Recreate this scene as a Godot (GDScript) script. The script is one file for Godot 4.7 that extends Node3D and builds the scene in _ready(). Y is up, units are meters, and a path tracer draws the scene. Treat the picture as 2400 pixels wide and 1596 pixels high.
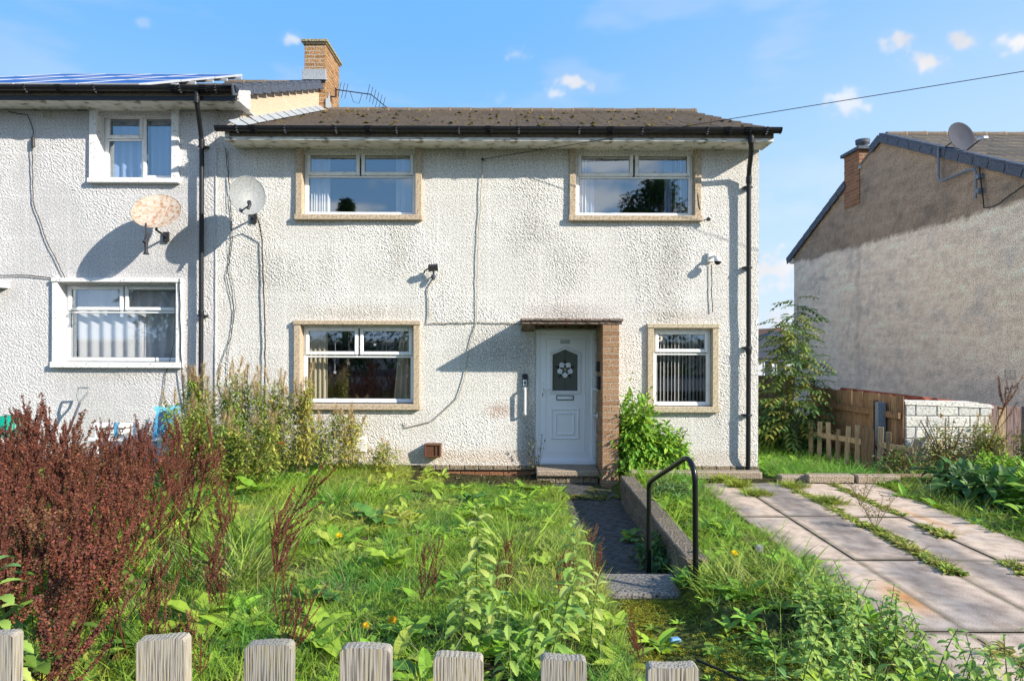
extends Node3D
# A pebble-dashed terrace house with an overgrown front garden. Units are metres; the street runs along x, the house front stands at z = -10.7.

const FRONT := -10.7
var rng := RandomNumberGenerator.new()
var M := {}
var boxes := {}
var hn := FastNoiseLite.new()

class MB:                                   # collects faces; each committed mesh is one piece
	var v := PackedVector3Array()
	var n := PackedVector3Array()
	var c := PackedColorArray()
	var ix := PackedInt32Array()
	var col := Color(1, 1, 1)
	func vert(p: Vector3, nn: Vector3) -> int:
		v.append(p); n.append(nn); c.append(col)
		return v.size() - 1
	func tri(a: Vector3, b: Vector3, d: Vector3) -> void:
		var nn := (b - a).cross(d - a).normalized()
		var k := vert(a, nn); vert(b, nn); vert(d, nn)
		ix.append_array(PackedInt32Array([k, k + 2, k + 1]))
	func quad(a: Vector3, b: Vector3, d: Vector3, e: Vector3) -> void:
		var nn := (d - a).cross(e - b).normalized()
		var k := vert(a, nn); vert(b, nn); vert(d, nn); vert(e, nn)
		ix.append_array(PackedInt32Array([k, k + 2, k + 1, k, k + 3, k + 2]))
	func box(ce: Vector3, s: Vector3, bev := 0.0, ba := Basis()) -> void:
		var h := s * 0.5
		var b := minf(bev, minf(h.x, minf(h.y, h.z)) * 0.9)
		var p := func(sx: int, sy: int, sz: int, ax: int) -> Vector3:
			var q := Vector3(sx * (h.x - (0.0 if ax == 0 else b)), sy * (h.y - (0.0 if ax == 1 else b)), sz * (h.z - (0.0 if ax == 2 else b)))
			return ce + ba * q
		for s1 in [-1, 1]:
			var f := [[p.call(s1, -1, -1, 0), p.call(s1, 1, -1, 0), p.call(s1, 1, 1, 0), p.call(s1, -1, 1, 0)], [p.call(-1, s1, -1, 1), p.call(-1, s1, 1, 1), p.call(1, s1, 1, 1), p.call(1, s1, -1, 1)], [p.call(-1, -1, s1, 2), p.call(1, -1, s1, 2), p.call(1, 1, s1, 2), p.call(-1, 1, s1, 2)]]
			for q in f:
				if s1 > 0: quad(q[0], q[1], q[2], q[3])
				else: quad(q[3], q[2], q[1], q[0])
		if b <= 0.0: return
		for s1 in [-1, 1]:
			for s2 in [-1, 1]:
				out(ce, [p.call(s1, s2, -1, 0), p.call(s1, s2, 1, 0), p.call(s1, s2, 1, 1), p.call(s1, s2, -1, 1)])
				out(ce, [p.call(s1, -1, s2, 0), p.call(s1, 1, s2, 0), p.call(s1, 1, s2, 2), p.call(s1, -1, s2, 2)])
				out(ce, [p.call(-1, s1, s2, 1), p.call(1, s1, s2, 1), p.call(1, s1, s2, 2), p.call(-1, s1, s2, 2)])
				for s3 in [-1, 1]: out(ce, [p.call(s1, s2, s3, 0), p.call(s1, s2, s3, 1), p.call(s1, s2, s3, 2)])
	func out(ce: Vector3, q: Array) -> void:    # a face turned away from ce
		var nn: Vector3 = (q[1] - q[0]).cross(q[2] - q[0])
		if nn.dot(q[0] + q[1] + q[2] - ce * 3.0) < 0.0: q.reverse()
		if q.size() == 3: tri(q[0], q[1], q[2])
		else: quad(q[0], q[1], q[2], q[3])
	func ab(a: Vector3, b: Vector3, bev := 0.0) -> void:   # a box from corner to corner
		box((a + b) * 0.5, (b - a).abs(), bev)
	func tube(pts: Array, r0: float, r1 := -1.0, sides := 8) -> void:
		if r1 < 0.0: r1 = r0
		var u := Vector3.ZERO
		var m := pts.size()
		var first := v.size()
		for i in m:
			var t: Vector3 = (pts[mini(i + 1, m - 1)] - pts[maxi(i - 1, 0)]).normalized()
			if i == 0: u = t.cross(Vector3(0.31, 0.11, 0.94) if absf(t.z) < 0.9 else Vector3.UP).normalized()
			else: u = (u - t * u.dot(t)).normalized()
			var w := t.cross(u)
			var r := lerpf(r0, r1, i / float(m - 1))
			for k in sides:
				var a := TAU * k / sides
				var nn := u * cos(a) + w * sin(a)
				vert(pts[i] + nn * r, nn)
		for i in m - 1:
			for k in sides:
				var a := first + i * sides + k
				var b := first + i * sides + (k + 1) % sides
				ix.append_array(PackedInt32Array([a, a + sides, b, b, a + sides, b + sides]))
		for e in [0, m - 1]:
			var t: Vector3 = (pts[1] - pts[0] if e == 0 else pts[m - 2] - pts[m - 1]).normalized() * -1.0
			var k0 := v.size()
			for k in sides: vert(v[first + e * sides + k], t)
			for k in sides - 2: ix.append_array(PackedInt32Array([k0, k0 + k + 1, k0 + k + 2] if e == 0 else [k0, k0 + k + 2, k0 + k + 1]))
	func lathe(o: Vector3, ba: Basis, prof: Array, sides := 16) -> void:   # profile of (radius, height), from the bottom up
		var first := v.size()
		var m := prof.size()
		for i in m:
			var d: Vector2 = (prof[mini(i + 1, m - 1)] - prof[maxi(i - 1, 0)]).normalized()
			for k in sides:
				var a := TAU * k / sides
				var rad := Vector3(cos(a), 0, -sin(a))
				vert(o + ba * (rad * prof[i].x + Vector3(0, prof[i].y, 0)), (ba * (rad * d.y - Vector3(0, d.x, 0))).normalized())
		for i in m - 1:
			for k in sides:
				var a := first + i * sides + k
				var b := first + i * sides + (k + 1) % sides
				ix.append_array(PackedInt32Array([a, a + sides, b, b, a + sides, b + sides]))
	func prism(poly: Array, o: Vector3, ux: Vector3, uy: Vector3, depth: Vector3) -> void:   # an outline given thickness (counter-clockwise seen against depth)
		var pk := PackedVector2Array(poly)
		var t := Geometry2D.triangulate_polygon(pk)
		var q := func(p: Vector2) -> Vector3: return o + ux * p.x + uy * p.y
		var mid := Vector3.ZERO
		for p in poly: mid += q.call(p) / poly.size()
		for i in range(0, t.size(), 3):
			var a: Vector3 = q.call(pk[t[i]]); var b: Vector3 = q.call(pk[t[i + 1]]); var d: Vector3 = q.call(pk[t[i + 2]])
			out(a + depth, [a, b, d]); out(a, [a + depth, b + depth, d + depth])
		for i in poly.size():
			var a: Vector3 = q.call(poly[i]); var b: Vector3 = q.call(poly[(i + 1) % poly.size()])
			if Geometry2D.is_polygon_clockwise(pk) != (ux.cross(uy).dot(depth) > 0): quad(a, a + depth, b + depth, b)
			else: quad(b, b + depth, a + depth, a)
	func leaf(o: Vector3, dir: Vector3, up: Vector3, ln: float, w: float, bend := 0.5, segs := 4, fold := 0.25, power := 1.0, notch := 0.0, wavy := 0.0) -> void:
		var side := dir.cross(up).normalized()
		var p := o
		var d := dir.normalized()
		var last := []
		for i in segs + 1:
			var f := i / float(segs)
			var hw := w * 0.5 * pow(sin(PI * clampf(f * 0.93 + 0.05, 0, 1)), power) * (1.0 - notch * (i % 2))
			if i == segs: hw = 0.0005
			var u := side.cross(d).normalized()
			var lift := u * hw * fold
			var wave := u * w * wavy * sin(i * 2.2 + ln * 90.0)
			var now := [p - side * hw + lift + wave, p, p + side * hw + lift - wave]
			if i > 0:
				quad(last[0], last[1], now[1], now[0]); quad(last[1], last[2], now[2], now[1])
			last = now
			d = d.rotated(side, -bend / segs)
			p += d * ln / segs
	func blade(o: Vector3, dir: Vector3, ln: float, w: float, bend: float, segs := 3) -> void:
		var side := dir.cross(Vector3.UP)
		side = (side if side.length() > 0.05 else Vector3.RIGHT).normalized()
		side = side.rotated(Vector3.UP, sin(o.x * 91.0 + o.z * 57.0) * 1.2)
		var d := dir.normalized()
		var ax := Vector3.UP.cross(d).normalized() if absf(d.y) < 0.999 else Vector3.RIGHT
		var p := o
		var first := v.size()
		for i in segs + 1:
			var hw := w * 0.5 * (1.0 - pow(i / float(segs), 1.6)) + 0.0004
			var nn := (side.cross(d) * 0.8 + Vector3.UP * 0.6).normalized()
			vert(p - side * hw, nn); vert(p + side * hw, nn)
			d = d.rotated(ax, bend / segs)
			p += d * ln / segs
		for i in segs:
			var a := first + i * 2
			ix.append_array(PackedInt32Array([a, a + 2, a + 1, a + 1, a + 2, a + 3]))
	func mesh() -> ArrayMesh:
		var m := ArrayMesh.new()
		var a := []
		a.resize(Mesh.ARRAY_MAX)
		a[Mesh.ARRAY_VERTEX] = v; a[Mesh.ARRAY_NORMAL] = n; a[Mesh.ARRAY_COLOR] = c; a[Mesh.ARRAY_INDEX] = ix
		m.add_surface_from_arrays(Mesh.PRIMITIVE_TRIANGLES, a)
		return m

# ---------- naming and placing ----------
func tag(o: Node3D, label: String, category: String, group := "", kind := "") -> Node3D:
	if label: o.set_meta("label", label)
	if category: o.set_meta("category", category)
	if group: o.set_meta("group", group)
	if kind: o.set_meta("kind", kind)
	return o
func thing(called: String, label: String, category: String, at := Vector3.ZERO, turn := 0.0, group := "") -> Node3D:
	var o := Node3D.new()
	o.name = called
	add_child(o, true)
	o.position = at; o.rotation.y = turn
	return tag(o, label, category, group)
func node(called: String, parent: Node3D, at := Vector3.ZERO) -> Node3D:
	var o := Node3D.new()
	o.name = called
	parent.add_child(o, true)
	o.position = at
	return o
func part(parent: Node, called: String, m: Mesh, mt: Material, at := Vector3.ZERO, ba := Basis()) -> MeshInstance3D:
	var o := MeshInstance3D.new()
	o.name = called; o.mesh = m; o.material_override = mt
	parent.add_child(o, true)
	o.transform = Transform3D(ba, at)
	return o
func one(called: String, m: Mesh, mt: Material, label: String, category: String, at := Vector3.ZERO, group := "") -> MeshInstance3D:
	var o := part(self, called, m, mt, at)
	tag(o, label, category, group)
	return o
func struct(called: String, m: Mesh, mt: Material) -> MeshInstance3D:
	var o := part(self, called, m, mt)
	o.set_meta("kind", "structure")
	return o
func bx(s: Vector3, bev := 0.006) -> ArrayMesh:      # shared bevelled boxes
	var k := "%.3f %.3f %.3f %.4f" % [s.x, s.y, s.z, bev]
	if not boxes.has(k):
		var m := MB.new()
		m.box(Vector3.ZERO, s, bev)
		boxes[k] = m.mesh()
	return boxes[k]
func scatter(parent: Node, called: String, m: Mesh, mt: Material, xf: Array, cols: Array) -> MultiMeshInstance3D:
	var mm := MultiMesh.new()
	mm.transform_format = MultiMesh.TRANSFORM_3D
	mm.use_colors = true
	mm.mesh = m
	mm.instance_count = xf.size()
	var b := PackedFloat32Array()
	b.resize(xf.size() * 16)
	for i in xf.size():
		var t: Transform3D = xf[i]
		var cc: Color = cols[i]
		var k := i * 16
		b[k] = t.basis.x.x; b[k + 1] = t.basis.y.x; b[k + 2] = t.basis.z.x; b[k + 3] = t.origin.x
		b[k + 4] = t.basis.x.y; b[k + 5] = t.basis.y.y; b[k + 6] = t.basis.z.y; b[k + 7] = t.origin.y
		b[k + 8] = t.basis.x.z; b[k + 9] = t.basis.y.z; b[k + 10] = t.basis.z.z; b[k + 11] = t.origin.z
		b[k + 12] = cc.r; b[k + 13] = cc.g; b[k + 14] = cc.b; b[k + 15] = 1.0
	mm.buffer = b
	var o := MultiMeshInstance3D.new()
	o.name = called; o.multimesh = mm; o.material_override = mt
	parent.add_child(o, true)
	o.set_meta("kind", "stuff")
	return o

# ---------- materials ----------
func lin(r: float, g: float, b: float) -> Color: return Color(r, g, b).linear_to_srgb()
func ntex(seed_: int, freq: float, stops: Array, type := FastNoiseLite.TYPE_SIMPLEX_SMOOTH, octaves := 4, size := 512) -> NoiseTexture2D:
	var f := FastNoiseLite.new()
	f.seed = seed_; f.noise_type = type; f.frequency = freq; f.fractal_octaves = octaves
	if type == FastNoiseLite.TYPE_CELLULAR: f.cellular_return_type = FastNoiseLite.RETURN_DISTANCE
	var t := NoiseTexture2D.new()
	t.width = size; t.height = size; t.seamless = true; t.noise = f
	if stops:
		var g := Gradient.new()
		g.offsets = PackedFloat32Array(); g.colors = PackedColorArray()
		for s in stops: g.add_point(s[0], s[1])
		t.color_ramp = g
	return t
func mat(called: String, cl: Color, rough := 0.8, o := {}) -> StandardMaterial3D:
	var m := StandardMaterial3D.new()
	m.resource_name = called
	m.albedo_color = cl; m.roughness = rough
	m.metallic = o.get("metal", 0.0); m.metallic_specular = o.get("spec", 0.4)
	if o.has("tex"):
		m.albedo_texture = o.tex
		m.uv1_triplanar = true; m.uv1_world_triplanar = o.get("world", true)
		m.uv1_scale = o.get("scale", Vector3.ONE)
	if o.has("bump"):
		m.heightmap_enabled = true; m.heightmap_texture = o.bump; m.heightmap_scale = o.get("depth", 1.0)
		m.uv1_triplanar = true; m.uv1_world_triplanar = o.get("world", true); m.uv1_scale = o.get("scale", Vector3.ONE)
	if o.get("vc", false): m.vertex_color_use_as_albedo = true
	if o.has("back"):
		m.backlight_enabled = true
		m.backlight = lin(o.back, o.back, o.back)
		m.cull_mode = BaseMaterial3D.CULL_DISABLED
	M[called] = m
	return m
func g(x: float) -> Color: return Color(x, x, x)
func materials() -> void:
	var mottled := ntex(3, 0.02, [[0.25, Color(0.80, 0.78, 0.74)], [0.5, Color(0.94, 0.93, 0.91)], [0.8, Color(1, 1, 1)]], FastNoiseLite.TYPE_SIMPLEX_SMOOTH, 6)
	var speck := ntex(5, 0.07, [[0.26, Color(0.58, 0.56, 0.53)], [0.37, Color(0.90, 0.89, 0.875)], [0.47, Color(0.985, 0.985, 0.98)], [0.7, Color(1, 1, 1)]], FastNoiseLite.TYPE_SIMPLEX_SMOOTH, 4)
	var fine := ntex(7, 0.12, [], FastNoiseLite.TYPE_SIMPLEX_SMOOTH, 4)
	var coarse := ntex(9, 0.03, [], FastNoiseLite.TYPE_SIMPLEX_SMOOTH, 5)
	mat("render_cream", lin(0.90, 0.88, 0.845), 0.95, {"tex": speck, "bump": fine, "depth": 1.0, "scale": Vector3.ONE * 1.25, "vc": true, "spec": 0.2})
	mat("render_white", lin(0.80, 0.79, 0.80), 0.95, {"tex": speck, "bump": fine, "depth": 0.8, "scale": Vector3.ONE * 1.5, "vc": true, "spec": 0.2})
	mat("render_peach", lin(0.72, 0.56, 0.41), 0.95, {"tex": speck, "bump": fine, "depth": 0.8, "scale": Vector3.ONE * 1.3, "spec": 0.2})
	mat("gable_render", lin(1, 1, 1), 0.95, {"tex": ntex(15, 0.06, [[0.26, Color(0.62, 0.59, 0.56)], [0.38, Color(0.92, 0.91, 0.90)], [0.55, Color(1, 1, 1)]], FastNoiseLite.TYPE_SIMPLEX_SMOOTH, 6), "bump": coarse, "depth": 0.5, "scale": Vector3.ONE * 1.15, "vc": true, "spec": 0.2})
	mat("stone_trim", lin(0.55, 0.45, 0.34), 0.9, {"tex": mottled, "bump": fine, "depth": 0.15, "scale": Vector3.ONE * 2.2})
	mat("stone_trim_pale", lin(0.56, 0.49, 0.37), 0.9, {"tex": mottled, "bump": fine, "depth": 0.15, "scale": Vector3.ONE * 2.6})
	mat("white_trim", lin(0.80, 0.79, 0.78), 0.8, {"tex": ntex(21, 0.03, [[0.12, Color(0.6, 0.58, 0.54)], [0.20, Color(0.95, 0.945, 0.94)], [0.6, Color(1, 1, 1)]]), "scale": Vector3.ONE * 1.0})
	var scuffed := ntex(17, 0.01, [[0.1, Color(0.93, 0.925, 0.91)], [0.3, Color(0.98, 0.98, 0.975)], [0.6, Color(1, 1, 1)]], FastNoiseLite.TYPE_SIMPLEX_SMOOTH, 6)
	mat("upvc", lin(0.84, 0.85, 0.86), 0.32, {"tex": scuffed})
	mat("upvc_door", lin(0.80, 0.81, 0.84), 0.35)
	mat("rubber", lin(0.02, 0.02, 0.022), 0.7)
	mat("black_plastic", lin(0.018, 0.02, 0.026), 0.38, {"tex": mottled, "scale": Vector3.ONE * 2.0})
	mat("clip_grey", lin(0.09, 0.09, 0.10), 0.4)
	mat("fascia_black", lin(0.012, 0.014, 0.022), 0.3)
	mat("fascia_white", lin(0.72, 0.71, 0.68), 0.8, {"tex": ntex(23, 0.012, [[0.14, Color(0.50, 0.48, 0.44)], [0.30, Color(0.90, 0.89, 0.87)], [0.6, Color(1, 1, 1)]], FastNoiseLite.TYPE_SIMPLEX_SMOOTH, 5), "scale": Vector3(0.7, 3.0, 0.7)})
	var tile_tex := ntex(25, 0.025, [[0.2, Color(0.80, 0.79, 0.78)], [0.45, Color(0.94, 0.935, 0.93)], [0.68, Color(1, 0.99, 0.98)], [0.78, Color(0.95, 0.94, 0.72)]], FastNoiseLite.TYPE_SIMPLEX_SMOOTH, 5)
	for k in 4: mat("tile_%d" % k, lin([0.21, 0.195, 0.22, 0.18][k], [0.165, 0.153, 0.173, 0.142][k], [0.13, 0.12, 0.136, 0.112][k]), 0.95, {"vc": true, "tex": tile_tex, "bump": fine, "depth": 0.3, "scale": Vector3.ONE * (0.9 + 0.13 * k)})
	for k in 3: mat("pale_tile_%d" % k, lin([0.30, 0.26, 0.34][k], [0.26, 0.23, 0.29][k], [0.22, 0.20, 0.24][k]), 0.95, {"vc": true, "tex": tile_tex, "bump": fine, "depth": 0.3, "scale": Vector3.ONE * (0.9 + 0.13 * k)})
	mat("slate_grey", lin(0.085, 0.10, 0.14), 0.6, {"tex": mottled, "scale": Vector3.ONE * 1.4})
	mat("lead", lin(0.38, 0.42, 0.47), 0.55, {"tex": mottled, "scale": Vector3.ONE * 3.0})
	var brick_tex := ntex(27, 0.05, [[0.22, Color(0.45, 0.40, 0.36)], [0.42, Color(0.88, 0.86, 0.84)], [0.7, Color(1, 1, 1)]], FastNoiseLite.TYPE_SIMPLEX_SMOOTH, 5)
	for k in 4: mat("brick_%d" % k, lin([0.42, 0.37, 0.46, 0.33][k], [0.255, 0.215, 0.29, 0.19][k], [0.15, 0.125, 0.175, 0.115][k]), 0.92, {"tex": brick_tex, "bump": fine, "depth": 0.3, "scale": Vector3.ONE * (1.7 + 0.3 * k)})
	for k in 3: mat("red_brick_%d" % k, lin([0.34, 0.30, 0.38][k], [0.16, 0.14, 0.185][k], [0.085, 0.075, 0.10][k]), 0.92, {"tex": brick_tex, "bump": fine, "depth": 0.3, "scale": Vector3.ONE * (1.7 + 0.3 * k)})
	for k in 3: mat("chimney_brick_%d" % k, lin([0.52, 0.44, 0.58][k], [0.31, 0.25, 0.35][k], [0.15, 0.12, 0.18][k]), 0.92, {"tex": ntex(33 + k, 0.045, [[0.22, Color(0.34, 0.30, 0.26)], [0.45, Color(0.85, 0.82, 0.78)], [0.7, Color(1, 1, 1)]]), "bump": fine, "depth": 0.4, "scale": Vector3.ONE * 1.6})
	mat("mortar", lin(0.40, 0.34, 0.27), 0.95, {"tex": mottled, "scale": Vector3.ONE * 3.0})
	mat("mortar_light", lin(0.48, 0.44, 0.38), 0.95, {"tex": mottled, "scale": Vector3.ONE * 3.0})
	for k in 3: mat("walling_%d" % k, lin([0.30, 0.26, 0.34][k], [0.25, 0.22, 0.28][k], [0.18, 0.16, 0.20][k]), 0.95, {"tex": brick_tex, "bump": coarse, "depth": 1.4, "scale": Vector3.ONE * (1.4 + 0.3 * k)})
	for k in 3: mat("dark_walling_%d" % k, lin([0.21, 0.18, 0.24][k], [0.18, 0.155, 0.205][k], [0.14, 0.12, 0.16][k]), 0.95, {"tex": brick_tex, "bump": coarse, "depth": 1.4, "scale": Vector3.ONE * (1.4 + 0.3 * k)})
	mat("step_concrete", lin(0.26, 0.25, 0.235), 0.95, {"tex": brick_tex, "bump": fine, "depth": 0.5, "scale": Vector3.ONE * 1.3})
	for k in 3: mat("painted_block_%d" % k, lin([0.70, 0.62, 0.76][k], [0.68, 0.61, 0.74][k], [0.63, 0.58, 0.69][k]), 0.95, {"tex": ntex(41 + k, 0.03, [[0.15, Color(0.72, 0.71, 0.70)], [0.4, Color(0.93, 0.93, 0.92)], [0.7, Color(1, 1, 1)]]), "bump": coarse, "depth": 0.4, "scale": Vector3.ONE * 1.3})
	mat("concrete", lin(1, 1, 1), 0.95, {"tex": ntex(45, 0.012, [[0.2, Color(0.86, 0.85, 0.84)], [0.5, Color(0.95, 0.945, 0.94)], [0.8, Color(1, 1, 1)]], FastNoiseLite.TYPE_SIMPLEX_SMOOTH, 7), "bump": fine, "depth": 0.2, "scale": Vector3.ONE * 0.9, "vc": true, "spec": 0.2})
	mat("kerb_stone", lin(0.46, 0.38, 0.29), 0.95, {"tex": brick_tex, "bump": coarse, "depth": 1.2, "scale": Vector3.ONE * 2.3})
	mat("cap_concrete", lin(0.42, 0.39, 0.33), 0.95, {"tex": ntex(49, 0.03, [[0.3, Color(0.55, 0.52, 0.45)], [0.5, Color(0.95, 0.94, 0.9)], [0.7, Color(1, 0.95, 0.72)]]), "bump": coarse, "depth": 0.8, "scale": Vector3.ONE * 2.0})
	mat("canopy_concrete", lin(0.30, 0.26, 0.23), 0.95, {"tex": ntex(51, 0.022, [[0.3, Color(0.5, 0.46, 0.44)], [0.5, Color(0.95, 0.93, 0.9)], [0.66, Color(1, 0.98, 0.95)], [0.74, Color(0.8, 0.28, 0.24)]]), "bump": coarse, "depth": 0.5, "scale": Vector3(1.0, 2.5, 1.0)})
	mat("tarmac", lin(0.10, 0.10, 0.10), 0.95, {"tex": ntex(53, 0.02, [[0.2, Color(0.74, 0.75, 0.70)], [0.45, Color(0.88, 0.88, 0.87)], [0.6, Color(0.95, 0.95, 0.94)], [0.8, Color(1, 1, 1)]], FastNoiseLite.TYPE_SIMPLEX_SMOOTH, 6), "bump": fine, "depth": 0.6, "scale": Vector3.ONE * 0.9})
	mat("soil", lin(1, 1, 1), 1.0, {"tex": ntex(55, 0.03, [[0.2, Color(0.6, 0.6, 0.55)], [0.6, Color(1, 1, 1)]], FastNoiseLite.TYPE_SIMPLEX_SMOOTH, 6), "bump": coarse, "depth": 3.0, "scale": Vector3.ONE * 0.8, "vc": true, "spec": 0.1})
	mat("moss", lin(1, 1, 1), 1.0, {"vc": true, "spec": 0.1, "back": 0.4})
	var grain := ntex(57, 0.02, [[0.2, Color(0.62, 0.59, 0.55)], [0.42, Color(0.88, 0.86, 0.84)], [0.6, Color(1, 0.99, 0.97)], [0.85, Color(0.93, 0.87, 0.76)]], FastNoiseLite.TYPE_SIMPLEX_SMOOTH, 5)
	var grain_h := ntex(57, 0.02, [], FastNoiseLite.TYPE_SIMPLEX_SMOOTH, 5)
	var fg := ntex(58, 0.055, [[0.2, Color(0.58, 0.555, 0.53)], [0.40, Color(0.90, 0.89, 0.875)], [0.6, Color(1, 0.99, 0.97)], [0.80, Color(0.92, 0.86, 0.66)], [0.9, Color(0.74, 0.72, 0.50)]], FastNoiseLite.TYPE_SIMPLEX_SMOOTH, 4)
	var fgh := ntex(58, 0.055, [], FastNoiseLite.TYPE_SIMPLEX_SMOOTH, 4)
	for k in 3: mat("picket_wood_%d" % k, lin([0.40, 0.35, 0.43][k], [0.375, 0.335, 0.40][k], [0.335, 0.305, 0.345][k]), 0.9, {"tex": fg, "bump": fgh, "depth": 0.20, "scale": Vector3(5.0 + k * 1.3, 0.2 + 0.05 * k, 5.0 + k)})
	mat("old_wood", lin(0.30, 0.22, 0.14), 0.9, {"tex": grain, "bump": grain_h, "depth": 0.6, "scale": Vector3(4.5, 0.3, 4.5)})
	for k in 3: mat("fence_board_%d" % k, lin([0.31, 0.25, 0.37][k], [0.195, 0.155, 0.245][k], [0.115, 0.095, 0.15][k]), 0.9, {"tex": grain, "bump": grain_h, "depth": 0.6, "scale": Vector3(4.0 + k, 0.3, 4.0 + k)})
	mat("pale_wood", lin(0.48, 0.37, 0.24), 0.9, {"tex": grain, "scale": Vector3(4.5, 0.3, 4.5)})
	mat("grey_post", lin(0.22, 0.26, 0.33), 0.8, {"tex": mottled, "scale": Vector3.ONE * 3.0})
	mat("purple_board", lin(0.27, 0.20, 0.20), 0.9, {"tex": grain, "scale": Vector3(4.5, 0.3, 4.5)})
	mat("red_sheet", lin(0.36, 0.10, 0.06), 0.7, {"tex": mottled, "scale": Vector3.ONE * 2.0})
	mat("dish_grey", lin(0.31, 0.335, 0.36), 0.5, {"tex": mottled, "scale": Vector3.ONE * 3.0})
	mat("dish_rusty", lin(0.52, 0.50, 0.47), 0.7, {"tex": ntex(61, 0.009, [[0.2, Color(0.70, 0.45, 0.28)], [0.34, Color(0.88, 0.72, 0.58)], [0.48, Color(0.97, 0.96, 0.95)], [0.66, Color(0.93, 0.87, 0.80)], [0.8, Color(0.84, 0.66, 0.52)]], FastNoiseLite.TYPE_SIMPLEX_SMOOTH, 5), "scale": Vector3.ONE * 2.0})
	mat("dish_dark", lin(0.085, 0.09, 0.11), 0.95, {"spec": 0.1})
	mat("galvanised", lin(0.45, 0.48, 0.52), 0.35, {"metal": 0.6})
	mat("dark_metal", lin(0.03, 0.03, 0.035), 0.45)
	mat("rail_paint", lin(0.012, 0.013, 0.015), 0.25, {"tex": ntex(63, 0.05, [[0.0, Color(0.9, 0.9, 0.9)], [0.70, Color(0.9, 0.9, 0.9)], [0.78, Color(1, 1, 1)]]), "scale": Vector3.ONE * 4.0})
	mat("cable_black", lin(0.02, 0.02, 0.02), 0.6)
	mat("cable_cream", lin(0.40, 0.37, 0.31), 0.7)
	mat("flue_brown", lin(0.14, 0.06, 0.035), 0.6, {"tex": mottled, "scale": Vector3.ONE * 4.0})
	mat("vent_cream", lin(0.58, 0.55, 0.48), 0.8)
	mat("dark_hole", lin(0.02, 0.02, 0.02), 0.9)
	mat("panel_blue", lin(0.035, 0.115, 0.33), 0.5, {"spec": 0.0})
	mat("aluminium", lin(0.55, 0.57, 0.60), 0.45, {"metal": 0.3})
	mat("room_wall", lin(0.11, 0.105, 0.10), 0.9)
	mat("room_dark", lin(0.10, 0.09, 0.08), 0.9)
	mat("cloth_cream", lin(0.66, 0.60, 0.44), 0.9, {"back": 0.5})
	mat("cloth_white", lin(0.72, 0.74, 0.77), 0.9, {"back": 0.5})
	mat("cloth_blue", lin(0.32, 0.44, 0.66), 0.9, {"back": 0.5})
	mat("cloth_teal", lin(0.22, 0.52, 0.50), 0.9, {"back": 0.5})
	mat("slat_grey", lin(0.52, 0.51, 0.50), 0.8, {"back": 0.4})
	mat("rose_white", lin(0.66, 0.68, 0.72), 0.4)
	mat("rose_black", lin(0.012, 0.012, 0.012), 0.4)
	mat("door_glass", lin(0.10, 0.11, 0.095), 0.12, {"spec": 0.5})
	mat("plaque", lin(0.42, 0.45, 0.50), 0.6)
	mat("bucket_green", lin(0.0, 0.30, 0.20), 0.45)
	mat("blue_cloth", lin(0.09, 0.40, 0.66), 0.8, {"back": 0.3})
	mat("white_plastic", lin(0.74, 0.75, 0.76), 0.5)
	mat("tube_white", lin(0.76, 0.75, 0.72), 0.35)
	mat("litter_blue", lin(0.16, 0.34, 0.62), 0.4)
	for k in [["leaf", 0.55, 0.62], ["dry", 0.5, 0.9], ["grass", 0.7, 0.45], ["petal", 0.6, 0.8]]: mat(k[0], lin(1, 1, 1), k[2], {"vc": true, "back": k[1], "spec": 0.5 if k[0] != "dry" else 0.15})
	mat("bark", lin(0.16, 0.12, 0.085), 0.95, {"vc": true})
	var glass := mat("glass", Color(0.88, 0.94, 1.0, 0.29), 0.02, {"metal": 1.0})
	var im := Image.create(4, 4, false, Image.FORMAT_RGBA8)
	im.fill(Color(1, 1, 1, 1))
	glass.albedo_texture = ImageTexture.create_from_image(im)
	glass.transparency = BaseMaterial3D.TRANSPARENCY_ALPHA
	mat("far_white", lin(0.66, 0.67, 0.70), 0.9)
	mat("far_roof", lin(0.05, 0.055, 0.07), 0.9)
	mat("far_glass", lin(0.06, 0.07, 0.08), 0.2)
	mat("asphalt", lin(0.06, 0.06, 0.06), 0.95)

# ---------- ground ----------
func ss(a: float, b: float, x: float) -> float:
	var t := clampf((x - a) / (b - a), 0.0, 1.0)
	return t * t * (3.0 - 2.0 * t)
func gh(x: float, d: float) -> float:        # height of the ground at x, d metres in front of the camera
	if d < 1.05: return 0.5
	var lawn := lerpf(0.42, 0.07, ss(1.8, 9.4, d))
	if x > -1.25: lawn = lerpf(lawn, -0.05, ss(9.3, 9.7, d))
	var path := -0.15 if d > 5.6 else (0.06 if d > 5.2 else lerpf(0.07, 0.40, ss(5.2, 1.8, d)))
	var bank := 0.17 if d > 5.4 else lerpf(0.14, 0.26, ss(5.0, 2.4, d))
	var yard := lerpf(0.12, -0.03, ss(9.4, 10.6, d))
	if d < 5.6 and d > 4.4: bank = maxf(bank, 0.24)
	var y := lawn
	y = lerpf(y, path, ss(0.60, 0.72, x))
	y = lerpf(y, bank, ss(1.48, 1.60, x) if d > 5.6 else (ss(1.26, 1.45, x) if d > 4.6 else ss(1.15, 1.7, x)))
	if d > 9.3: y = lerpf(y, 0.0, ss(1.4, 1.7, x))
	y = lerpf(y, yard, ss(2.3, 2.5, x))
	if d > 12.0: y = lerpf(y, -0.1, ss(12.0, 16.0, d))
	return y + hn.get_noise_2d(x * 3.0, d * 3.0) * (0.03 if x < 0.6 or x > 5.0 else 0.006)
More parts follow.
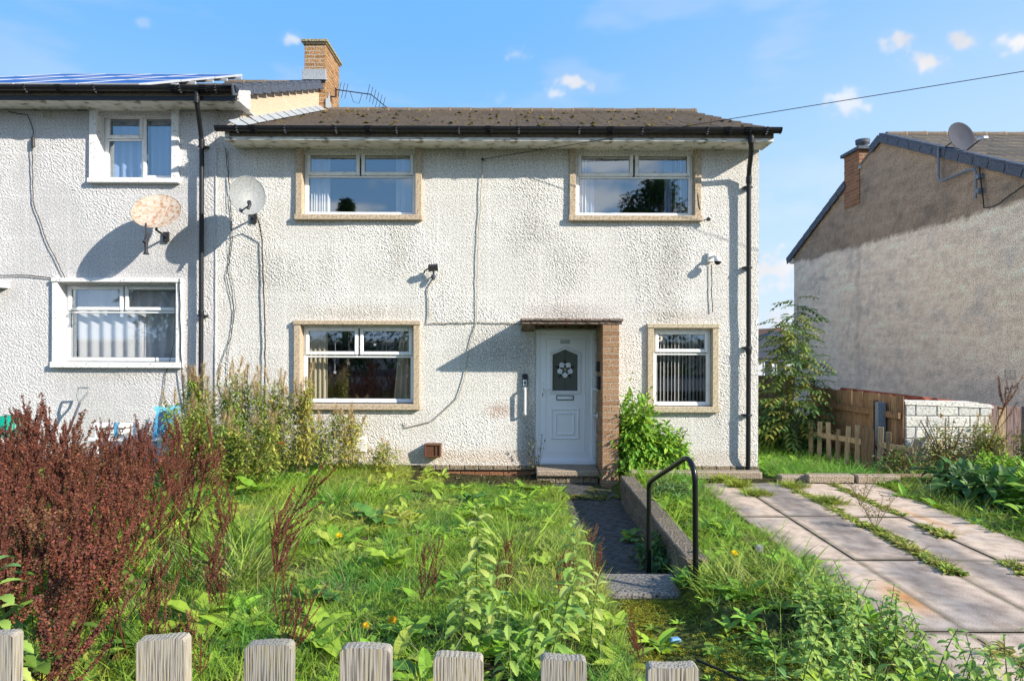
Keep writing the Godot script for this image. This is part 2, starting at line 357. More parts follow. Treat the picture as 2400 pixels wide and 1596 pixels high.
func ground() -> void:
	var xs := [-400.0, -120.0, -50.0, -25.0, -14.0]
	var ds := [-400.0, -150.0, -60.0, -25.0, -10.0, -4.0, 0.0, 1.0]
	var x := -10.0
	while x < 11.0: xs.append(x); x += 0.12
	xs.append_array([13.0, 18.0, 30.0, 60.0, 140.0, 400.0])
	var d := 1.1
	while d < 14.0: ds.append(d); d += 0.12
	ds.append_array([17.0, 22.0, 30.0, 50.0, 100.0, 200.0, 420.0])
	var m := MB.new()
	for dd in ds:
		for xx in xs:
			var e := 0.06
			var y := gh(xx, dd)
			var k := ss(0.55, 0.75, xx) * (1.0 - ss(1.45, 1.9, xx)) * ss(2.4, 3.2, dd)
			m.col = Color(0.045, 0.052, 0.02).lerp(Color(0.10, 0.085, 0.05), 0.5 + 0.5 * hn.get_noise_2d(xx * 9.0, dd * 9.0)).lerp(Color(0.10, 0.115, 0.035), k)
			if dd < 0.9: m.col = Color(0.12, 0.12, 0.12)
			m.vert(Vector3(xx, y, -dd), Vector3(gh(xx - e, dd) - gh(xx + e, dd), 2 * e, gh(xx, dd + e) - gh(xx, dd - e)).normalized())
	var w := xs.size()
	for j in ds.size() - 1:
		for i in w - 1:
			var a := j * w + i
			m.ix.append_array(PackedInt32Array([a, a + w, a + 1, a + 1, a + w, a + w + 1]))
	struct("ground", m.mesh(), M.soil)

# ---------- houses ----------
func rough_wall(x0: float, x1: float, y0: float, y1: float, cell: float, holes: Array, amp: float, seed_: int, freq: float, stains := [], flare := 0.0) -> ArrayMesh:
	# rough-cast facing the street: a fine grid whose lumps are real relief
	var nx := int((x1 - x0) / cell) + 1
	var ny := int((y1 - y0) / cell) + 1
	var f := FastNoiseLite.new()
	f.seed = seed_; f.noise_type = FastNoiseLite.TYPE_CELLULAR; f.frequency = freq * cell
	f.cellular_return_type = FastNoiseLite.RETURN_DISTANCE2_SUB; f.cellular_jitter = 1.0
	f.fractal_type = FastNoiseLite.FRACTAL_NONE
	f.domain_warp_enabled = true; f.domain_warp_amplitude = 2.6 / cell * 0.016; f.domain_warp_frequency = freq * cell * 0.7
	var a := f.get_image(nx, ny).get_data()
	var f2 := FastNoiseLite.new()
	f2.seed = seed_ + 1; f2.noise_type = FastNoiseLite.TYPE_SIMPLEX_SMOOTH; f2.frequency = freq * cell * 0.8; f2.fractal_octaves = 3
	var b := f2.get_image(nx, ny).get_data()
	var f3 := FastNoiseLite.new()
	f3.seed = seed_ + 2; f3.frequency = 0.5 * cell; f3.fractal_octaves = 4
	var cdat := f3.get_image(nx, ny).get_data()
	var hh := PackedFloat32Array()
	hh.resize(nx * ny)
	for k in nx * ny: hh[k] = (a[k] * 0.30 + b[k] * 0.95) / 255.0 * amp * (0.55 + 0.9 * ss(60.0, 190.0, cdat[k]))
	var v := PackedVector3Array(); var n := PackedVector3Array(); var c := PackedColorArray(); var ix := PackedInt32Array()
	v.resize(nx * ny); n.resize(nx * ny); c.resize(nx * ny)
	for j in ny:
		var y := minf(y0 + j * cell, y1)
		var fl := flare * pow(clampf(1.0 - (y - y0) / 0.16, 0.0, 1.0), 2.0)
		for i in nx:
			var k := j * nx + i
			var x := minf(x0 + i * cell, x1)
			v[k] = Vector3(x, y, FRONT + hh[k] - 0.012 + fl)
			var gx := hh[k + 1 if i < nx - 1 else k] - hh[k - 1 if i > 0 else k]
			var gy := hh[k + nx if j < ny - 1 else k] - hh[k - nx if j > 0 else k]
			n[k] = Vector3(-gx, -gy, cell * 2.0).normalized()
			var t := 0.90 + 0.10 * ss(70, 165, cdat[k])
			var q := Color(t, t, t)
			for s in stains:
				var e: Vector2 = (Vector2(x, y) - s[0]) / s[1]
				var w: float = clampf(1.0 - e.length(), 0.0, 1.0) * s[2]
				if w > 0.0: q = q.lerp(q * s[3], clampf(w * 1.6 * ss(70.0, 190.0, b[k] if s.size() < 5 else cdat[k]), 0.0, 1.0))
			c[k] = q
	for j in ny - 1:
		for i in nx - 1:
			var p := Vector2(x0 + (i + 0.5) * cell, y0 + (j + 0.5) * cell)
			var skip := false
			for r in holes: if r.has_point(p): skip = true
			if skip: continue
			var k := j * nx + i
			ix.append_array(PackedInt32Array([k, k + nx, k + 1, k + 1, k + nx, k + nx + 1]))
	var m := ArrayMesh.new()
	var arr := []
	arr.resize(Mesh.ARRAY_MAX)
	arr[Mesh.ARRAY_VERTEX] = v; arr[Mesh.ARRAY_NORMAL] = n; arr[Mesh.ARRAY_COLOR] = c; arr[Mesh.ARRAY_INDEX] = ix
	m.add_surface_from_arrays(Mesh.PRIMITIVE_TRIANGLES, arr)
	return m
func inner_wall(m: MB, x0: float, x1: float, y0: float, y1: float, z0: float, z1: float, holes: Array) -> void:
	var xs := [x0, x1]
	var ys := [y0, y1]
	for r in holes:
		xs.append_array([clampf(r.position.x, x0, x1), clampf(r.end.x, x0, x1)]); ys.append_array([clampf(r.position.y, y0, y1), clampf(r.end.y, y0, y1)])
	xs.sort(); ys.sort()
	for i in xs.size() - 1:
		for j in ys.size() - 1:
			if xs[i + 1] - xs[i] < 0.002 or ys[j + 1] - ys[j] < 0.002: continue
			var p := Vector2((xs[i] + xs[i + 1]) * 0.5, (ys[j] + ys[j + 1]) * 0.5)
			var skip := false
			for r in holes: if r.has_point(p): skip = true
			if not skip: m.ab(Vector3(xs[i], ys[j], z0), Vector3(xs[i + 1], ys[j + 1], z1))
func frame_ring(m: MB, r: Rect2, w: float, z: float, dep: float, bev := 0.008) -> void:
	# four mitred bars round r, their outer faces at z
	var a := r.position
	var b := r.end
	m.ab(Vector3(a.x, a.y, z - dep), Vector3(a.x + w, b.y, z), bev)
	m.ab(Vector3(b.x - w, a.y, z - dep), Vector3(b.x, b.y, z), bev)
	m.ab(Vector3(a.x + w, a.y, z - dep), Vector3(b.x - w, a.y + w, z - 0.0015), bev)
	m.ab(Vector3(a.x + w, b.y - w, z - dep), Vector3(b.x - w, b.y, z - 0.0015), bev)
func window(house: Node3D, o: Rect2, jw: float, recess: float, sill: float, head: float, trim: Material, sashes: Array, fixed: Array, room: Color, label := "") -> Node3D:
	# o: the outer edge of the stone surround. sashes and fixed are rectangles in fractions of the frame.
	var w := node("window", house)
	if label: w.set_meta("label", label)
	var zf := FRONT + 0.055
	for s in [-1, 1]:
		var xa: float = o.position.x if s < 0 else o.end.x - jw
		var m := MB.new()
		m.ab(Vector3(xa, o.position.y + sill, zf - recess - 0.08), Vector3(xa + jw, o.end.y - head, zf), 0.006)
		part(w, "jamb", m.mesh(), trim)
	var ms := MB.new()
	ms.ab(Vector3(o.position.x - 0.015, o.position.y, zf - recess - 0.08), Vector3(o.end.x + 0.015, o.position.y + sill, zf + 0.03), 0.008)
	part(w, "sill", ms.mesh(), trim)
	if head > 0.0:
		var mh := MB.new()
		mh.ab(Vector3(o.position.x - 0.01, o.end.y - head, zf - recess - 0.08), Vector3(o.end.x + 0.01, o.end.y, zf + 0.015), 0.008)
		part(w, "lintel", mh.mesh(), trim)
	var f := Rect2(o.position.x + jw, o.position.y + sill, o.size.x - 2 * jw, o.size.y - sill - head)
	var z := zf - recess
	var fr := MB.new()
	frame_ring(fr, f, 0.05, z, 0.07)
	var all := []
	for q in sashes: all.append([q, true])
	for q in fixed: all.append([q, false])
	var inn := f.grow(-0.05)
	for e in all:
		var q: Rect2 = Rect2(inn.position + inn.size * e[0].position, inn.size * e[0].size)
		var gl := q
		if e[1]:
			var s := MB.new()
			frame_ring(s, q.grow(0.012), 0.058, z + 0.022, 0.06, 0.012)
			part(w, "casement", s.mesh(), M.upvc)
			gl = q.grow(-0.046)
		else:
			frame_ring(fr, q.grow(0.012), 0.030, z - 0.006, 0.05, 0.006)
			gl = q.grow(-0.018)
		var p := MB.new()
		var zg := z - 0.006 if e[1] else z - 0.026
		p.quad(Vector3(gl.position.x - 0.004, gl.position.y - 0.004, zg), Vector3(gl.end.x + 0.004, gl.position.y - 0.004, zg), Vector3(gl.end.x + 0.004, gl.end.y + 0.004, zg), Vector3(gl.position.x - 0.004, gl.end.y + 0.004, zg))
		part(w, "pane", p.mesh(), M.glass)
		var gk := MB.new()
		frame_ring(gk, gl.grow(0.003), 0.008, zg + 0.005, 0.008, 0.0)
		part(w, "gasket", gk.mesh(), M.rubber)
	part(w, "frame", fr.mesh(), M.upvc)
	var rm := MB.new()
	var zi := z - 0.07
	var d := 2.4
	var r2 := f.grow(0.25)
	rm.col = room
	rm.ab(Vector3(r2.position.x, r2.position.y, zi - d - 0.1), Vector3(r2.end.x, r2.end.y, zi - d))
	rm.ab(Vector3(r2.position.x - 0.1, r2.position.y - 0.4, zi - d), Vector3(r2.position.x, r2.end.y + 0.1, zi - 0.12))
	rm.ab(Vector3(r2.end.x, r2.position.y - 0.4, zi - d), Vector3(r2.end.x + 0.1, r2.end.y + 0.1, zi - 0.12))
	rm.ab(Vector3(r2.position.x, r2.position.y - 0.5, zi - d), Vector3(r2.end.x, r2.position.y - 0.4, zi - 0.12))
	rm.ab(Vector3(r2.position.x, r2.end.y, zi - d), Vector3(r2.end.x, r2.end.y + 0.1, zi - 0.12))
	part(w, "room", rm.mesh(), M.room_wall)
	return w
func curtain(m_: Material, x0: float, x1: float, y0: float, y1: float, z: float, folds: int, label: String, group := "", taper := 0.0) -> void:
	var m := MB.new()
	var n := folds * 8
	var sw := 0.028
	for j in 6:
		for i in n:
			var p := []
			for q in [[0, 0], [1, 0], [1, 1], [0, 1]]:
				var f: float = (i + q[0]) / float(n)
				var h: float = (j + q[1]) / 6.0
				var xx := lerpf(x0, x1, f) + taper * (1.0 - h) * (1.0 - f)
				p.append(Vector3(xx, lerpf(y0, y1, h), z + sin(f * folds * TAU + h * 0.6) * sw * (1.0 - 0.3 * h)))
			m.quad(p[0], p[1], p[2], p[3])
	one("curtain", m.mesh(), m_, label, "curtain", Vector3.ZERO, group)
func gutter(house: Node3D, x0: float, x1: float, y: float, z: float, brackets: Array, unions: Array) -> void:
	var gm := MB.new()
	var r := 0.07
	var prev := []
	for k in 13:
		var a := PI + PI * k / 12.0
		var row := [Vector3(x0, y + sin(a) * r, z + cos(a) * r), Vector3(x1, y + sin(a) * r, z + cos(a) * r), Vector3(x0, y + sin(a) * (r - 0.004), z + cos(a) * (r - 0.004)), Vector3(x1, y + sin(a) * (r - 0.004), z + cos(a) * (r - 0.004))]
		if k > 0:
			gm.quad(prev[0], prev[1], row[1], row[0]); gm.quad(row[2], row[3], prev[3], prev[2])
		prev = row
	gm.tube([Vector3(x0, y, z + r - 0.002), Vector3(x1, y, z + r - 0.002)], 0.006, -1, 6)
	for e in [x0 + 0.004, x1 - 0.004]:
		var pl := []
		for k in 13: pl.append(Vector2(cos(PI + PI * k / 12.0), sin(PI + PI * k / 12.0)) * (r + 0.006))
		gm.prism(pl, Vector3(e - 0.006, y, z), Vector3(0, 0, 1), Vector3(0, 1, 0), Vector3(0.012, 0, 0))
	var gp := part(house, "gutter", gm.mesh(), M.black_plastic)
	var bm := MB.new()
	for k in 8:
		var a := PI + PI * k / 7.0
		bm.box(Vector3(0, sin(a) * (r + 0.006), cos(a) * (r + 0.006)), Vector3(0.028, 0.034, 0.007), 0.002, Basis(Vector3.RIGHT, PI * 0.5 - a + PI * 0.5 + PI * 0.5))
	bm.box(Vector3(0, 0.0, r + 0.004), Vector3(0.028, 0.022, 0.014), 0.003)
	bm.box(Vector3(0, -0.055, -r + 0.004), Vector3(0.032, 0.10, 0.014), 0.003)
	bm.box(Vector3(0, -r - 0.012, -0.02), Vector3(0.012, 0.03, 0.08), 0.003)
	var bmesh := bm.mesh()
	for b in brackets: part(gp, "bracket", bmesh, M.clip_grey, Vector3(b, y, z))
	var um := MB.new()
	for k in 10:
		var a := PI + PI * k / 9.0
		um.box(Vector3(0, sin(a) * (r + 0.004), cos(a) * (r + 0.004)), Vector3(0.10, 0.027, 0.008), 0.002, Basis(Vector3.RIGHT, PI * 0.5 - a + PI))
	var umesh := um.mesh()
	for b in unions: part(gp, "union_clip", umesh, M.black_plastic, Vector3(b, y, z))
func downpipe(label: String, pts: Array, collars: Array, clips: Array) -> void:
	var t := thing("downpipe", label, "downpipe")
	var m := MB.new()
	m.tube(pts, 0.036, -1, 12)
	part(t, "pipe", m.mesh(), M.black_plastic)
	for y in collars:
		var cm := MB.new()
		cm.lathe(Vector3(y[0], y[1], y[2]), Basis(), [Vector2(0.036, -0.05), Vector2(0.044, -0.048), Vector2(0.044, 0.03), Vector2(0.047, 0.032), Vector2(0.047, 0.05), Vector2(0.036, 0.052)], 14)
		part(t, "collar", cm.mesh(), M.black_plastic)
	for y in clips:
		var cm := MB.new()
		cm.lathe(Vector3(y[0], y[1], y[2]), Basis(), [Vector2(0.036, -0.016), Vector2(0.042, -0.015), Vector2(0.042, 0.015), Vector2(0.036, 0.016)], 14)
		cm.ab(Vector3(y[0] - 0.07, y[1] - 0.014, FRONT), Vector3(y[0] + 0.07, y[1] + 0.014, y[2] - 0.02), 0.003)
		part(t, "pipe_clip", cm.mesh(), M.dark_metal)
var tile_meshes := {}
func tile_mesh(w: float, ln: float) -> ArrayMesh:
	var key := "%.3f %.3f" % [w, ln]
	if not tile_meshes.has(key):
		var m := MB.new()
		var pr := [Vector2(-0.5, 0.0), Vector2(-0.44, 0.016), Vector2(-0.36, 0.02), Vector2(-0.28, 0.004), Vector2(0.0, 0.0), Vector2(0.06, 0.014), Vector2(0.14, 0.018), Vector2(0.22, 0.003), Vector2(0.5, 0.0)]
		for i in pr.size() - 1:
			var a: Vector2 = pr[i] * Vector2(w * 0.992, 0.4)
			var b: Vector2 = pr[i + 1] * Vector2(w * 0.992, 0.4)
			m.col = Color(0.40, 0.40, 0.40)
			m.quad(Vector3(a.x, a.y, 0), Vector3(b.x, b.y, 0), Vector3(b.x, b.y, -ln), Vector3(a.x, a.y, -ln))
			m.col = Color(2.5, 2.4, 2.3)  # pale lip: worn leading edge with sunlit brightness painted into its colour
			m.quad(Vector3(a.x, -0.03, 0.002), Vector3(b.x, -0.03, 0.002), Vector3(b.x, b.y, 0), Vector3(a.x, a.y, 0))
		m.quad(Vector3(w * 0.496, -0.026, 0), Vector3(w * 0.496, -0.026, -ln), Vector3(w * 0.496, 0, -ln), Vector3(w * 0.496, 0, 0))
		m.quad(Vector3(-w * 0.496, -0.026, -ln), Vector3(-w * 0.496, -0.026, 0), Vector3(-w * 0.496, 0, 0), Vector3(-w * 0.496, 0, -ln))
		tile_meshes[key] = m.mesh()
	return tile_meshes[key]
func tiles(roof: Node3D, x0: float, cols: int, w: float, d0: float, y0: float, gauge: float, courses: int, slope: float, kinds: Array) -> void:
	# one piece per tile on the street slope; y0 is the roof height at d0
	var an := atan(slope)
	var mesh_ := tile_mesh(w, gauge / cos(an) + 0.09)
	for j in courses:
		for i in cols:
			var d := d0 + j * gauge + rng.randf_range(-0.008, 0.008)
			var tilt := an - 0.035 + rng.randf_range(-0.012, 0.012)
			var ba := Basis(Vector3.RIGHT, tilt) * Basis(Vector3.FORWARD, rng.randf_range(-0.012, 0.012))
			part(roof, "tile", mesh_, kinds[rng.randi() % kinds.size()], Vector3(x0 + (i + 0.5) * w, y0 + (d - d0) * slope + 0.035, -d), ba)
func roof_slab(m: MB, x0: float, x1: float, da: float, ya: float, db: float, yb: float, th := 0.09) -> void:
	var a := Vector3(x0, ya, -da); var b := Vector3(x1, ya, -da); var c := Vector3(x1, yb, -db); var e := Vector3(x0, yb, -db)
	var dn := Vector3(0, -th, 0)
	if db < da:
		var q := a; a = b; b = q; q = c; c = e; e = q
	m.quad(a, b, c, e); m.quad(e + dn, c + dn, b + dn, a + dn)
	m.quad(a + dn, b + dn, b, a); m.quad(b + dn, c + dn, c, b); m.quad(c + dn, e + dn, e, c); m.quad(e + dn, a + dn, a, e)
func moss_on(roof: Node3D, x0: float, x1: float, ry: float, sl: float, n: int) -> void:
	var m := MB.new()
	m.lathe(Vector3.ZERO, Basis(), [Vector2(0.030, -0.01), Vector2(0.027, 0.008), Vector2(0.015, 0.018), Vector2(0.001, 0.020)], 7)
	var xf := []; var cc := []
	for i in n:
		var d := 10.2 + 0.558 * (rng.randi() % 9) + rng.randf_range(-0.03, 0.05)
		xf.append(Transform3D(Basis(Vector3.UP, rng.randf() * TAU).scaled(Vector3(rng.randf_range(0.4, 1.6), rng.randf_range(0.4, 1.2), rng.randf_range(0.4, 1.2))), Vector3(rng.randf_range(x0, x1), ry + (d - 10.19) * sl + 0.06, -d)))
		cc.append(vary(Color(0.07, 0.07, 0.025).lerp(Color(0.17, 0.14, 0.04), rng.randf()), 0.3))
	scatter(roof, "moss", m.mesh(), M.moss, xf, cc)
func ridge(roof: Node3D, x0: float, x1: float, y: float, z: float, mt: Material) -> void:
	var m := MB.new()
	m.lathe(Vector3.ZERO, Basis(Vector3(0, 1, 0), Vector3(1, 0, 0), Vector3(0, 0, -1)), [Vector2(0.02, 0.0), Vector2(0.082, 0.0), Vector2(0.085, 0.40), Vector2(0.092, 0.405), Vector2(0.092, 0.455), Vector2(0.02, 0.455)], 12)
	var rm := m.mesh()
	var x := x0
	while x < x1 - 0.2:
		part(roof, "ridge_tile", rm, mt, Vector3(x, y - 0.035 + rng.randf_range(-0.006, 0.006), z))
		x += 0.455
func brick_pier(pier: Node3D, x0: float, x1: float, z0: float, z1: float, y0: float, courses: int, ch: float, kinds: Array, mort: Material, long: float) -> void:
	# z0 is the front. Bricks on the front and both flanks round a mortar core; every brick its own piece
	var core := MB.new()
	core.ab(Vector3(x0 + 0.008, y0, z1 + 0.008), Vector3(x1 - 0.008, y0 + courses * ch, z0 - 0.008))
	part(pier, "mortar", core.mesh(), mort)
	var w := x1 - x0
	var j := 0.011
	for k in courses:
		var y := y0 + (k + 0.5) * ch
		var fx := []
		if k % 2 == 0: fx = [[0.0, 1.0]] if w < long * 1.4 else [[0.0, 0.5], [0.5, 1.0]]
		else: fx = [[0.0, 0.5], [0.5, 1.0]] if w < long * 1.4 else [[0.0, 0.25], [0.25, 0.75], [0.75, 1.0]]
		var half := long * 0.5 if k % 2 == 0 else long
		for f in fx:
			var xa: float = x0 + w * f[0] + (j * 0.5 if f[0] > 0 else 0.0)
			var xb: float = x0 + w * f[1] - (j * 0.5 if f[1] < 1 else 0.0)
			var dd: float = half if (f[0] == 0.0 or f[1] == 1.0) else long * 0.5
			part(pier, "brick", bx(Vector3(xb - xa, ch - j, dd - j), 0.005), kinds[rng.randi() % kinds.size()], Vector3((xa + xb) * 0.5, y, z0 - dd * 0.5 + rng.randf_range(-0.002, 0.002)))
		var z := z0 - half
		while z > z1 + 0.03:
			var dz := minf(long, z - z1)
			if dz < 0.03: break
			for s in [0, 1]:
				var bw := minf(w * 0.5 - 0.004, 0.11)
				part(pier, "brick", bx(Vector3(bw, ch - j, dz - j), 0.005), kinds[rng.randi() % kinds.size()], Vector3(x0 + bw * 0.5 if s == 0 else x1 - bw * 0.5, y, z - dz * 0.5) + Vector3(rng.randf_range(-0.002, 0.002), 0, 0))
			z -= dz
func cable(pts: Array, r: float, mt: Material, label: String) -> void:
	var m := MB.new()
	var cv := Curve3D.new()
	for p in pts: cv.add_point(p)
	var q := []
	for i in pts.size() - 1:
		var a: Vector3 = pts[i]; var b: Vector3 = pts[i + 1]
		var n := maxi(2, int(a.distance_to(b) / 0.12))
		for k in n:
			var f := k / float(n)
			q.append(a.lerp(b, f) + Vector3(sin((a.y + f) * 23.0 + i), cos((a.x + f) * 19.0 + i), 0) * (0.006 if a.distance_to(b) < 4.0 else 0.0))
	q.append(pts[-1])
	m.tube(q, r, -1, 5)
	one("cable", m.mesh(), mt, label, "cable")
func airbrick(house: Node3D, ce: Vector3, w: float, h: float, ba := Basis()) -> void:
	var t := node("vent", house, ce)
	t.basis = ba
	var m := MB.new()
	frame_ring(m, Rect2(-w * 0.5, -h * 0.5, w, h), 0.014, 0.012, 0.05, 0.003)
	m.ab(Vector3(-0.009, -h * 0.5 + 0.014, -0.03), Vector3(0.009, h * 0.5 - 0.014, 0.010), 0.002)
	for k in 2: m.ab(Vector3(-w * 0.5 + 0.014, -h * 0.5 + h * (k + 1) / 3.0 - 0.006, -0.03), Vector3(w * 0.5 - 0.014, -h * 0.5 + h * (k + 1) / 3.0 + 0.006, 0.008), 0.002)
	part(t, "grille", m.mesh(), M.vent_cream)
	var b := MB.new()
	b.ab(Vector3(-w * 0.48, -h * 0.48, -0.032), Vector3(w * 0.48, h * 0.48, -0.022))
	part(t, "opening", b.mesh(), M.dark_hole)

func main_house() -> void:
	var h := thing("terrace_house", "cream pebble-dashed end house with white door and brick pier, middle of the picture", "house")
	var up := Rect2(-3.39, 3.92, 1.97, 1.14)
	var ur := Rect2(0.89, 3.92, 2.06, 1.14)
	var ll := Rect2(-3.41, 0.96, 1.97, 1.395)
	var lr := Rect2(2.12, 0.935, 1.11, 1.385)
	var door := Rect2(0.36, 0.11, 0.96, 2.14)
	var holes := [up.grow(-0.03), ur.grow(-0.03), ll.grow(-0.03), lr.grow(-0.03), door]
	holes[0].size.y += 0.1; holes[1].size.y += 0.1
	var grime := Color(0.55, 0.53, 0.50)
	var stains := [[Vector2(-0.15, 1.9), Vector2(1.0, 0.45), 0.9, Color(0.45, 0.44, 0.43)], [Vector2(0.2, 1.2), Vector2(0.25, 1.4), 0.6, grime], [Vector2(0.3, 0.4), Vector2(0.2, 0.7), 1.0, Color(0.35, 0.32, 0.3)], [Vector2(0.9, 2.45), Vector2(0.9, 0.22), 0.9, Color(0.5, 0.45, 0.42)], [Vector2(-2.4, 2.45), Vector2(1.3, 0.2), 0.6, Color(0.6, 0.5, 0.4)], [Vector2(-0.2, 0.95), Vector2(0.3, 0.16), 1.0, Color(0.6, 0.42, 0.34)], [Vector2(0.0, 0.2), Vector2(6.0, 0.22), 0.9, Color(0.78, 0.62, 0.48)], [Vector2(1.3, 3.0), Vector2(2.6, 1.5), 0.4, Color(0.76, 0.75, 0.74), 1], [Vector2(-2.9, 3.6), Vector2(0.25, 1.0), 0.4, Color(0.74, 0.73, 0.71), 1], [Vector2(-1.8, 3.5), Vector2(0.3, 1.2), 0.4, Color(0.74, 0.73, 0.71), 1], [Vector2(1.3, 3.5), Vector2(0.25, 1.1), 0.4, Color(0.74, 0.73, 0.71), 1], [Vector2(2.5, 3.4), Vector2(0.3, 1.3), 0.4, Color(0.74, 0.73, 0.71), 1], [Vector2(0.3, 3.9), Vector2(0.5, 1.6), 0.4, Color(0.76, 0.75, 0.74), 1], [Vector2(-3.8, 2.6), Vector2(0.8, 1.6), 0.6, Color(0.72, 0.71, 0.69), 1], [Vector2(-2.4, 0.7), Vector2(1.4, 0.3), 0.6, Color(0.70, 0.66, 0.6)], [Vector2(0.0, 5.05), Vector2(6.0, 0.35), 0.8, Color(0.66, 0.60, 0.48)], [Vector2(2.65, 2.42), Vector2(0.8, 0.16), 0.7, Color(0.6, 0.52, 0.44)], [Vector2(3.3, 1.2), Vector2(0.7, 1.2), 0.35, grime]]
	part(h, "rough_cast_wall", rough_wall(-4.65, 3.87, 0.10, 5.06, 0.0100, holes, 0.019, 11, 50.0, stains, 0.035), M.render_cream)
	var m := MB.new()
	var rooms := [up.grow(-0.09), ur.grow(-0.09), ll.grow(-0.09), lr.grow(-0.09), door.grow(-0.02)]
	inner_wall(m, -4.65, 3.86, -0.2, 5.06, FRONT - 0.27, FRONT - 0.03, rooms)
	part(h, "inner_wall", m.mesh(), M.render_cream)
	var sd := MB.new()
	sd.prism([Vector2(0, -0.3), Vector2(9.0, -0.3), Vector2(9.0, 5.1), Vector2(4.5, 7.1), Vector2(0, 5.1)], Vector3(3.87, 0, FRONT - 0.01), Vector3(0, 0, -1), Vector3(0, 1, 0), Vector3(-0.24, 0, 0))
	sd.ab(Vector3(-4.65, -0.3, FRONT - 9.0), Vector3(3.62, 5.1, FRONT - 8.76))
	part(h, "gable_wall", sd.mesh(), M.render_cream)
	var fl := MB.new()
	fl.ab(Vector3(-4.6, 2.5, FRONT - 8.7), Vector3(3.6, 2.6, FRONT - 2.9))
	part(h, "floor", fl.mesh(), M.room_dark)
	# eaves
	var so := MB.new()
	so.ab(Vector3(-4.33, 5.05, FRONT + 0.02), Vector3(3.91, 5.075, -10.27))
	so.ab(Vector3(-4.33, 5.05, FRONT - 0.25), Vector3(3.87, 5.075, FRONT + 0.02))
	part(h, "soffit", so.mesh(), M.fascia_white)
	var fa := MB.new()
	fa.ab(Vector3(-4.33, 5.046, -10.27), Vector3(3.92, 5.24, -10.245), 0.004)
	fa.prism([Vector2(0, 5.047), Vector2(0.45, 5.047), Vector2(0.45, 5.35), Vector2(0, 5.22)], Vector3(3.895, 0, -10.272), Vector3(0, 0, -1), Vector3(0, 1, 0), Vector3(0.024, 0, 0))
	part(h, "fascia", fa.mesh(), M.fascia_white)
	gutter(h, -4.43, 4.0, 5.222, -10.178, [-4.1, -3.39, -2.63, -1.73, -0.8, 0.09, 0.99, 1.93, 2.9, 3.78], [-3.86, -2.15, -0.36, 1.46, 3.2, 3.5])
	# roof
	var ro := MB.new()
	var ry := 5.165
	var sl := 0.392
	roof_slab(ro, -4.26, 3.92, 10.24, ry + 0.02, 15.2, ry + 5.08 * sl)
	roof_slab(ro, -4.26, 3.92, 20.3, ry, 15.2, ry + 5.08 * sl)
	var roof := part(h, "roof", ro.mesh(), M.tile_1)
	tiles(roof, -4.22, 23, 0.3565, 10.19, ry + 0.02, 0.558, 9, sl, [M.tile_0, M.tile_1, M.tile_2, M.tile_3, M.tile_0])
	ridge(roof, -4.1, 3.9, ry + 5.08 * sl + 0.025, -15.2, M.tile_1)
	moss_on(roof, -4.0, 3.8, ry, sl, 150)
	# lead soakers against the taller house
	var le := bx(Vector3(0.17, 0.012, 0.36), 0.003)
	for k in 12:
		var d := 10.35 + k * 0.40
		part(roof, "lead_flashing", le, M.lead, Vector3(-4.17, ry + (d - 10.12) * sl + 0.085, -d), Basis(Vector3.RIGHT, atan(sl)) * Basis(Vector3.FORWARD, 0.55))
	# windows
	var two := [Rect2(0.0, 0.635, 0.485, 0.365), Rect2(0.515, 0.635, 0.485, 0.365)]
	var big := [Rect2(0.0, 0.0, 1.0, 0.605)]
	window(h, up, 0.10, 0.14, 0.085, 0.0, M.stone_trim, two, big, Color(1, 1, 1))
	window(h, ur, 0.10, 0.14, 0.085, 0.0, M.stone_trim, two, big, Color(1, 1, 1))
	window(h, ll, 0.10, 0.17, 0.09, 0.07, M.stone_trim, two, big, Color(1, 1, 1))
	window(h, lr, 0.095, 0.12, 0.09, 0.07, M.stone_trim_pale, [Rect2(0.0, 0.715, 1.0, 0.285)], [Rect2(0.0, 0.0, 1.0, 0.685)], Color(1, 1, 1))
	airbrick(h, Vector3(-0.815, 4.965, FRONT + 0.01), 0.20, 0.13)
	make_door(h)
	# canopy and pier
	var cn := MB.new()
	cn.ab(Vector3(0.14, 2.29, FRONT - 0.05), Vector3(1.61, 2.335, -9.96), 0.008)
	cn.ab(Vector3(0.125, 2.336, FRONT - 0.05), Vector3(1.625, 2.375, -9.93), 0.008)
	cn.ab(Vector3(0.36, 2.235, FRONT - 0.20), Vector3(1.315, 2.288, FRONT + 0.03), 0.004)
	cn.prism([Vector2(0, 0), Vector2(0.6, 0), Vector2(0, -0.10)], Vector3(0.145, 2.29, FRONT), Vector3(0, 0, 1), Vector3(0, 1, 0), Vector3(0.20, 0, 0))
	part(h, "canopy", cn.mesh(), M.canopy_concrete)
	var pier := node("brick_pier", h)
	brick_pier(pier, 1.325, 1.57, -9.97, FRONT, -0.10, 28, 0.0853, [M.brick_0, M.brick_1, M.brick_2, M.brick_0], M.mortar, 0.245)
	# door step
	var st := node("door_step", h)
	part(st, "tread", bx(Vector3(0.94, 0.085, 0.56), 0.012), M.kerb_stone, Vector3(0.845, 0.065, FRONT + 0.24))
	for k in 4: part(st, "stone", bx(Vector3([0.27, 0.16, 0.26, 0.22][k], 0.115, 0.40), 0.01), M["walling_%d" % (k % 3)], Vector3([0.515, 0.735, 0.95, 1.195][k], -0.037, FRONT + 0.26 - 0.005 * (k % 2)))
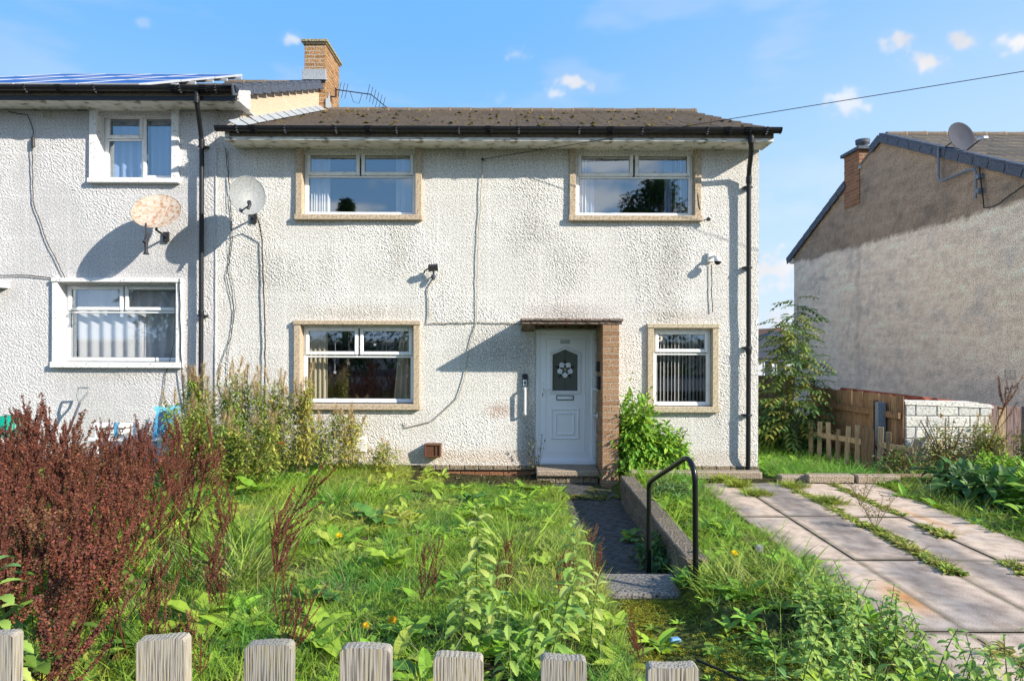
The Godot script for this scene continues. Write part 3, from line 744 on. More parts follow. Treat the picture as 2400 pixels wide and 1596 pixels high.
	# plinth: a projecting course of stone over a set-back one
	for run in [[-1.42, 8], [1.62, 10]]:
		for k in run[1]:
			var x: float = run[0] + k * 0.2255
			part(h, "plinth_stone", bx(Vector3(0.218, 0.075, 0.10), 0.01), M["walling_%d" % (rng.randi() % 3)], Vector3(x + 0.11, 0.062 + rng.randf_range(-0.003, 0.003), FRONT + 0.0))
			part(h, "plinth_stone", bx(Vector3(0.218, 0.10, 0.08), 0.008), M["red_brick_%d" % (rng.randi() % 3)], Vector3(x + 0.05, -0.045, FRONT - 0.03))
	# gas flue and whitewashed vent
	var fb := node("flue_box", h, Vector3(-1.225, 0.34, FRONT + 0.07))
	var bm := MB.new()
	frame_ring(bm, Rect2(-0.125, -0.10, 0.25, 0.20), 0.022, 0.09, 0.17, 0.004)
	bm.ab(Vector3(-0.105, -0.08, -0.07), Vector3(0.105, 0.08, 0.07))
	bm.ab(Vector3(0.045, -0.08, 0.07), Vector3(0.055, 0.08, 0.086))
	part(fb, "cover", bm.mesh(), M.flue_brown)
	var wv := MB.new()
	wv.ab(Vector3(-2.48, 0.30, FRONT - 0.02), Vector3(-2.28, 0.54, FRONT + 0.026), 0.004)
	for k in 3: wv.ab(Vector3(-2.46, 0.42 + k * 0.035, FRONT + 0.024), Vector3(-2.30, 0.432 + k * 0.035, FRONT + 0.034), 0.003)
	part(h, "vent_cover", wv.mesh(), M.white_trim)

func make_door(h: Node3D) -> void:
	var d := node("door", h, Vector3(0.37, 0.14, FRONT - 0.03))
	var w := 0.94
	var ht := 2.085
	var fr := MB.new()
	frame_ring(fr, Rect2(0, 0, w, ht), 0.062, 0.0, 0.08, 0.01)
	frame_ring(fr, Rect2(0.055, 0.055, w - 0.11, ht - 0.11), 0.03, -0.012, 0.05, 0.008)
	fr.ab(Vector3(-0.01, -0.03, -0.06), Vector3(w + 0.01, 0.0, 0.035), 0.006)
	part(d, "frame", fr.mesh(), M.upvc_door)
	# leaf with an arch-headed opening for the glass
	var cx := 0.468
	var gx := 0.215
	var arch := [Vector2(cx - gx, 1.105), Vector2(cx + gx, 1.105), Vector2(cx + gx, 1.70), Vector2(cx, 1.79), Vector2(cx - gx, 1.70)]
	var lf := MB.new()
	var zz := Vector3(0, 0, -0.045)
	var at := Vector3(0, 0, -0.015)
	for q in [[Vector2(0.085, 0.085), Vector2(cx - gx, 0.085), Vector2(cx - gx, ht - 0.085), Vector2(0.085, ht - 0.085)], [Vector2(cx + gx, 0.085), Vector2(w - 0.085, 0.085), Vector2(w - 0.085, ht - 0.085), Vector2(cx + gx, ht - 0.085)], [Vector2(cx - gx, 0.085), Vector2(cx + gx, 0.085), Vector2(cx + gx, 1.105), Vector2(cx - gx, 1.105)], [Vector2(cx - gx, 1.70), Vector2(cx, 1.79), Vector2(cx, ht - 0.085), Vector2(cx - gx, ht - 0.085)], [Vector2(cx, 1.79), Vector2(cx + gx, 1.70), Vector2(cx + gx, ht - 0.085), Vector2(cx, ht - 0.085)]]:
		lf.prism(q, at, Vector3(1, 0, 0), Vector3(0, 1, 0), zz)
	part(d, "leaf", lf.mesh(), M.upvc_door)
	var mo := MB.new()
	for k in 2:
		var big: float = [1.10, 0.97][k]
		var pts := []
		for p in arch: pts.append(Vector3(cx + (p.x - cx) * big, 1.42 + (p.y - 1.42) * (1.0 + (big - 1.0) * 0.7), -0.013 + 0.004 * k))
		pts.append(pts[0])
		for i in 5: mo.tube([pts[i], pts[i + 1]], 0.016 if k == 0 else 0.012, -1, 6)
	frame_ring(mo, Rect2(cx - 0.225, 0.355, 0.45, 0.49), 0.028, 0.004, 0.03, 0.012)
	frame_ring(mo, Rect2(cx - 0.15, 0.425, 0.30, 0.35), 0.024, 0.002, 0.03, 0.011)
	frame_ring(mo, Rect2(0.155, 0.15, w - 0.31, ht - 0.30), 0.016, -0.006, 0.02, 0.007)
	part(d, "moulding", mo.mesh(), M.upvc_door)
	var gl := MB.new()
	gl.prism(arch, Vector3(0, 0, -0.03), Vector3(1, 0, 0), Vector3(0, 1, 0), Vector3(0, 0, -0.02))
	part(d, "glass_panel", gl.mesh(), M.door_glass)
	# leaded rose
	var rc := Vector2(cx, 1.455)
	var bk := MB.new()
	for k in 5:
		var a := PI * 0.5 + TAU * k / 5.0
		bk.prism([rc + Vector2(cos(a), sin(a)) * 0.178, rc + Vector2(cos(a + 0.42), sin(a + 0.42)) * 0.08, rc + Vector2(cos(a - 0.42), sin(a - 0.42)) * 0.08], Vector3(0, 0, -0.028), Vector3(1, 0, 0), Vector3(0, 1, 0), Vector3(0, 0, -0.01))
	bk.ab(Vector3(cx - 0.004, 1.56, -0.04), Vector3(cx + 0.004, 1.78, -0.0265))
	bk.ab(Vector3(cx - 0.003, 1.11, -0.04), Vector3(cx + 0.003, 1.33, -0.0275))
	bk.lathe(Vector3(cx, 1.455, -0.026), Basis(Vector3.RIGHT, PI * 0.5), [Vector2(0.03, 0.0), Vector2(0.044, 0.0), Vector2(0.044, 0.008), Vector2(0.03, 0.008)], 20)
	part(d, "lead_work", bk.mesh(), M.rose_black)
	for k in 5:
		var a := PI * 0.5 + TAU * (k + 0.5) / 5.0
		var pc := rc + Vector2(cos(a), sin(a)) * 0.072
		var poly := []
		for i in 14:
			var b := TAU * i / 14.0
			var rad := 0.052 * (1.0 + 0.12 * cos(3.0 * (b - a)))
			poly.append(pc + Vector2(cos(b), sin(b)) * rad * Vector2(1.0, 1.0))
		var pm := MB.new()
		pm.prism(poly, Vector3(0, 0, -0.022), Vector3(1, 0, 0), Vector3(0, 1, 0), Vector3(0, 0, -0.008))
		part(d, "petal", pm.mesh(), M.rose_white)
	var ce := MB.new()
	ce.lathe(Vector3(cx, 1.455, -0.018), Basis(Vector3.RIGHT, PI * 0.5), [Vector2(0.0, 0.004), Vector2(0.014, 0.003), Vector2(0.02, 0.0)], 12)
	part(d, "rose_centre", ce.mesh(), M.stone_trim)
	var pq := MB.new()
	pq.ab(Vector3(cx - 0.075, 1.86, -0.016), Vector3(cx + 0.075, 1.93, -0.010), 0.002)
	part(d, "number_plate", pq.mesh(), M.plaque)
	var lb := MB.new()
	frame_ring(lb, Rect2(cx - 0.135, 0.975, 0.27, 0.075), 0.010, 0.003, 0.02, 0.002)
	part(d, "letterbox_surround", lb.mesh(), M.rubber)
	var lb2 := MB.new()
	lb2.ab(Vector3(cx - 0.124, 0.986, -0.02), Vector3(cx + 0.124, 1.039, -0.003), 0.003)
	part(d, "letterbox_flap", lb2.mesh(), M.upvc)
	var ha := MB.new()
	ha.ab(Vector3(0.095, 1.02, -0.02), Vector3(0.130, 1.26, 0.0), 0.006)
	ha.tube([Vector3(0.112, 1.165, 0.0), Vector3(0.112, 1.165, 0.045), Vector3(0.135, 1.163, 0.055), Vector3(0.235, 1.160, 0.052)], 0.010, -1, 8)
	part(d, "handle", ha.mesh(), M.upvc)
	var ky := MB.new()
	ky.ab(Vector3(0.107, 1.045, -0.002), Vector3(0.118, 1.085, 0.003), 0.002)
	part(d, "keyhole", ky.mesh(), M.rubber)

func left_house() -> void:
	var h := thing("terrace_house", "taller white pebble-dashed house with solar panels at the left edge", "house")
	var wu := Rect2(-6.62, 4.485, 1.40, 1.16)
	var wl := Rect2(-7.19, 1.60, 2.02, 1.40)
	var holes := [wu.grow(-0.03), wl.grow(-0.03)]
	holes[0].size.y += 0.1
	var stains := [[Vector2(-6.0, 1.5), Vector2(1.5, 0.2), 0.5, Color(0.7, 0.64, 0.55)], [Vector2(-6.0, 5.6), Vector2(3.0, 0.3), 0.7, Color(0.72, 0.68, 0.6)], [Vector2(-5.3, 3.1), Vector2(0.8, 0.2), 0.6, Color(0.6, 0.6, 0.62)]]
	part(h, "rough_cast_wall", rough_wall(-8.3, -4.655, -0.1, 5.64, 0.0110, holes, 0.016, 31, 42.0, stains), M.render_white)
	part(h, "rough_cast_wall", rough_wall(-4.655, -4.25, 5.05, 5.64, 0.0100, [], 0.019, 12, 50.0, [[Vector2(-4.45, 5.6), Vector2(0.5, 0.35), 0.8, Color(0.6, 0.55, 0.48)]]), M.render_cream)
	var m := MB.new()
	inner_wall(m, -12.0, -4.66, -0.3, 5.64, FRONT - 0.27, FRONT - 0.03, [wu.grow(-0.09), wl.grow(-0.09)])
	m.ab(Vector3(-12.0, -0.3, FRONT - 0.031), Vector3(-8.3, 5.64, FRONT))
	m.ab(Vector3(-12.0, -0.3, FRONT - 9.0), Vector3(-4.3, 5.6, FRONT - 8.76))
	m.ab(Vector3(-4.657, 0.0, FRONT - 0.02), Vector3(-4.640, 5.05, FRONT + 0.018))
	part(h, "inner_wall", m.mesh(), M.render_white)
	var gb := MB.new()
	gb.prism([Vector2(0, 4.9), Vector2(9.0, 4.9), Vector2(9.0, 5.8), Vector2(4.5, 7.70), Vector2(0.0, 5.90)], Vector3(-4.24, 0, FRONT - 0.015), Vector3(0, 0, -1), Vector3(0, 1, 0), Vector3(-0.3, 0, 0))
	part(h, "gable_wall", gb.mesh(), M.render_peach)
	var so := MB.new()
	so.ab(Vector3(-12.0, 5.64, FRONT - 0.25), Vector3(-4.15, 5.665, -10.27))
	so.prism([Vector2(0, 5.636), Vector2(0.44, 5.636), Vector2(0.44, 5.95), Vector2(0.0, 5.80)], Vector3(-4.15, 0, -10.265), Vector3(0, 0, -1), Vector3(0, 1, 0), Vector3(0.03, 0, 0))
	part(h, "soffit", so.mesh(), M.fascia_white)
	var fa := MB.new()
	fa.ab(Vector3(-12.0, 5.636, -10.27), Vector3(-4.16, 5.83, -10.245), 0.004)
	part(h, "fascia", fa.mesh(), M.fascia_black)
	gutter(h, -12.0, -4.12, 5.815, -10.178, [-8.2, -7.25, -6.22, -4.95, -4.42], [-6.75, -5.05, -4.6])
	var ry := 5.76
	var sl := 0.392
	var ro := MB.new()
	roof_slab(ro, -12.5, -4.2, 10.24, ry + 0.03, 15.2, ry + 5.08 * sl)
	roof_slab(ro, -12.5, -4.2, 20.3, ry, 15.2, ry + 5.08 * sl)
	var roof := part(h, "roof", ro.mesh(), M.tile_1)
	var kinds := [M.tile_0, M.tile_1, M.tile_3, M.tile_3]
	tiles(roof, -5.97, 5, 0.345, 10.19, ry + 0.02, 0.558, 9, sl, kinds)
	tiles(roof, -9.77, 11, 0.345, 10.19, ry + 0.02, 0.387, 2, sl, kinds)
	ridge(roof, -6.4, -4.6, ry + 5.08 * sl + 0.025, -15.2, M.tile_1)
	var vg := MB.new()
	vg.ab(Vector3(-0.075, 0.0, -0.40), Vector3(0.075, 0.035, 0.0), 0.006)
	vg.ab(Vector3(0.045, -0.135, -0.40), Vector3(0.075, 0.0, 0.0), 0.006)
	var vm := vg.mesh()
	for k in 12:
		var d := 10.06 + k * 0.40
		part(roof, "verge_cap", vm, M.slate_grey, Vector3(-4.21, ry + (d - 10.12) * sl + 0.055, -d), Basis(Vector3.RIGHT, atan(sl) - 0.06))
	var two := [Rect2(0.0, 0.655, 0.52, 0.345), Rect2(0.545, 0.0, 0.455, 1.0)]
	window(h, wu, 0.115, 0.22, 0.075, 0.0, M.white_trim, two, [Rect2(0.0, 0.0, 0.52, 0.625)], Color(1, 1, 1))
	var lo := window(h, wl, 0.085, 0.22, 0.09, 0.065, M.white_trim, [Rect2(0.0, 0.675, 0.485, 0.325), Rect2(0.515, 0.675, 0.485, 0.325)], [Rect2(0.0, 0.0, 1.0, 0.645)], Color(1, 1, 1))
	var tv := bx(Vector3(0.36, 0.014, 0.012), 0.004)
	for x in [-6.62, -5.72]: part(lo, "trickle_vent", tv, M.upvc, Vector3(x, 2.865, FRONT + 0.055 - 0.22 + 0.028))
	airbrick(h, Vector3(-7.28, 5.575, FRONT + 0.01), 0.20, 0.13)
	# chimney
	var ch := node("chimney", h)
	brick_pier(ch, -4.56, -4.10, -14.9, -16.1, 7.0, 18, 0.0853, [M.chimney_brick_0, M.chimney_brick_1, M.chimney_brick_2], M.mortar_light, 0.235)
	var cm := MB.new()
	cm.ab(Vector3(-4.62, 8.535, -16.16), Vector3(-4.04, 8.60, -14.84), 0.012)
	cm.ab(Vector3(-4.59, 8.50, -16.13), Vector3(-4.07, 8.534, -14.87), 0.01)
	part(ch, "cap", cm.mesh(), M.cap_concrete)
	var lm := MB.new()
	lm.ab(Vector3(-4.60, 7.68, -14.96), Vector3(-4.09, 7.96, -14.885), 0.004)
	lm.box(Vector3(-4.30, 7.70, -14.78), Vector3(0.55, 0.012, 0.26), 0.003, Basis(Vector3.RIGHT, 0.42))
	lm.prism([Vector2(0, 7.12), Vector2(0.6, 7.25), Vector2(0.35, 7.36), Vector2(0.28, 7.55), Vector2(0.18, 7.38), Vector2(0.0, 7.32)], Vector3(-4.09, 0, -14.88), Vector3(0, 0, -1), Vector3(0, 1, 0), Vector3(0.012, 0, 0))
	part(ch, "lead_flashing", lm.mesh(), M.lead)
	# neighbour front door hood at the frame edge
	var hd := MB.new()
	hd.ab(Vector3(-8.9, 2.84, FRONT - 0.02), Vector3(-7.90, 2.91, -10.45), 0.01)
	part(h, "canopy", hd.mesh(), M.upvc)

func solar_panels() -> void:
	var an := atan(0.425)
	var up := Vector3(0, sin(an), -cos(an))
	var nn := Vector3(0, cos(an), sin(an))
	var ba := Basis(Vector3.RIGHT, up.cross(Vector3.RIGHT) * -1.0, up * -1.0)
	ba = Basis(Vector3.RIGHT, an)
	var wd := 0.98
	var ln := 1.47
	var fm := MB.new()
	fm.ab(Vector3(-wd / 2, -0.02, -0.03 - 0.0), Vector3(wd / 2, 0.02, 0.0), 0.003)
	fm.ab(Vector3(-wd / 2, -0.02, -ln), Vector3(wd / 2, 0.02, -ln + 0.03), 0.003)
	fm.ab(Vector3(-wd / 2, -0.02, -ln + 0.03), Vector3(-wd / 2 + 0.016, 0.02, -0.03), 0.003)
	fm.ab(Vector3(wd / 2 - 0.016, -0.02, -ln + 0.03), Vector3(wd / 2, 0.02, -0.03), 0.003)
	var fmesh := fm.mesh()
	var cm := MB.new()
	cm.ab(Vector3(-wd / 2 + 0.016, -0.012, -ln + 0.03), Vector3(wd / 2 - 0.016, 0.012, -0.03))
	var cmesh := cm.mesh()
	for j in 3:
		for i in 4:
			var d := 10.80 + j * 1.385
			var nth: String = ["first", "second", "third", "fourth"][i]
			var row: String = ["bottom", "middle", "top"][j]
			var p := thing("solar_panel", "blue solar panel in a white frame, %s row, %s from the right" % [row, nth], "solar panel", Vector3(-5.92 - wd / 2 - i * 1.0, 5.79 + (d - 10.12) * 0.425, -d), 0.0, "solar panels on the left roof")
			p.basis = ba
			part(p, "frame", fmesh, M.aluminium)
			part(p, "cells", cmesh, M.panel_blue)
			if i == 0:
				var rl := MB.new()
				rl.ab(Vector3(-0.4, -0.075, -0.36), Vector3(wd / 2 + 0.10, -0.025, -0.31), 0.003)
				part(p, "mounting_rail", rl.mesh(), M.aluminium)
				part(p, "mounting_rail", rl.mesh(), M.aluminium, Vector3(0, 0, -0.80))

func right_house() -> void:
	var h := thing("gable_end_house", "house at the right edge showing its mottled brown and grey gable end", "house")
	var X := 8.5
	var ridge_d := 15.7
	var yr := 6.74
	var sl := 0.425
	var d0 := 10.9
	var d1 := 20.6
	# gable wall: a grid with a brown upper part and a paler washed lower part, whose edge wanders
	var m := MB.new()
	var wav := FastNoiseLite.new()
	wav.seed = 4; wav.frequency = 0.9; wav.fractal_octaves = 4
	var cell := 0.06
	var nd := int((d1 - d0) / cell)
	var ny := int((6.9 + 1.0) / cell)
	for j in ny + 1:
		for i in nd + 1:
			var d := d0 + i * cell
			var top := yr - absf(d - ridge_d) * sl
			var y := minf(-1.0 + j * cell, top)
			var edge := 4.40 + wav.get_noise_1d(d * 1.3) * 0.07 + wav.get_noise_1d(d * 9.0) * 0.05
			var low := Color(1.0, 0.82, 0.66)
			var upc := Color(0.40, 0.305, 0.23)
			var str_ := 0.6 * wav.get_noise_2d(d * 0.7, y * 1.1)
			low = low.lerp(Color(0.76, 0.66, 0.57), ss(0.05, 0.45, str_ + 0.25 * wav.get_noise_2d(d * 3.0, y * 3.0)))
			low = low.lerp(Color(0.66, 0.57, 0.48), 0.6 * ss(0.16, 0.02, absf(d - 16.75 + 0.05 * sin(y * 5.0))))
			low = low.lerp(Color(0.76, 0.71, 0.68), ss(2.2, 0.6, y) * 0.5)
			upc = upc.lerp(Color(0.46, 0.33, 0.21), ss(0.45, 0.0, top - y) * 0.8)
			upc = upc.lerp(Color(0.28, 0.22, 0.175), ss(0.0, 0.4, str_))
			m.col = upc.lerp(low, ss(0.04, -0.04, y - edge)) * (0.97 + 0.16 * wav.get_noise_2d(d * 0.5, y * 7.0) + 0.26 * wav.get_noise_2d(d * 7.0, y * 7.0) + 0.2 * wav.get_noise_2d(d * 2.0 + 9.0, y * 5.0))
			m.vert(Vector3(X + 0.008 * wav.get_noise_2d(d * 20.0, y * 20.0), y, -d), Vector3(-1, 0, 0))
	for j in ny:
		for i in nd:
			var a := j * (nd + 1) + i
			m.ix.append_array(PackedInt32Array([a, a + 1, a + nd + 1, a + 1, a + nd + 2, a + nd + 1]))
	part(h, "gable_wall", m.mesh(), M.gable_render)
	var b := MB.new()
	b.col = Color(0.5, 0.435, 0.37)
	b.ab(Vector3(X + 0.02, -1.0, -d0 - 0.3), Vector3(16.0, 4.60, -d0))
	b.ab(Vector3(X + 0.02, -1.0, -d1), Vector3(16.0, 4.60, -d1 + 0.3))
	b.ab(Vector3(X + 0.02, -1.0, -d1 + 0.3), Vector3(X + 0.25, 4.60, -d0 - 0.3))
	part(h, "wall", b.mesh(), M.gable_render)
	var ro := MB.new()
	roof_slab(ro, X - 0.02, 16.5, d0 - 0.4, yr + 0.06 - (ridge_d - d0 + 0.4) * sl, ridge_d, yr + 0.06, 0.07)
	roof_slab(ro, X - 0.02, 16.5, d1 + 0.35, yr + 0.06 - (d1 + 0.35 - ridge_d) * sl, ridge_d, yr + 0.06, 0.07)
	var roof := part(h, "roof", ro.mesh(), M.tile_1)
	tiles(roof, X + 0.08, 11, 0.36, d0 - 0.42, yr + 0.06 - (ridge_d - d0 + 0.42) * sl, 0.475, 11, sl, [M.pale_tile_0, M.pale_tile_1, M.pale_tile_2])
	ridge(roof, X + 0.1, 12.6, yr + 0.10, -ridge_d, M.tile_2)
	var vg := MB.new()
	vg.ab(Vector3(-0.05, 0.0, -0.42), Vector3(0.13, 0.035, 0.0), 0.006)
	vg.ab(Vector3(-0.05, -0.17, -0.42), Vector3(-0.02, 0.0, 0.0), 0.006)
	var vm := vg.mesh()
	for k in 13:
		var d := d0 - 0.45 + k * 0.405
		part(roof, "verge_cap", vm, M.slate_grey, Vector3(X - 0.02, yr + 0.09 - (ridge_d - d) * sl, -d), Basis(Vector3.RIGHT, atan(sl) - 0.03))
		var e := d1 + 0.40 - k * 0.405
		if e > 16.5 and e < 17.75: continue
		part(roof, "verge_cap", vm, M.slate_grey, Vector3(X - 0.02, yr + 0.09 - (e - ridge_d) * sl, -e), Basis(Vector3.RIGHT, -atan(sl) + 0.03) * Basis(Vector3.UP, PI) * Basis.from_scale(Vector3(-1, 1, 1)))
	var ev := MB.new()
	ev.ab(Vector3(X - 0.02, 4.42, -d1 - 0.28), Vector3(X + 0.3, 4.58, -d1 - 0.02), 0.01)
	part(h, "eaves_box", ev.mesh(), M.fascia_white)
	# chimney set into the gable, its bricks running down below the roof line
	var ch := node("chimney", h)
	brick_pier(ch, X - 0.035, X + 0.46, -16.66, -17.42, 5.42, 15, 0.0875, [M.red_brick_0, M.red_brick_1, M.red_brick_2], M.mortar, 0.25)
	var cm := MB.new()
	cm.ab(Vector3(X - 0.10, 6.735, -17.5), Vector3(X + 0.53, 6.82, -16.58), 0.012)
	part(ch, "cap", cm.mesh(), M.slate_grey)
	var pt := MB.new()
	pt.lathe(Vector3(X + 0.2, 6.82, -16.95), Basis(), [Vector2(0.13, 0.0), Vector2(0.10, 0.12), Vector2(0.16, 0.13), Vector2(0.17, 0.24), Vector2(0.02, 0.25)], 14)
	part(ch, "chimney_pot", pt.mesh(), M.slate_grey)
	var lm := MB.new()
	lm.box(Vector3(X + 0.15, 6.30, -16.62), Vector3(0.42, 0.09, 0.10), 0.02, Basis(Vector3.RIGHT, -0.4))
	part(ch, "lead_flashing", lm.mesh(), M.lead)
	airbrick(h, Vector3(X - 0.012, 1.51, -11.62), 0.24, 0.15, Basis(Vector3.UP, -PI * 0.5))

# ---------- fixtures on the walls ----------
func dish(called_label: String, ce: Vector3, mt: Material, w: float, mount: Vector3, f: Vector3, roll: float, rusty := false) -> void:
	var t := thing("satellite_dish", called_label, "satellite dish")
	f = f.normalized()
	var r := Vector3.UP.cross(f).normalized()
	var u := f.cross(r)
	u = u.rotated(f, roll); r = r.rotated(f, roll)
	var m := MB.new()
	var rings := 8
	var sides := 28
	for s in 2:
		var prev := []
		for i in rings + 1:
			var q := i / float(rings)
			var row := []
			for k in sides:
				var a := TAU * k / sides
				row.append(ce + (r * cos(a) * 0.5 * w + u * sin(a) * 0.56 * w) * q - f * (0.075 * (1.0 - q * q) + s * 0.006 * (1.0 - 0.3 * q)))
			if i > 0:
				for k in sides:
					var k2 := (k + 1) % sides
					if s == 0: m.quad(prev[k], row[k], row[k2], prev[k2])
					else: m.quad(row[k], prev[k], prev[k2], row[k2])
			prev = row
	for k in sides:
		var a := TAU * k / sides
		var b := TAU * (k + 1) / sides
		var pa := ce + r * cos(a) * 0.5 * w + u * sin(a) * 0.56 * w
		var pb := ce + r * cos(b) * 0.5 * w + u * sin(b) * 0.56 * w
		m.tube([pa, pb], 0.006, -1, 5)
	part(t, "reflector", m.mesh(), mt)
	var am := MB.new()
	var foot := ce - u * 0.50 * w - f * 0.03
	var tip := ce - u * 0.42 * w + f * 0.40 * w + r * 0.02
	if rusty: tip = foot + Vector3(0.05, -0.20, 0.10)
	am.tube([ce - u * 0.30 * w - f * 0.08, foot, foot + f * 0.06, tip], 0.011, -1, 6)
	part(t, "feed_arm", am.mesh(), M.dark_metal)
	var lm := MB.new()
	lm.tube([tip, tip + (ce - tip).normalized() * 0.09], 0.026, 0.032, 10)
	lm.tube([tip + u * 0.01, tip - u * 0.07], 0.022, -1, 8)
	part(t, "receiver", lm.mesh(), M.dark_metal)
	var bm := MB.new()
	var back := ce - f * 0.10
	bm.box(back, Vector3(0.12, 0.16, 0.05), 0.01, Basis(r, u, f))
	bm.tube([back - f * 0.03, back - f * 0.08 - Vector3(0, 0.05, 0), Vector3(back.x - 0.05, mount.y + 0.05, back.z - 0.05), mount], 0.017, -1, 8)
	bm.box(mount, Vector3(0.10, 0.16, 0.02), 0.004)
	part(t, "wall_bracket", bm.mesh(), M.dark_metal)
	if rusty:
		var rm := MB.new()
		rm.tube([tip, tip - Vector3(0, 0.16, 0.0)], 0.03, 0.022, 8)
		rm.lathe(tip - Vector3(0, 0.22, 0), Basis(), [Vector2(0.045, 0.0), Vector2(0.03, 0.03), Vector2(0.022, 0.06)], 10)
		part(t, "old_receiver", rm.mesh(), M.dark_metal)
func fixtures() -> void:
	var W := FRONT + 0.025
	dish("pale grey satellite dish with a black arm at the left of the cream house", Vector3(-3.93, 4.19, FRONT + 0.58), M.dish_grey, 0.53, Vector3(-4.05, 3.95, W), Vector3(0.66, 0.12, 0.72), -0.38)
	dish("rust stained satellite dish on the white house, above its lower window", Vector3(-5.30, 3.96, FRONT + 0.55), M.dish_rusty, 0.66, Vector3(-5.42, 3.65, W), Vector3(0.22, 0.62, 0.74), -0.30, true)
	# swan-necked dish of the right-hand house
	var t := thing("satellite_dish", "dark see-through satellite dish raised on a bent pole over the grey gable", "satellite dish")
	var X := 8.40
	var pm := MB.new()
	pm.tube([Vector3(X, 4.65, -12.36), Vector3(X, 5.12, -12.36), Vector3(X, 5.20, -12.42), Vector3(X, 5.22, -12.6), Vector3(X, 5.20, -13.3), Vector3(X, 5.23, -13.42), Vector3(X, 5.32, -13.45), Vector3(X, 5.88, -13.45)], 0.023, -1, 10)
	part(t, "pole", pm.mesh(), M.grey_post)
	for y in [4.78, 5.04]:
		part(t, "bracket", bx(Vector3(0.13, 0.09, 0.10), 0.008), M.grey_post, Vector3(X + 0.05, y, -12.33))
	var f := Vector3(0.18, 0.20, 0.95).normalized()
	var r := Vector3.UP.cross(f).normalized()
	var u := f.cross(r)
	var ce := Vector3(X + 0.22, 6.0, -13.10)
	var dm := MB.new()
	dm.lathe(ce, Basis(r, f, -u), [Vector2(0.001, -0.075), Vector2(0.12, -0.068), Vector2(0.20, -0.045), Vector2(0.27, -0.01), Vector2(0.29, 0.0), Vector2(0.29, 0.008), Vector2(0.26, -0.004), Vector2(0.18, -0.04), Vector2(0.001, -0.066)], 28)
	part(t, "reflector", dm.mesh(), M.dish_dark)
	var am := MB.new()
	am.tube([Vector3(X, 5.8, -13.45), ce - f * 0.10, ce - f * 0.08 - u * 0.2, ce - u * 0.34 - f * 0.02, ce - u * 0.26 + f * 0.42], 0.014, -1, 6)
	am.box(ce - f * 0.1, Vector3(0.10, 0.22, 0.05), 0.01, Basis(r, u, f))
	part(t, "feed_arm", am.mesh(), M.dark_metal)
	var lm := MB.new()
	lm.tube([ce - u * 0.26 + f * 0.42, ce - u * 0.24 + f * 0.34], 0.03, 0.04, 10)
	lm.box(ce - u * 0.28 + f * 0.47, Vector3(0.10, 0.06, 0.08), 0.01)
	part(t, "receiver", lm.mesh(), M.galvanised)
	# floodlight
	var fl := thing("floodlight", "small black floodlight with a sensor below, in the middle of the cream wall", "light")
	var fm := MB.new()
	fm.box(Vector3(-1.225, 3.17, FRONT + 0.16), Vector3(0.15, 0.105, 0.06), 0.01, Basis(Vector3.RIGHT, 0.45) * Basis(Vector3.UP, 0.25))
	part(fl, "housing", fm.mesh(), M.dark_metal)
	var f2 := MB.new()
	f2.tube([Vector3(-1.225, 3.12, FRONT + 0.13), Vector3(-1.225, 3.06, FRONT + 0.05), Vector3(-1.225, 3.06, FRONT)], 0.014, -1, 6)
	f2.tube([Vector3(-1.29, 3.16, FRONT + 0.13), Vector3(-1.37, 3.13, FRONT + 0.05), Vector3(-1.385, 3.10, FRONT)], 0.012, -1, 6)
	part(fl, "bracket", f2.mesh(), M.dark_metal)
	var f3 := MB.new()
	f3.box(Vector3(-1.225, 3.045, FRONT + 0.09), Vector3(0.07, 0.06, 0.07), 0.02)
	f3.lathe(Vector3(-1.225, 3.0, FRONT + 0.10), Basis(), [Vector2(0.001, -0.02), Vector2(0.025, -0.012), Vector2(0.032, 0.01), Vector2(0.03, 0.03)], 12)
	part(fl, "sensor", f3.mesh(), M.slate_grey)
	# dome camera
	var cmn := thing("security_camera", "white security camera with a dark dome near the right downpipe", "camera")
	var c1 := MB.new()
	c1.box(Vector3(3.10, 3.36, FRONT + 0.03), Vector3(0.10, 0.16, 0.05), 0.015)
	c1.tube([Vector3(3.10, 3.36, FRONT + 0.04), Vector3(3.13, 3.36, FRONT + 0.13), Vector3(3.17, 3.34, FRONT + 0.18)], 0.022, -1, 8)
	c1.lathe(Vector3(3.17, 3.28, FRONT + 0.18), Basis(), [Vector2(0.06, 0.0), Vector2(0.06, 0.035), Vector2(0.045, 0.06), Vector2(0.001, 0.07)], 16)
	part(cmn, "body", c1.mesh(), M.tube_white)
	var c2 := MB.new()
	c2.lathe(Vector3(3.17, 3.28, FRONT + 0.18), Basis(), [Vector2(0.001, -0.055), Vector2(0.03, -0.047), Vector2(0.05, -0.02), Vector2(0.055, 0.0)], 16)
	part(cmn, "dome", c2.mesh(), M.rubber)
	var hk := MB.new()
	hk.box(Vector3(3.05, 3.945, FRONT + 0.09), Vector3(0.06, 0.05, 0.05), 0.01, Basis(Vector3.FORWARD, 0.4))
	hk.tube([Vector3(2.94, 3.92, FRONT + 0.06), Vector3(3.04, 3.945, FRONT + 0.09)], 0.008, -1, 6)
	one("sensor", hk.mesh(), M.dark_metal, "small black sensor at the right end of the upper right window sill", "sensor")
	# door bell and grab rails
	var db := thing("doorbell", "grey doorbell with a square button, left of the white door", "doorbell")
	part(db, "housing", bx(Vector3(0.085, 0.20, 0.035), 0.012), M.dark_metal, Vector3(0.205, 1.43, FRONT + 0.03))
	part(db, "button_plate", bx(Vector3(0.065, 0.10, 0.012), 0.006), M.aluminium, Vector3(0.205, 1.39, FRONT + 0.05))
	part(db, "button", bx(Vector3(0.03, 0.04, 0.008), 0.004), M.slate_grey, Vector3(0.205, 1.39, FRONT + 0.059))
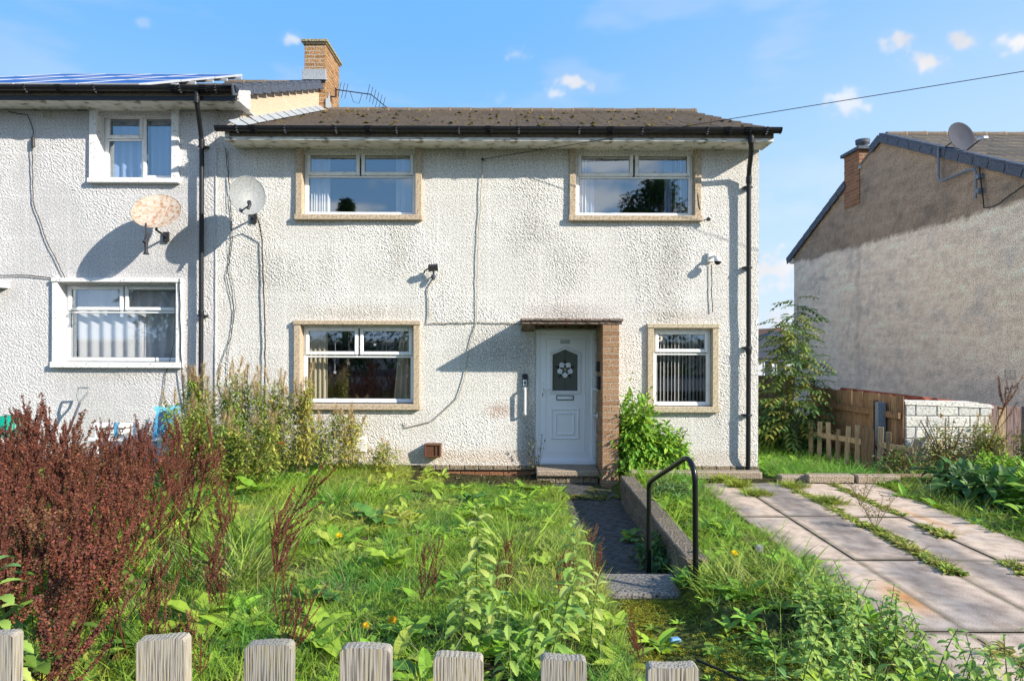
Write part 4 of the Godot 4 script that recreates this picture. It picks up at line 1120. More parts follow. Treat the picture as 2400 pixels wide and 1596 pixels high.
	for k in 2:
		var gr := thing("grab_rail", ["white grab rail on the wall left of the front door", "white grab rail on the side of the brick pier"][k], "grab rail")
		var gm := MB.new()
		var o := Vector3(0.205, 0.9, FRONT + 0.02) if k == 0 else Vector3(1.32, 0.9, -10.45)
		var nn := Vector3(0, 0, 1) if k == 0 else Vector3(-1, 0, 0)
		gm.tube([o, o + nn * 0.075, o + nn * 0.09 + Vector3(0, 0.02, 0), o + nn * 0.09 + Vector3(0, 0.38, 0), o + nn * 0.075 + Vector3(0, 0.40, 0), o + Vector3(0, 0.40, 0)], 0.02, -1, 10)
		part(gr, "bar", gm.mesh(), M.tube_white)
		for y in [0.0, 0.40]:
			var fm2 := MB.new()
			fm2.tube([o + Vector3(0, y, 0), o + nn * 0.014 + Vector3(0, y, 0)], 0.042, -1, 16)
			part(gr, "flange", fm2.mesh(), M.tube_white)
	for k in 2:
		one("key_safe", bx(Vector3(0.05, [0.16, 0.20][k], 0.09), 0.01), M.dark_metal, ["small black box on the pier side, the upper of two", "larger black box on the pier side above the grab rail"][k], "key safe", Vector3(1.30, [1.66, 1.42][k], -10.33 + 0.1 * k))
	# downpipes
	downpipe("black downpipe at the right corner of the cream house", [Vector3(3.56, 5.12, -10.175), Vector3(3.56, 5.02, -10.18), Vector3(3.60, 4.92, -10.28), Vector3(3.655, 4.72, -10.53), Vector3(3.67, 4.62, -10.585), Vector3(3.67, 4.4, -10.59), Vector3(3.675, 2.0, -10.59), Vector3(3.675, -0.1, -10.59)], [[3.56, 5.05, -10.178], [3.67, 4.55, -10.588], [3.675, 1.9, -10.59]], [[3.67, 4.45, -10.59], [3.67, 3.2, -10.59], [3.675, 1.95, -10.59], [3.675, 0.9, -10.59]])
	downpipe("black downpipe with a swan neck on the white house", [Vector3(-4.72, 5.75, -10.178), Vector3(-4.72, 5.60, -10.18), Vector3(-4.73, 5.50, -10.24), Vector3(-4.81, 5.28, -10.50), Vector3(-4.83, 5.18, -10.58), Vector3(-4.83, 5.0, -10.59), Vector3(-4.83, 2.4, -10.59), Vector3(-4.835, 0.1, -10.59)], [[-4.72, 5.62, -10.178], [-4.83, 5.1, -10.588], [-4.83, 2.45, -10.59]], [[-4.83, 5.05, -10.59], [-4.83, 2.42, -10.59]])
	# aerial on the chimney
	var ae := thing("aerial", "thin television aerial tipping off the brick chimney", "aerial")
	var bm := MB.new()
	var a0 := Vector3(-3.97, 7.66, -15.3)
	var a1 := Vector3(-3.15, 7.50, -15.15)
	bm.tube([a0, a1], 0.013, -1, 6)
	bm.tube([a1, a1 + Vector3(0.35, -0.30, 0.05)], 0.011, -1, 6)
	part(ae, "boom", bm.mesh(), M.dark_metal)
	for k in 9:
		var em := MB.new()
		var p := a0.lerp(a1, 0.1 + k * 0.1) if k < 3 else (a1 + Vector3(0.35, -0.30, 0.05) * (k - 4) / 5.0)
		em.tube([p - Vector3(0.06, 0.13, 0.10), p + Vector3(0.06, 0.13, 0.10)], 0.006, -1, 5)
		part(ae, "rod", em.mesh(), M.dark_metal)
	var mm := MB.new()
	mm.tube([Vector3(-4.09, 7.5, -15.3), Vector3(-3.97, 7.5, -15.3), Vector3(-3.97, 7.70, -15.3)], 0.02, -1, 8)
	mm.tube([a0.lerp(a1, 0.4), a0.lerp(a1, 0.5) - Vector3(0, 0.22, 0), a0.lerp(a1, 0.66) - Vector3(0, 0.24, 0), a0.lerp(a1, 0.75)], 0.006, -1, 5)
	part(ae, "mast", mm.mesh(), M.dark_metal)
	# cables
	cable([Vector3(-7.9, 5.60, W), Vector3(-7.6, 5.55, W), Vector3(-7.50, 5.30, W), Vector3(-7.51, 5.1, W + 0.02), Vector3(-7.51, 4.2, W), Vector3(-7.3, 3.6, W), Vector3(-7.0, 3.0, W)], 0.0065, M.cable_black, "black cable hanging down the left edge of the white house")
	one("cable_joint", bx(Vector3(0.05, 0.17, 0.04), 0.012), M.dark_metal, "black joint box on the cable at the left edge", "cable joint", Vector3(-7.50, 5.12, FRONT + 0.04))
	cable([Vector3(-8.8, 3.05, W), Vector3(-7.6, 3.04, W), Vector3(-7.2, 3.0, W)], 0.008, M.cable_black, "dark cable running level to the lower left window")
	cable([Vector3(-5.19, 3.0, FRONT + 0.07), Vector3(-5.17, 2.3, FRONT + 0.07), Vector3(-5.15, 1.6, FRONT + 0.07), Vector3(-5.13, 0.9, W)], 0.008, M.cable_black, "black cable down the right jamb of the lower left window")
	cable([Vector3(-5.25, 2.7, FRONT + 0.07), Vector3(-5.27, 2.0, FRONT + 0.07), Vector3(-5.42, 1.5, W), Vector3(-5.52, 0.8, W)], 0.006, M.cable_black, "thin slack cable crossing the lower left window")
	cable([Vector3(-3.93, 4.02, FRONT + 0.55), Vector3(-3.92, 3.9, FRONT + 0.2), Vector3(-3.91, 3.6, W + 0.02), Vector3(-3.9, 3.2, W + 0.02), Vector3(-3.86, 2.2, W + 0.02), Vector3(-3.86, 0.9, W + 0.02)], 0.010, M.cable_black, "thick black cable falling straight from the pale dish")
	cable([Vector3(-4.50, 5.05, W), Vector3(-4.42, 4.3, W), Vector3(-4.38, 3.6, W), Vector3(-4.48, 3.05, W), Vector3(-4.35, 2.5, W), Vector3(-4.40, 2.1, W), Vector3(-4.62, 1.5, W)], 0.005, M.cable_black, "thin wavering cable left of the pale dish")
	cable([Vector3(-4.46, 5.0, W), Vector3(-4.40, 3.9, W + 0.03), Vector3(-4.43, 3.2, W), Vector3(-4.32, 2.6, W), Vector3(-4.45, 1.8, W), Vector3(-4.48, 1.0, W)], 0.004, M.cable_black, "thinner cable twisting beside the wavering cable")
	cable([Vector3(-0.47, 4.87, FRONT + 0.04), Vector3(-0.50, 4.2, W), Vector3(-0.54, 3.5, W), Vector3(-0.56, 2.32, W)], 0.007, M.cable_cream, "pale cable down the middle of the cream wall")
	cable([Vector3(-0.56, 2.32, W), Vector3(-0.68, 1.9, W), Vector3(-0.72, 1.55, W), Vector3(-0.84, 1.15, W), Vector3(-1.25, 0.78, W), Vector3(-1.65, 0.68, W), Vector3(-1.68, 0.76, W)], 0.008, M.cable_cream, "thin cable looping from the wall towards the lower left window of the cream house")
	cable([Vector3(-1.225, 3.03, W), Vector3(-1.32, 2.85, W), Vector3(-1.30, 2.5, W), Vector3(-1.32, 2.32, W), Vector3(-0.5, 2.33, W), Vector3(0.15, 2.32, W)], 0.009, M.cable_cream, "pale cable from the floodlight along to the door canopy")
	cable([Vector3(3.12, 3.26, W), Vector3(3.13, 2.95, W), Vector3(3.12, 2.75, W), Vector3(3.14, 2.5, W)], 0.007, M.cable_black, "short cable below the security camera")
	cable([Vector3(2.86, 4.6, FRONT + 0.02), Vector3(2.90, 4.3, FRONT + 0.06), Vector3(2.93, 4.1, FRONT + 0.06)], 0.005, M.cable_black, "thin wire on the right jamb of the upper right window")
	cable([Vector3(8.42, 5.22, -12.3), Vector3(8.43, 4.95, -12.28), Vector3(8.44, 4.45, -12.2), Vector3(8.44, 4.42, -11.95), Vector3(8.44, 4.62, -11.3), Vector3(8.44, 4.68, -10.95)], 0.012, M.cable_black, "black cable from the bent dish pole along the gable")
	var wm := MB.new()
	wm.tube([Vector3(-0.47, 4.88, FRONT + 0.04), Vector3(6.6, 5.545, -8.8), Vector3(14.0, 6.24, -6.85)], 0.0055, -1, 6)
	wm.tube([Vector3(-0.47, 4.88, FRONT), Vector3(-0.47, 4.88, FRONT + 0.06)], 0.02, -1, 6)
	one("telephone_wire", wm.mesh(), M.cable_black, "overhead telephone wire slanting up across the sky at the right", "wire")

func behind_glass() -> void:
	var zu := FRONT + 0.055 - 0.14 - 0.16
	# vertical blinds drawn to the sides upstairs, fabric slats
	for w in [[-3.22, -2.90, "white vertical blind gathered at the left of the upper left window of the cream house"], [-1.86, -1.58, "white vertical blind gathered at the right of the upper left window of the cream house"], [1.03, 1.22, "white vertical blind gathered at the left of the upper right window"], [2.60, 2.80, "pale vertical blind gathered at the right of the upper right window"]]:
		var t := thing("vertical_blind", w[2], "blind", Vector3.ZERO, 0.0, "upstairs blinds of the cream house")
		var n := int((w[1] - w[0]) / 0.042)
		for k in n: part(t, "slat", bx(Vector3(0.085, 0.96, 0.003), 0.0), M.cloth_white, Vector3(w[0] + 0.02 + k * 0.042, 4.50, zu), Basis(Vector3.UP, 1.15 + 0.2 * sin(k * 2.3)))
	curtain(M.cloth_teal, -3.28, -3.20, 4.0, 5.0, zu - 0.1, 2, "narrow teal curtain at the left edge of the upper left window of the cream house")
	curtain(M.cloth_blue, 1.20, 1.32, 4.0, 5.0, zu - 0.1, 2, "blue curtain beside the left blind of the upper right window")
	curtain(M.cloth_blue, 2.46, 2.58, 4.0, 5.0, zu - 0.1, 2, "blue curtain beside the right blind of the upper right window")
	var zl := FRONT + 0.055 - 0.17 - 0.22
	curtain(M.cloth_cream, -3.27, -2.98, 0.98, 2.26, zl, 4, "cream curtain at the left of the lower left window of the cream house")
	curtain(M.cloth_cream, -1.80, -1.55, 0.98, 2.26, zl, 4, "cream curtain at the right of the lower left window of the cream house", "", -0.12)
	var stars := [[-2.84, 1.55], [-2.62, 1.70], [-2.42, 1.86], [-1.90 - 0.12, 1.84], [-1.80, 1.68], [-1.68, 1.50], [-2.20, 2.0]]
	for s in stars:
		var nth := stars.find(s)
		var t := thing("hanging_star", "tiny white star on a thread in the lower left window, %s" % ["first from the left", "second from the left", "third from the left", "third from the right", "second from the right", "nearest the right curtain", "the highest in the middle"][nth], "decoration", Vector3.ZERO, 0.0, "stars hanging in the window")
		var m := MB.new()
		m.tube([Vector3(s[0], 2.26, zl + 0.10), Vector3(s[0] + 0.006, (s[1] + 2.26) * 0.5, zl + 0.10), Vector3(s[0], s[1], zl + 0.10)], 0.0035, -1, 5)
		part(t, "thread", m.mesh(), M.cloth_white)
		var poly := []
		for k in 10: poly.append(Vector2(cos(PI * 0.5 + TAU * k / 10.0), sin(PI * 0.5 + TAU * k / 10.0)) * (0.034 if k % 2 == 0 else 0.014))
		var sm := MB.new()
		sm.prism(poly, Vector3(s[0], s[1] - 0.02, zl + 0.10), Vector3(1, 0, 0), Vector3(0, 1, 0), Vector3(0, 0, -0.01))
		part(t, "star", sm.mesh(), M.rose_white)
	var cd := MB.new()
	cd.box(Vector3(-2.80, 1.06, zl + 0.12), Vector3(0.12, 0.12, 0.008), 0.0, Basis(Vector3.RIGHT, -0.3) * Basis(Vector3.UP, 0.5))
	one("greeting_card", cd.mesh(), M.cloth_teal, "small green card on the sill inside the lower left window of the cream house", "card")
	# slatted blind downstairs right
	var zr := FRONT + 0.055 - 0.12 - 0.15
	var vb := thing("vertical_blind", "grey vertical blind half open across the lower right window", "blind")
	part(vb, "head_rail", bx(Vector3(0.88, 0.04, 0.04), 0.005), M.upvc, Vector3(2.675, 2.22, zr))
	for k in 15: part(vb, "slat", bx(Vector3(0.075, 1.16, 0.003), 0.0), M.slat_grey, Vector3(2.27 + k * 0.058, 1.62, zr), Basis(Vector3.UP, 1.02 + 0.16 * sin(k * 1.7)))
	var og := MB.new()
	og.lathe(Vector3(2.33, 2.09, zr + 0.14), Basis(Vector3.RIGHT, PI * 0.5), [Vector2(0.022, 0.0), Vector2(0.05, -0.004), Vector2(0.05, 0.006), Vector2(0.022, 0.008)], 16)
	one("ornament", og.mesh(), M.cloth_cream, "small round cream ornament in the top pane of the lower right window", "ornament")
	# the white house
	var zw := FRONT + 0.055 - 0.22 - 0.16
	curtain(M.cloth_white, -7.02, -5.28, 1.70, 2.92, zw, 9, "white net curtain across the lower window of the white house")
	curtain(M.cloth_blue, -6.46, -5.90, 4.58, 5.58, zw, 4, "pale blue curtain on the left of the upper window of the white house")
	curtain(M.cloth_blue, -5.84, -5.34, 4.58, 5.58, zw, 4, "pale blue curtain on the right of the upper window of the white house")

# ---------- garden walls, paving, fences ----------
func hard_landscape() -> void:
	# sunken path, its step and the moss-covered path up to the street
	var pm := MB.new()
	var ds := [5.55, 6.2, 7.0, 7.8, 8.6, 9.4, 10.1, 10.66]
	for i in ds.size() - 1:
		var xa := [0.60, 0.60, 0.60, 0.58, 0.56, 0.2, -1.3, -1.4]
		pm.quad(Vector3(xa[i], -0.095, -ds[i]), Vector3(1.50 if ds[i] < 9.0 else 1.62, -0.095, -ds[i]), Vector3(1.50 if ds[i] < 9.0 else 1.62, -0.095, -ds[i + 1]), Vector3(xa[i + 1], -0.095, -ds[i + 1]))
	struct("path", pm.mesh(), M.tarmac)
	var st := MB.new()
	st.ab(Vector3(0.55, -0.14, -5.72), Vector3(1.36, 0.105, -5.26), 0.02)
	one("step", st.mesh(), M.step_concrete, "worn concrete step at the street end of the sunken path", "step")
	# retaining wall, block by block
	var rw := thing("retaining_wall", "low rough stone wall between the sunken path and the drive", "wall")
	var core := MB.new()
	core.ab(Vector3(1.465, -0.2, -9.0), Vector3(1.585, 0.21, -5.62))
	part(rw, "mortar", core.mesh(), M.mortar)
	for c in 3:
		for k in 9:
			var z := -5.60 - k * 0.385 - (0.19 if c == 1 else 0.0)
			var ln := minf(0.375, 9.02 + z)
			if ln < 0.08: continue
			part(rw, "stone", bx(Vector3(0.155, 0.116, snappedf(ln, 0.01)), 0.014), M["dark_walling_%d" % (rng.randi() % 3)], Vector3(1.525 + rng.randf_range(-0.008, 0.008), -0.10 + c * 0.125, z - ln * 0.5), Basis(Vector3.FORWARD, rng.randf_range(-0.02, 0.02)))
	for k in 8: part(rw, "coping_stone", bx(Vector3(0.19, 0.06, 0.415), 0.012), M["dark_walling_%d" % (rng.randi() % 3)], Vector3(1.525, 0.24 + rng.randf_range(-0.004, 0.004), -5.80 - k * 0.425))
	# kerbs between drive and house
	for q in [[2.62, 0.15, 9.72, 1.86, "long weathered kerb between the green shrub and the drive"], [4.02, 0.165, 9.36, 0.70, "short low kerb just right of the black downpipe"], [4.30, 0.20, 9.24, 0.62, "pale kerb stone at the head of the drive, left of a pair"], [4.93, 0.20, 9.22, 0.58, "pale kerb stone at the head of the drive, right of a pair"]]:
		one("kerb", bx(Vector3(q[3], 0.11, 0.16), 0.015), M.kerb_stone, q[4], "kerb", Vector3(q[0], q[1], -q[2]))
	# driveway slabs
	var dr := struct("driveway", MB_box(Vector3(2.45, -0.05, -9.2), Vector3(4.92, 0.09, -1.6)), M.soil)
	var cols := [[2.50, 2.994], [3.0, 3.637], [3.643, 4.247], [4.253, 4.88]]
	var rows := [[1.7, 2.985], [3.0, 4.465], [4.48, 5.93], [5.945, 7.40], [7.415, 9.15]]
	var sn := FastNoiseLite.new()
	sn.seed = 77; sn.frequency = 0.8; sn.fractal_octaves = 4
	for c in cols:
		for r in rows:
			var m := MB.new()
			var nx := 11
			var nz := 26
			var dy := rng.randf_range(-0.004, 0.004)
			var tilt := rng.randf_range(-0.006, 0.006)
			for j in nz + 1:
				for i in nx + 1:
					var x := lerpf(c[0], c[1], i / float(nx))
					var d := lerpf(r[0], r[1], j / float(nz))
					var edge := 0.006 if (i == 0 or i == nx or j == 0 or j == nz) else 0.0
					var q := Color(0.66, 0.52, 0.405)
					var band := ss(0.30, 0.08, absf(x - 3.30 + sn.get_noise_1d(d) * 0.15)) * 0.9 * ss(3.5, 5.5, d) + ss(0.26, 0.05, absf(x - 3.92 + sn.get_noise_1d(d + 40.0) * 0.12)) * 0.75 * ss(8.2, 6.0, d) + ss(0.16, 0.02, absf(x - 2.62)) * 0.6
					q = q.lerp(Color(0.22, 0.195, 0.185), clampf(band * (0.95 + 0.9 * sn.get_noise_2d(x * 2.4, d * 1.6)), 0, 0.85))
					q = q.lerp(Color(0.36, 0.33, 0.31), ss(0.1, 0.5, sn.get_noise_2d(x * 1.3 + 9.0, d * 1.3)) * 0.6)
					q = q.lerp(Color(0.62, 0.31, 0.12), 0.95 * ss(0.34, 0.0, Vector2((x - 2.93) * 1.6, (d - 5.05) * 0.7).length()) * ss(3.02, 2.98, x))
					q = q.lerp(Color(0.62, 0.29, 0.08), 1.0 * ss(0.5, 0.0, Vector2((x - 4.45 + (d - 7.2) * 0.05) * 9.0, (d - 7.3) * 0.7).length()))
					q = q.lerp(Color(0.15, 0.13, 0.09), ss(0.03, 0.0, minf(minf(x - c[0], c[1] - x), minf(d - r[0], r[1] - d))) * 0.75)
					m.col = q
					m.vert(Vector3(x, 0.155 + dy + tilt * (x - c[0]) - edge, -d), Vector3(0, 1, 0))
			for j in nz:
				for i in nx:
					var a := j * (nx + 1) + i
					m.ix.append_array(PackedInt32Array([a, a + nx + 1, a + 1, a + 1, a + nx + 1, a + nx + 2]))
			m.col = Color(0.3, 0.27, 0.24)
			for e in [[Vector3(c[0], 0, -r[0]), Vector3(c[1], 0, -r[0])], [Vector3(c[1], 0, -r[0]), Vector3(c[1], 0, -r[1])], [Vector3(c[1], 0, -r[1]), Vector3(c[0], 0, -r[1])], [Vector3(c[0], 0, -r[1]), Vector3(c[0], 0, -r[0])]]:
				m.quad(e[0] + Vector3(0, 0.085, 0), e[1] + Vector3(0, 0.085, 0), e[1] + Vector3(0, 0.142 + dy, 0), e[0] + Vector3(0, 0.142 + dy, 0))
			part(dr, "slab", m.mesh(), M.concrete)
	# handrail
	var hr := thing("handrail", "black bent steel handrail standing beside the path step", "handrail")
	var hm := MB.new()
	var c3 := Curve3D.new()
	for p in [[Vector3(1.25, -0.12, -6.2), Vector3.ZERO, Vector3.ZERO], [Vector3(1.25, 0.70, -6.2), Vector3.ZERO, Vector3(0, 0.075, 0)], [Vector3(1.267, 0.82, -6.08), Vector3(-0.01, -0.04, -0.06), Vector3.ZERO], [Vector3(1.36, 1.12, -5.38), Vector3.ZERO, Vector3(0.012, 0.04, 0.09)], [Vector3(1.40, 0.98, -5.2), Vector3(0, 0.12, -0.01), Vector3.ZERO], [Vector3(1.41, 0.05, -5.2), Vector3.ZERO, Vector3.ZERO]]: c3.add_point(p[0], p[1], p[2])
	c3.bake_interval = 0.03
	var hp := []
	for p in c3.get_baked_points(): hp.append(p)
	hm.tube(hp, 0.0215, -1, 14)
	part(hr, "rail", hm.mesh(), M.rail_paint)
	# street fence: only the tops of its pickets reach into the picture
	var sf := thing("picket_fence", "weathered grey picket fence close to the viewer along the bottom", "fence")
	var xs := [-1.016, -0.663, -0.472, -0.288, -0.096, 0.093, 0.317]
	var tops := [1.482, 1.474, 1.463, 1.457, 1.441, 1.438, 1.424]
	for k in 7:
		var w: float = [0.098, 0.094, 0.090, 0.097, 0.095, 0.087, 0.098][k]
		var m := MB.new()
		var hh: float = tops[k] - 0.5
		var n := 20
		var pts := []
		for i in n + 1:                                # a sawn top with worn, rounded corners
			var f := i / float(n)
			var e := absf(f - 0.5) * 2.0
			pts.append(Vector2((f - 0.5) * w, hh - 0.007 * pow(e, 16.0) - 0.0012 * absf(sin(f * 31.0 + k * 2.0)) - 0.002 * sin(f * 4.0 + k)))
		pts.append(Vector2(w * 0.5, 0.0)); pts.append(Vector2(-w * 0.5, 0.0))
		pts.reverse()
		m.prism(pts, Vector3(0, 0, 0.014), Vector3(1, 0, 0), Vector3(0, 1, 0), Vector3(0, 0, -0.028))
		for i in n:
			var a: Vector2 = pts[n + 1 - i + 0] if false else Vector2((i / float(n) - 0.5) * w, 0)
		part(sf, "picket", m.mesh(), M["picket_wood_%d" % (k * 2 % 3)], Vector3(xs[k], 0.5, -1.325), Basis(Vector3.FORWARD, [0.01, -0.012, 0.004, 0.008, -0.006, 0.01, -0.004][k]))
	for y in [0.72, 1.18]: part(sf, "rail", bx(Vector3(3.4, 0.08, 0.04), 0.004), M.picket_wood_0, Vector3(-0.3, y, -1.36))

func MB_box(a: Vector3, b: Vector3) -> ArrayMesh:
	var m := MB.new()
	m.col = Color(0.12, 0.11, 0.08)
	m.ab(a, b)
	return m.mesh()

func side_yard() -> void:
	# tall board fence running back between the houses
	var bf := thing("board_fence", "brown vertical board fence with a rail, in front of the gable", "fence")
	var p0 := Vector3(5.87, 0, -13.4)
	var p1 := Vector3(6.29, 0, -10.95)
	var dir := (p1 - p0).normalized()
	var turn := Basis(Vector3.UP, atan2(-dir.z, dir.x))
	var n := 18
	for k in n:
		var p := p0.lerp(p1, (k + 0.5) / n)
		var hh := 1.19 + rng.randf_range(-0.015, 0.015)
		part(bf, "board", bx(Vector3(0.134, snappedf(hh + 0.1, 0.02), 0.02), 0.003), M["fence_board_%d" % (rng.randi() % 3)], Vector3(p.x, hh * 0.5 - 0.07, p.z), turn * Basis(Vector3.FORWARD, rng.randf_range(-0.012, 0.012)))
	for y in [0.86, 0.22]: part(bf, "rail", bx(Vector3(2.45, 0.10, 0.045), 0.005), M.fence_board_0, p0.lerp(p1, 0.5) + turn * Vector3(0, 0, 0.035) + Vector3(-0.02, y, 0), turn)
	part(bf, "post", bx(Vector3(0.10, 1.15, 0.10), 0.006), M.fence_board_0, p0.lerp(p1, 0.77) + Vector3(-0.09, 0.5, 0.02), turn)
	one("post", bx(Vector3(0.13, 1.0, 0.10), 0.006), M.grey_post, "blue-grey post leaning on the board fence", "post", p0.lerp(p1, 0.83) + Vector3(-0.10, 0.55, 0.05))
	# painted block wall
	var bw := thing("block_wall", "whitewashed block wall right of the board fence", "wall")
	var core := MB.new()
	core.ab(Vector3(6.34, -0.2, -11.14), Vector3(7.72, 1.045, -10.99))
	part(bw, "mortar", core.mesh(), M.painted_block_2)
	for c in 6:
		for k in 5:
			var xa := 6.34 + k * 0.345 - (0.185 if c % 2 else 0.0)
			var xb := minf(xa + 0.335, 7.72)
			xa = maxf(xa, 6.34)
			if xb - xa < 0.05: continue
			part(bw, "block", bx(Vector3(snappedf(xb - xa, 0.005), 0.174, 0.03), 0.012), M["painted_block_%d" % (rng.randi() % 3)], Vector3((xa + xb) * 0.5, 0.04 + c * 0.182, -10.977 + rng.randf_range(-0.004, 0.004)))
	var cp := MB.new()
	cp.prism([Vector2(6.32, 1.045), Vector2(7.74, 0.99), Vector2(7.74, 1.03), Vector2(7.45, 1.085), Vector2(6.32, 1.10)], Vector3(0, 0, -10.95), Vector3(1, 0, 0), Vector3(0, 1, 0), Vector3(0, 0, -0.24))
	part(bw, "coping", cp.mesh(), M.painted_block_2)
	# dark boards beyond it
	var gt := thing("board_fence", "dark purple-brown boards at the right edge beside the whitewashed wall", "fence")
	for k in 12: part(gt, "board", bx(Vector3(0.118, 1.15, 0.02), 0.003), M.pale_wood if k in [1] else M.purple_board, Vector3(7.82 + k * 0.125, 0.44 + rng.randf_range(-0.01, 0.01), -11.05))
	part(gt, "rail", bx(Vector3(1.5, 0.09, 0.04), 0.004), M.purple_board, Vector3(8.5, 0.6, -11.09))
	# lean-to behind the fence
	var sh := thing("shed", "low shed with a red corrugated roof edge showing above the board fence", "shed")
	var rm := MB.new()
	var a0 := Vector3(6.30, 1.15, -13.1); var a1 := Vector3(7.20, 1.075, -11.3)
	var ac := (a1 - a0)
	for k in 48:
		var f0 := k / 48.0; var f1 := (k + 1) / 48.0
		var h0 := Vector3(0, 0.03 * sin(k * 1.0472), 0); var h1 := Vector3(0, 0.03 * sin((k + 1) * 1.0472), 0)
		var ou := Vector3(0.75, -0.08, 0.3)
		rm.quad(a0 + ac * f0 + h0, a0 + ac * f1 + h1, a0 + ac * f1 + h1 + ou, a0 + ac * f0 + h0 + ou)
		rm.quad(a0 + ac * f0 + h0 - Vector3(0, 0.07, 0), a0 + ac * f1 + h1 - Vector3(0, 0.07, 0), a0 + ac * f1 + h1, a0 + ac * f0 + h0)
	part(sh, "roof", rm.mesh(), M.red_sheet)
	var sw := MB.new()
	sw.prism([Vector2(0, 0), Vector2(1.95, 0), Vector2(1.95, 1.05), Vector2(0, 0.98)], Vector3(7.26, -0.1, -11.32), (a0 - a1).normalized(), Vector3(0, 1, 0), Vector3(0.6, 0, 0.2))
	part(sh, "wall", sw.mesh(), M.fence_board_1)
	# broken low pickets
	var lp := thing("picket_fence", "broken low picket fence of pale wood by the sapling", "fence")
	var q0 := Vector3(5.40, 0.12, -12.3)
	var q1 := Vector3(6.14, 0.12, -10.45)
	var dr := (q1 - q0).normalized()
	var tb := Basis(Vector3.UP, atan2(-dr.z, dr.x) * 0.45)
	var spots := [0.0, 0.10, 0.20, 0.30, 0.40, 0.50, 0.72, 0.80, 0.99]
	for k in 9:
		var p := q0.lerp(q1, spots[k])
		part(lp, "picket", bx(Vector3(0.078, 0.68, 0.02), 0.004), M.pale_wood if k % 4 != 3 else M.old_wood, Vector3(p.x, 0.12 + [0.16, 0.17, 0.18, 0.08, 0.16, 0.20, 0.22, 0.16, 0.12][k], p.z), tb * Basis(Vector3.FORWARD, [0.0, 0.02, -0.03, 0.03, 0.05, 0.0, 0.02, -0.03, 0.24][k]))
	var sleeper := MB.new()
	sleeper.prism([Vector2(-0.09, 0), Vector2(0.09, 0), Vector2(0.09, 0.62), Vector2(0.05, 0.70), Vector2(-0.04, 0.70), Vector2(-0.09, 0.62)], Vector3.ZERO, Vector3(1, 0, 0), Vector3(0, 1, 0), Vector3(0, 0, -0.06))
	part(lp, "round_topped_board", sleeper.mesh(), M.fence_board_0, q0.lerp(q1, 0.60) + Vector3(0, -0.15, 0), tb)
	for seg in [[0.0, 0.55], [0.72, 1.02]]:
		var a := q0.lerp(q1, seg[0]); var b := q0.lerp(q1, seg[1])
		var m := MB.new()
		m.box(Vector3.ZERO, Vector3(a.distance_to(b), 0.09, 0.03), 0.004)
		part(lp, "rail", m.mesh(), M.pale_wood, (a + b) * 0.5 + Vector3(0, 0.27, -0.03), Basis(Vector3.UP, atan2(-(b - a).z, (b - a).x)))
	one("plank", bx(Vector3(0.9, 0.03, 0.14), 0.004), M.old_wood, "old grey plank lying in the weeds right of the kerb stones", "plank", Vector3(5.75, 0.17, -9.6))
	one("picket", bx(Vector3(0.11, 0.55, 0.02), 0.004), M.old_wood, "loose grey picket standing in the bushes before the block wall", "picket", Vector3(7.35, 0.30, -10.5))
	# far off: a fence and houses beyond the gap
	var ff := thing("board_fence", "low brown fence far off in the gap between the houses", "fence")
	for k in 16: part(ff, "board", bx(Vector3(0.145, 1.2, 0.02), 0.003), M["fence_board_%d" % (k % 3)], Vector3(7.6 + k * 0.15, 0.35, -22.0))
	part(ff, "rail", bx(Vector3(2.6, 0.1, 0.04), 0.0), M.fence_board_0, Vector3(8.8, 0.5, -21.97))
	var fh := thing("far_house", "distant white house with a dark hipped roof seen in the gap", "house")
	var wm := MB.new()
	wm.ab(Vector3(13.0, -1.5, -46.0), Vector3(21.0, 1.15, -39.0))
	part(fh, "wall", wm.mesh(), M.far_white)
	var rf := MB.new()
	var e := [Vector3(12.8, 1.1, -38.7), Vector3(21.2, 1.1, -38.7), Vector3(21.2, 1.1, -46.3), Vector3(12.8, 1.1, -46.3)]
	var t0 := Vector3(16.4, 2.75, -42.5); var t1 := Vector3(17.8, 2.75, -42.5)
	rf.quad(e[0], e[1], t1, t0); rf.tri(e[1], e[2], t1); rf.quad(e[2], e[3], t0, t1); rf.tri(e[3], e[0], t0); rf.quad(e[3], e[2], e[1], e[0])
	part(fh, "roof", rf.mesh(), M.far_roof)
	for x in [14.65, 15.35]:
		var wi := node("window", fh, Vector3(x, 0.45, -38.99))
		var w2 := MB.new()
		frame_ring(w2, Rect2(-0.25, -0.5, 0.5, 1.0), 0.05, 0.03, 0.05, 0.0)
		part(wi, "frame", w2.mesh(), M.upvc)
		var w3 := MB.new()
		w3.ab(Vector3(-0.2, -0.45, -0.02), Vector3(0.2, 0.45, 0.012))
		part(wi, "pane", w3.mesh(), M.far_glass)
	var fg := thing("far_house", "distant gable with a pink verge behind the white house, left of its roof", "house")
	var gm := MB.new()
	gm.prism([Vector2(12.0, -1.5), Vector2(23.5, -1.5), Vector2(23.5, 1.0), Vector2(20.4, 2.9), Vector2(17.2, 1.6), Vector2(12.0, -0.6)], Vector3(0, 0, -52.0), Vector3(1, 0, 0), Vector3(0, 1, 0), Vector3(0, 0, -6.0))
	part(fg, "wall", gm.mesh(), M.far_white)
	var gv := MB.new()
	gv.prism([Vector2(23.5, 0.95), Vector2(23.5, 1.15), Vector2(20.4, 3.08), Vector2(17.0, 1.7), Vector2(17.0, 1.5), Vector2(20.4, 2.88)], Vector3(0, 0, -51.9), Vector3(1, 0, 0), Vector3(0, 1, 0), Vector3(0, 0, -6.2))
	part(fg, "roof", gv.mesh(), M.red_brick_0)

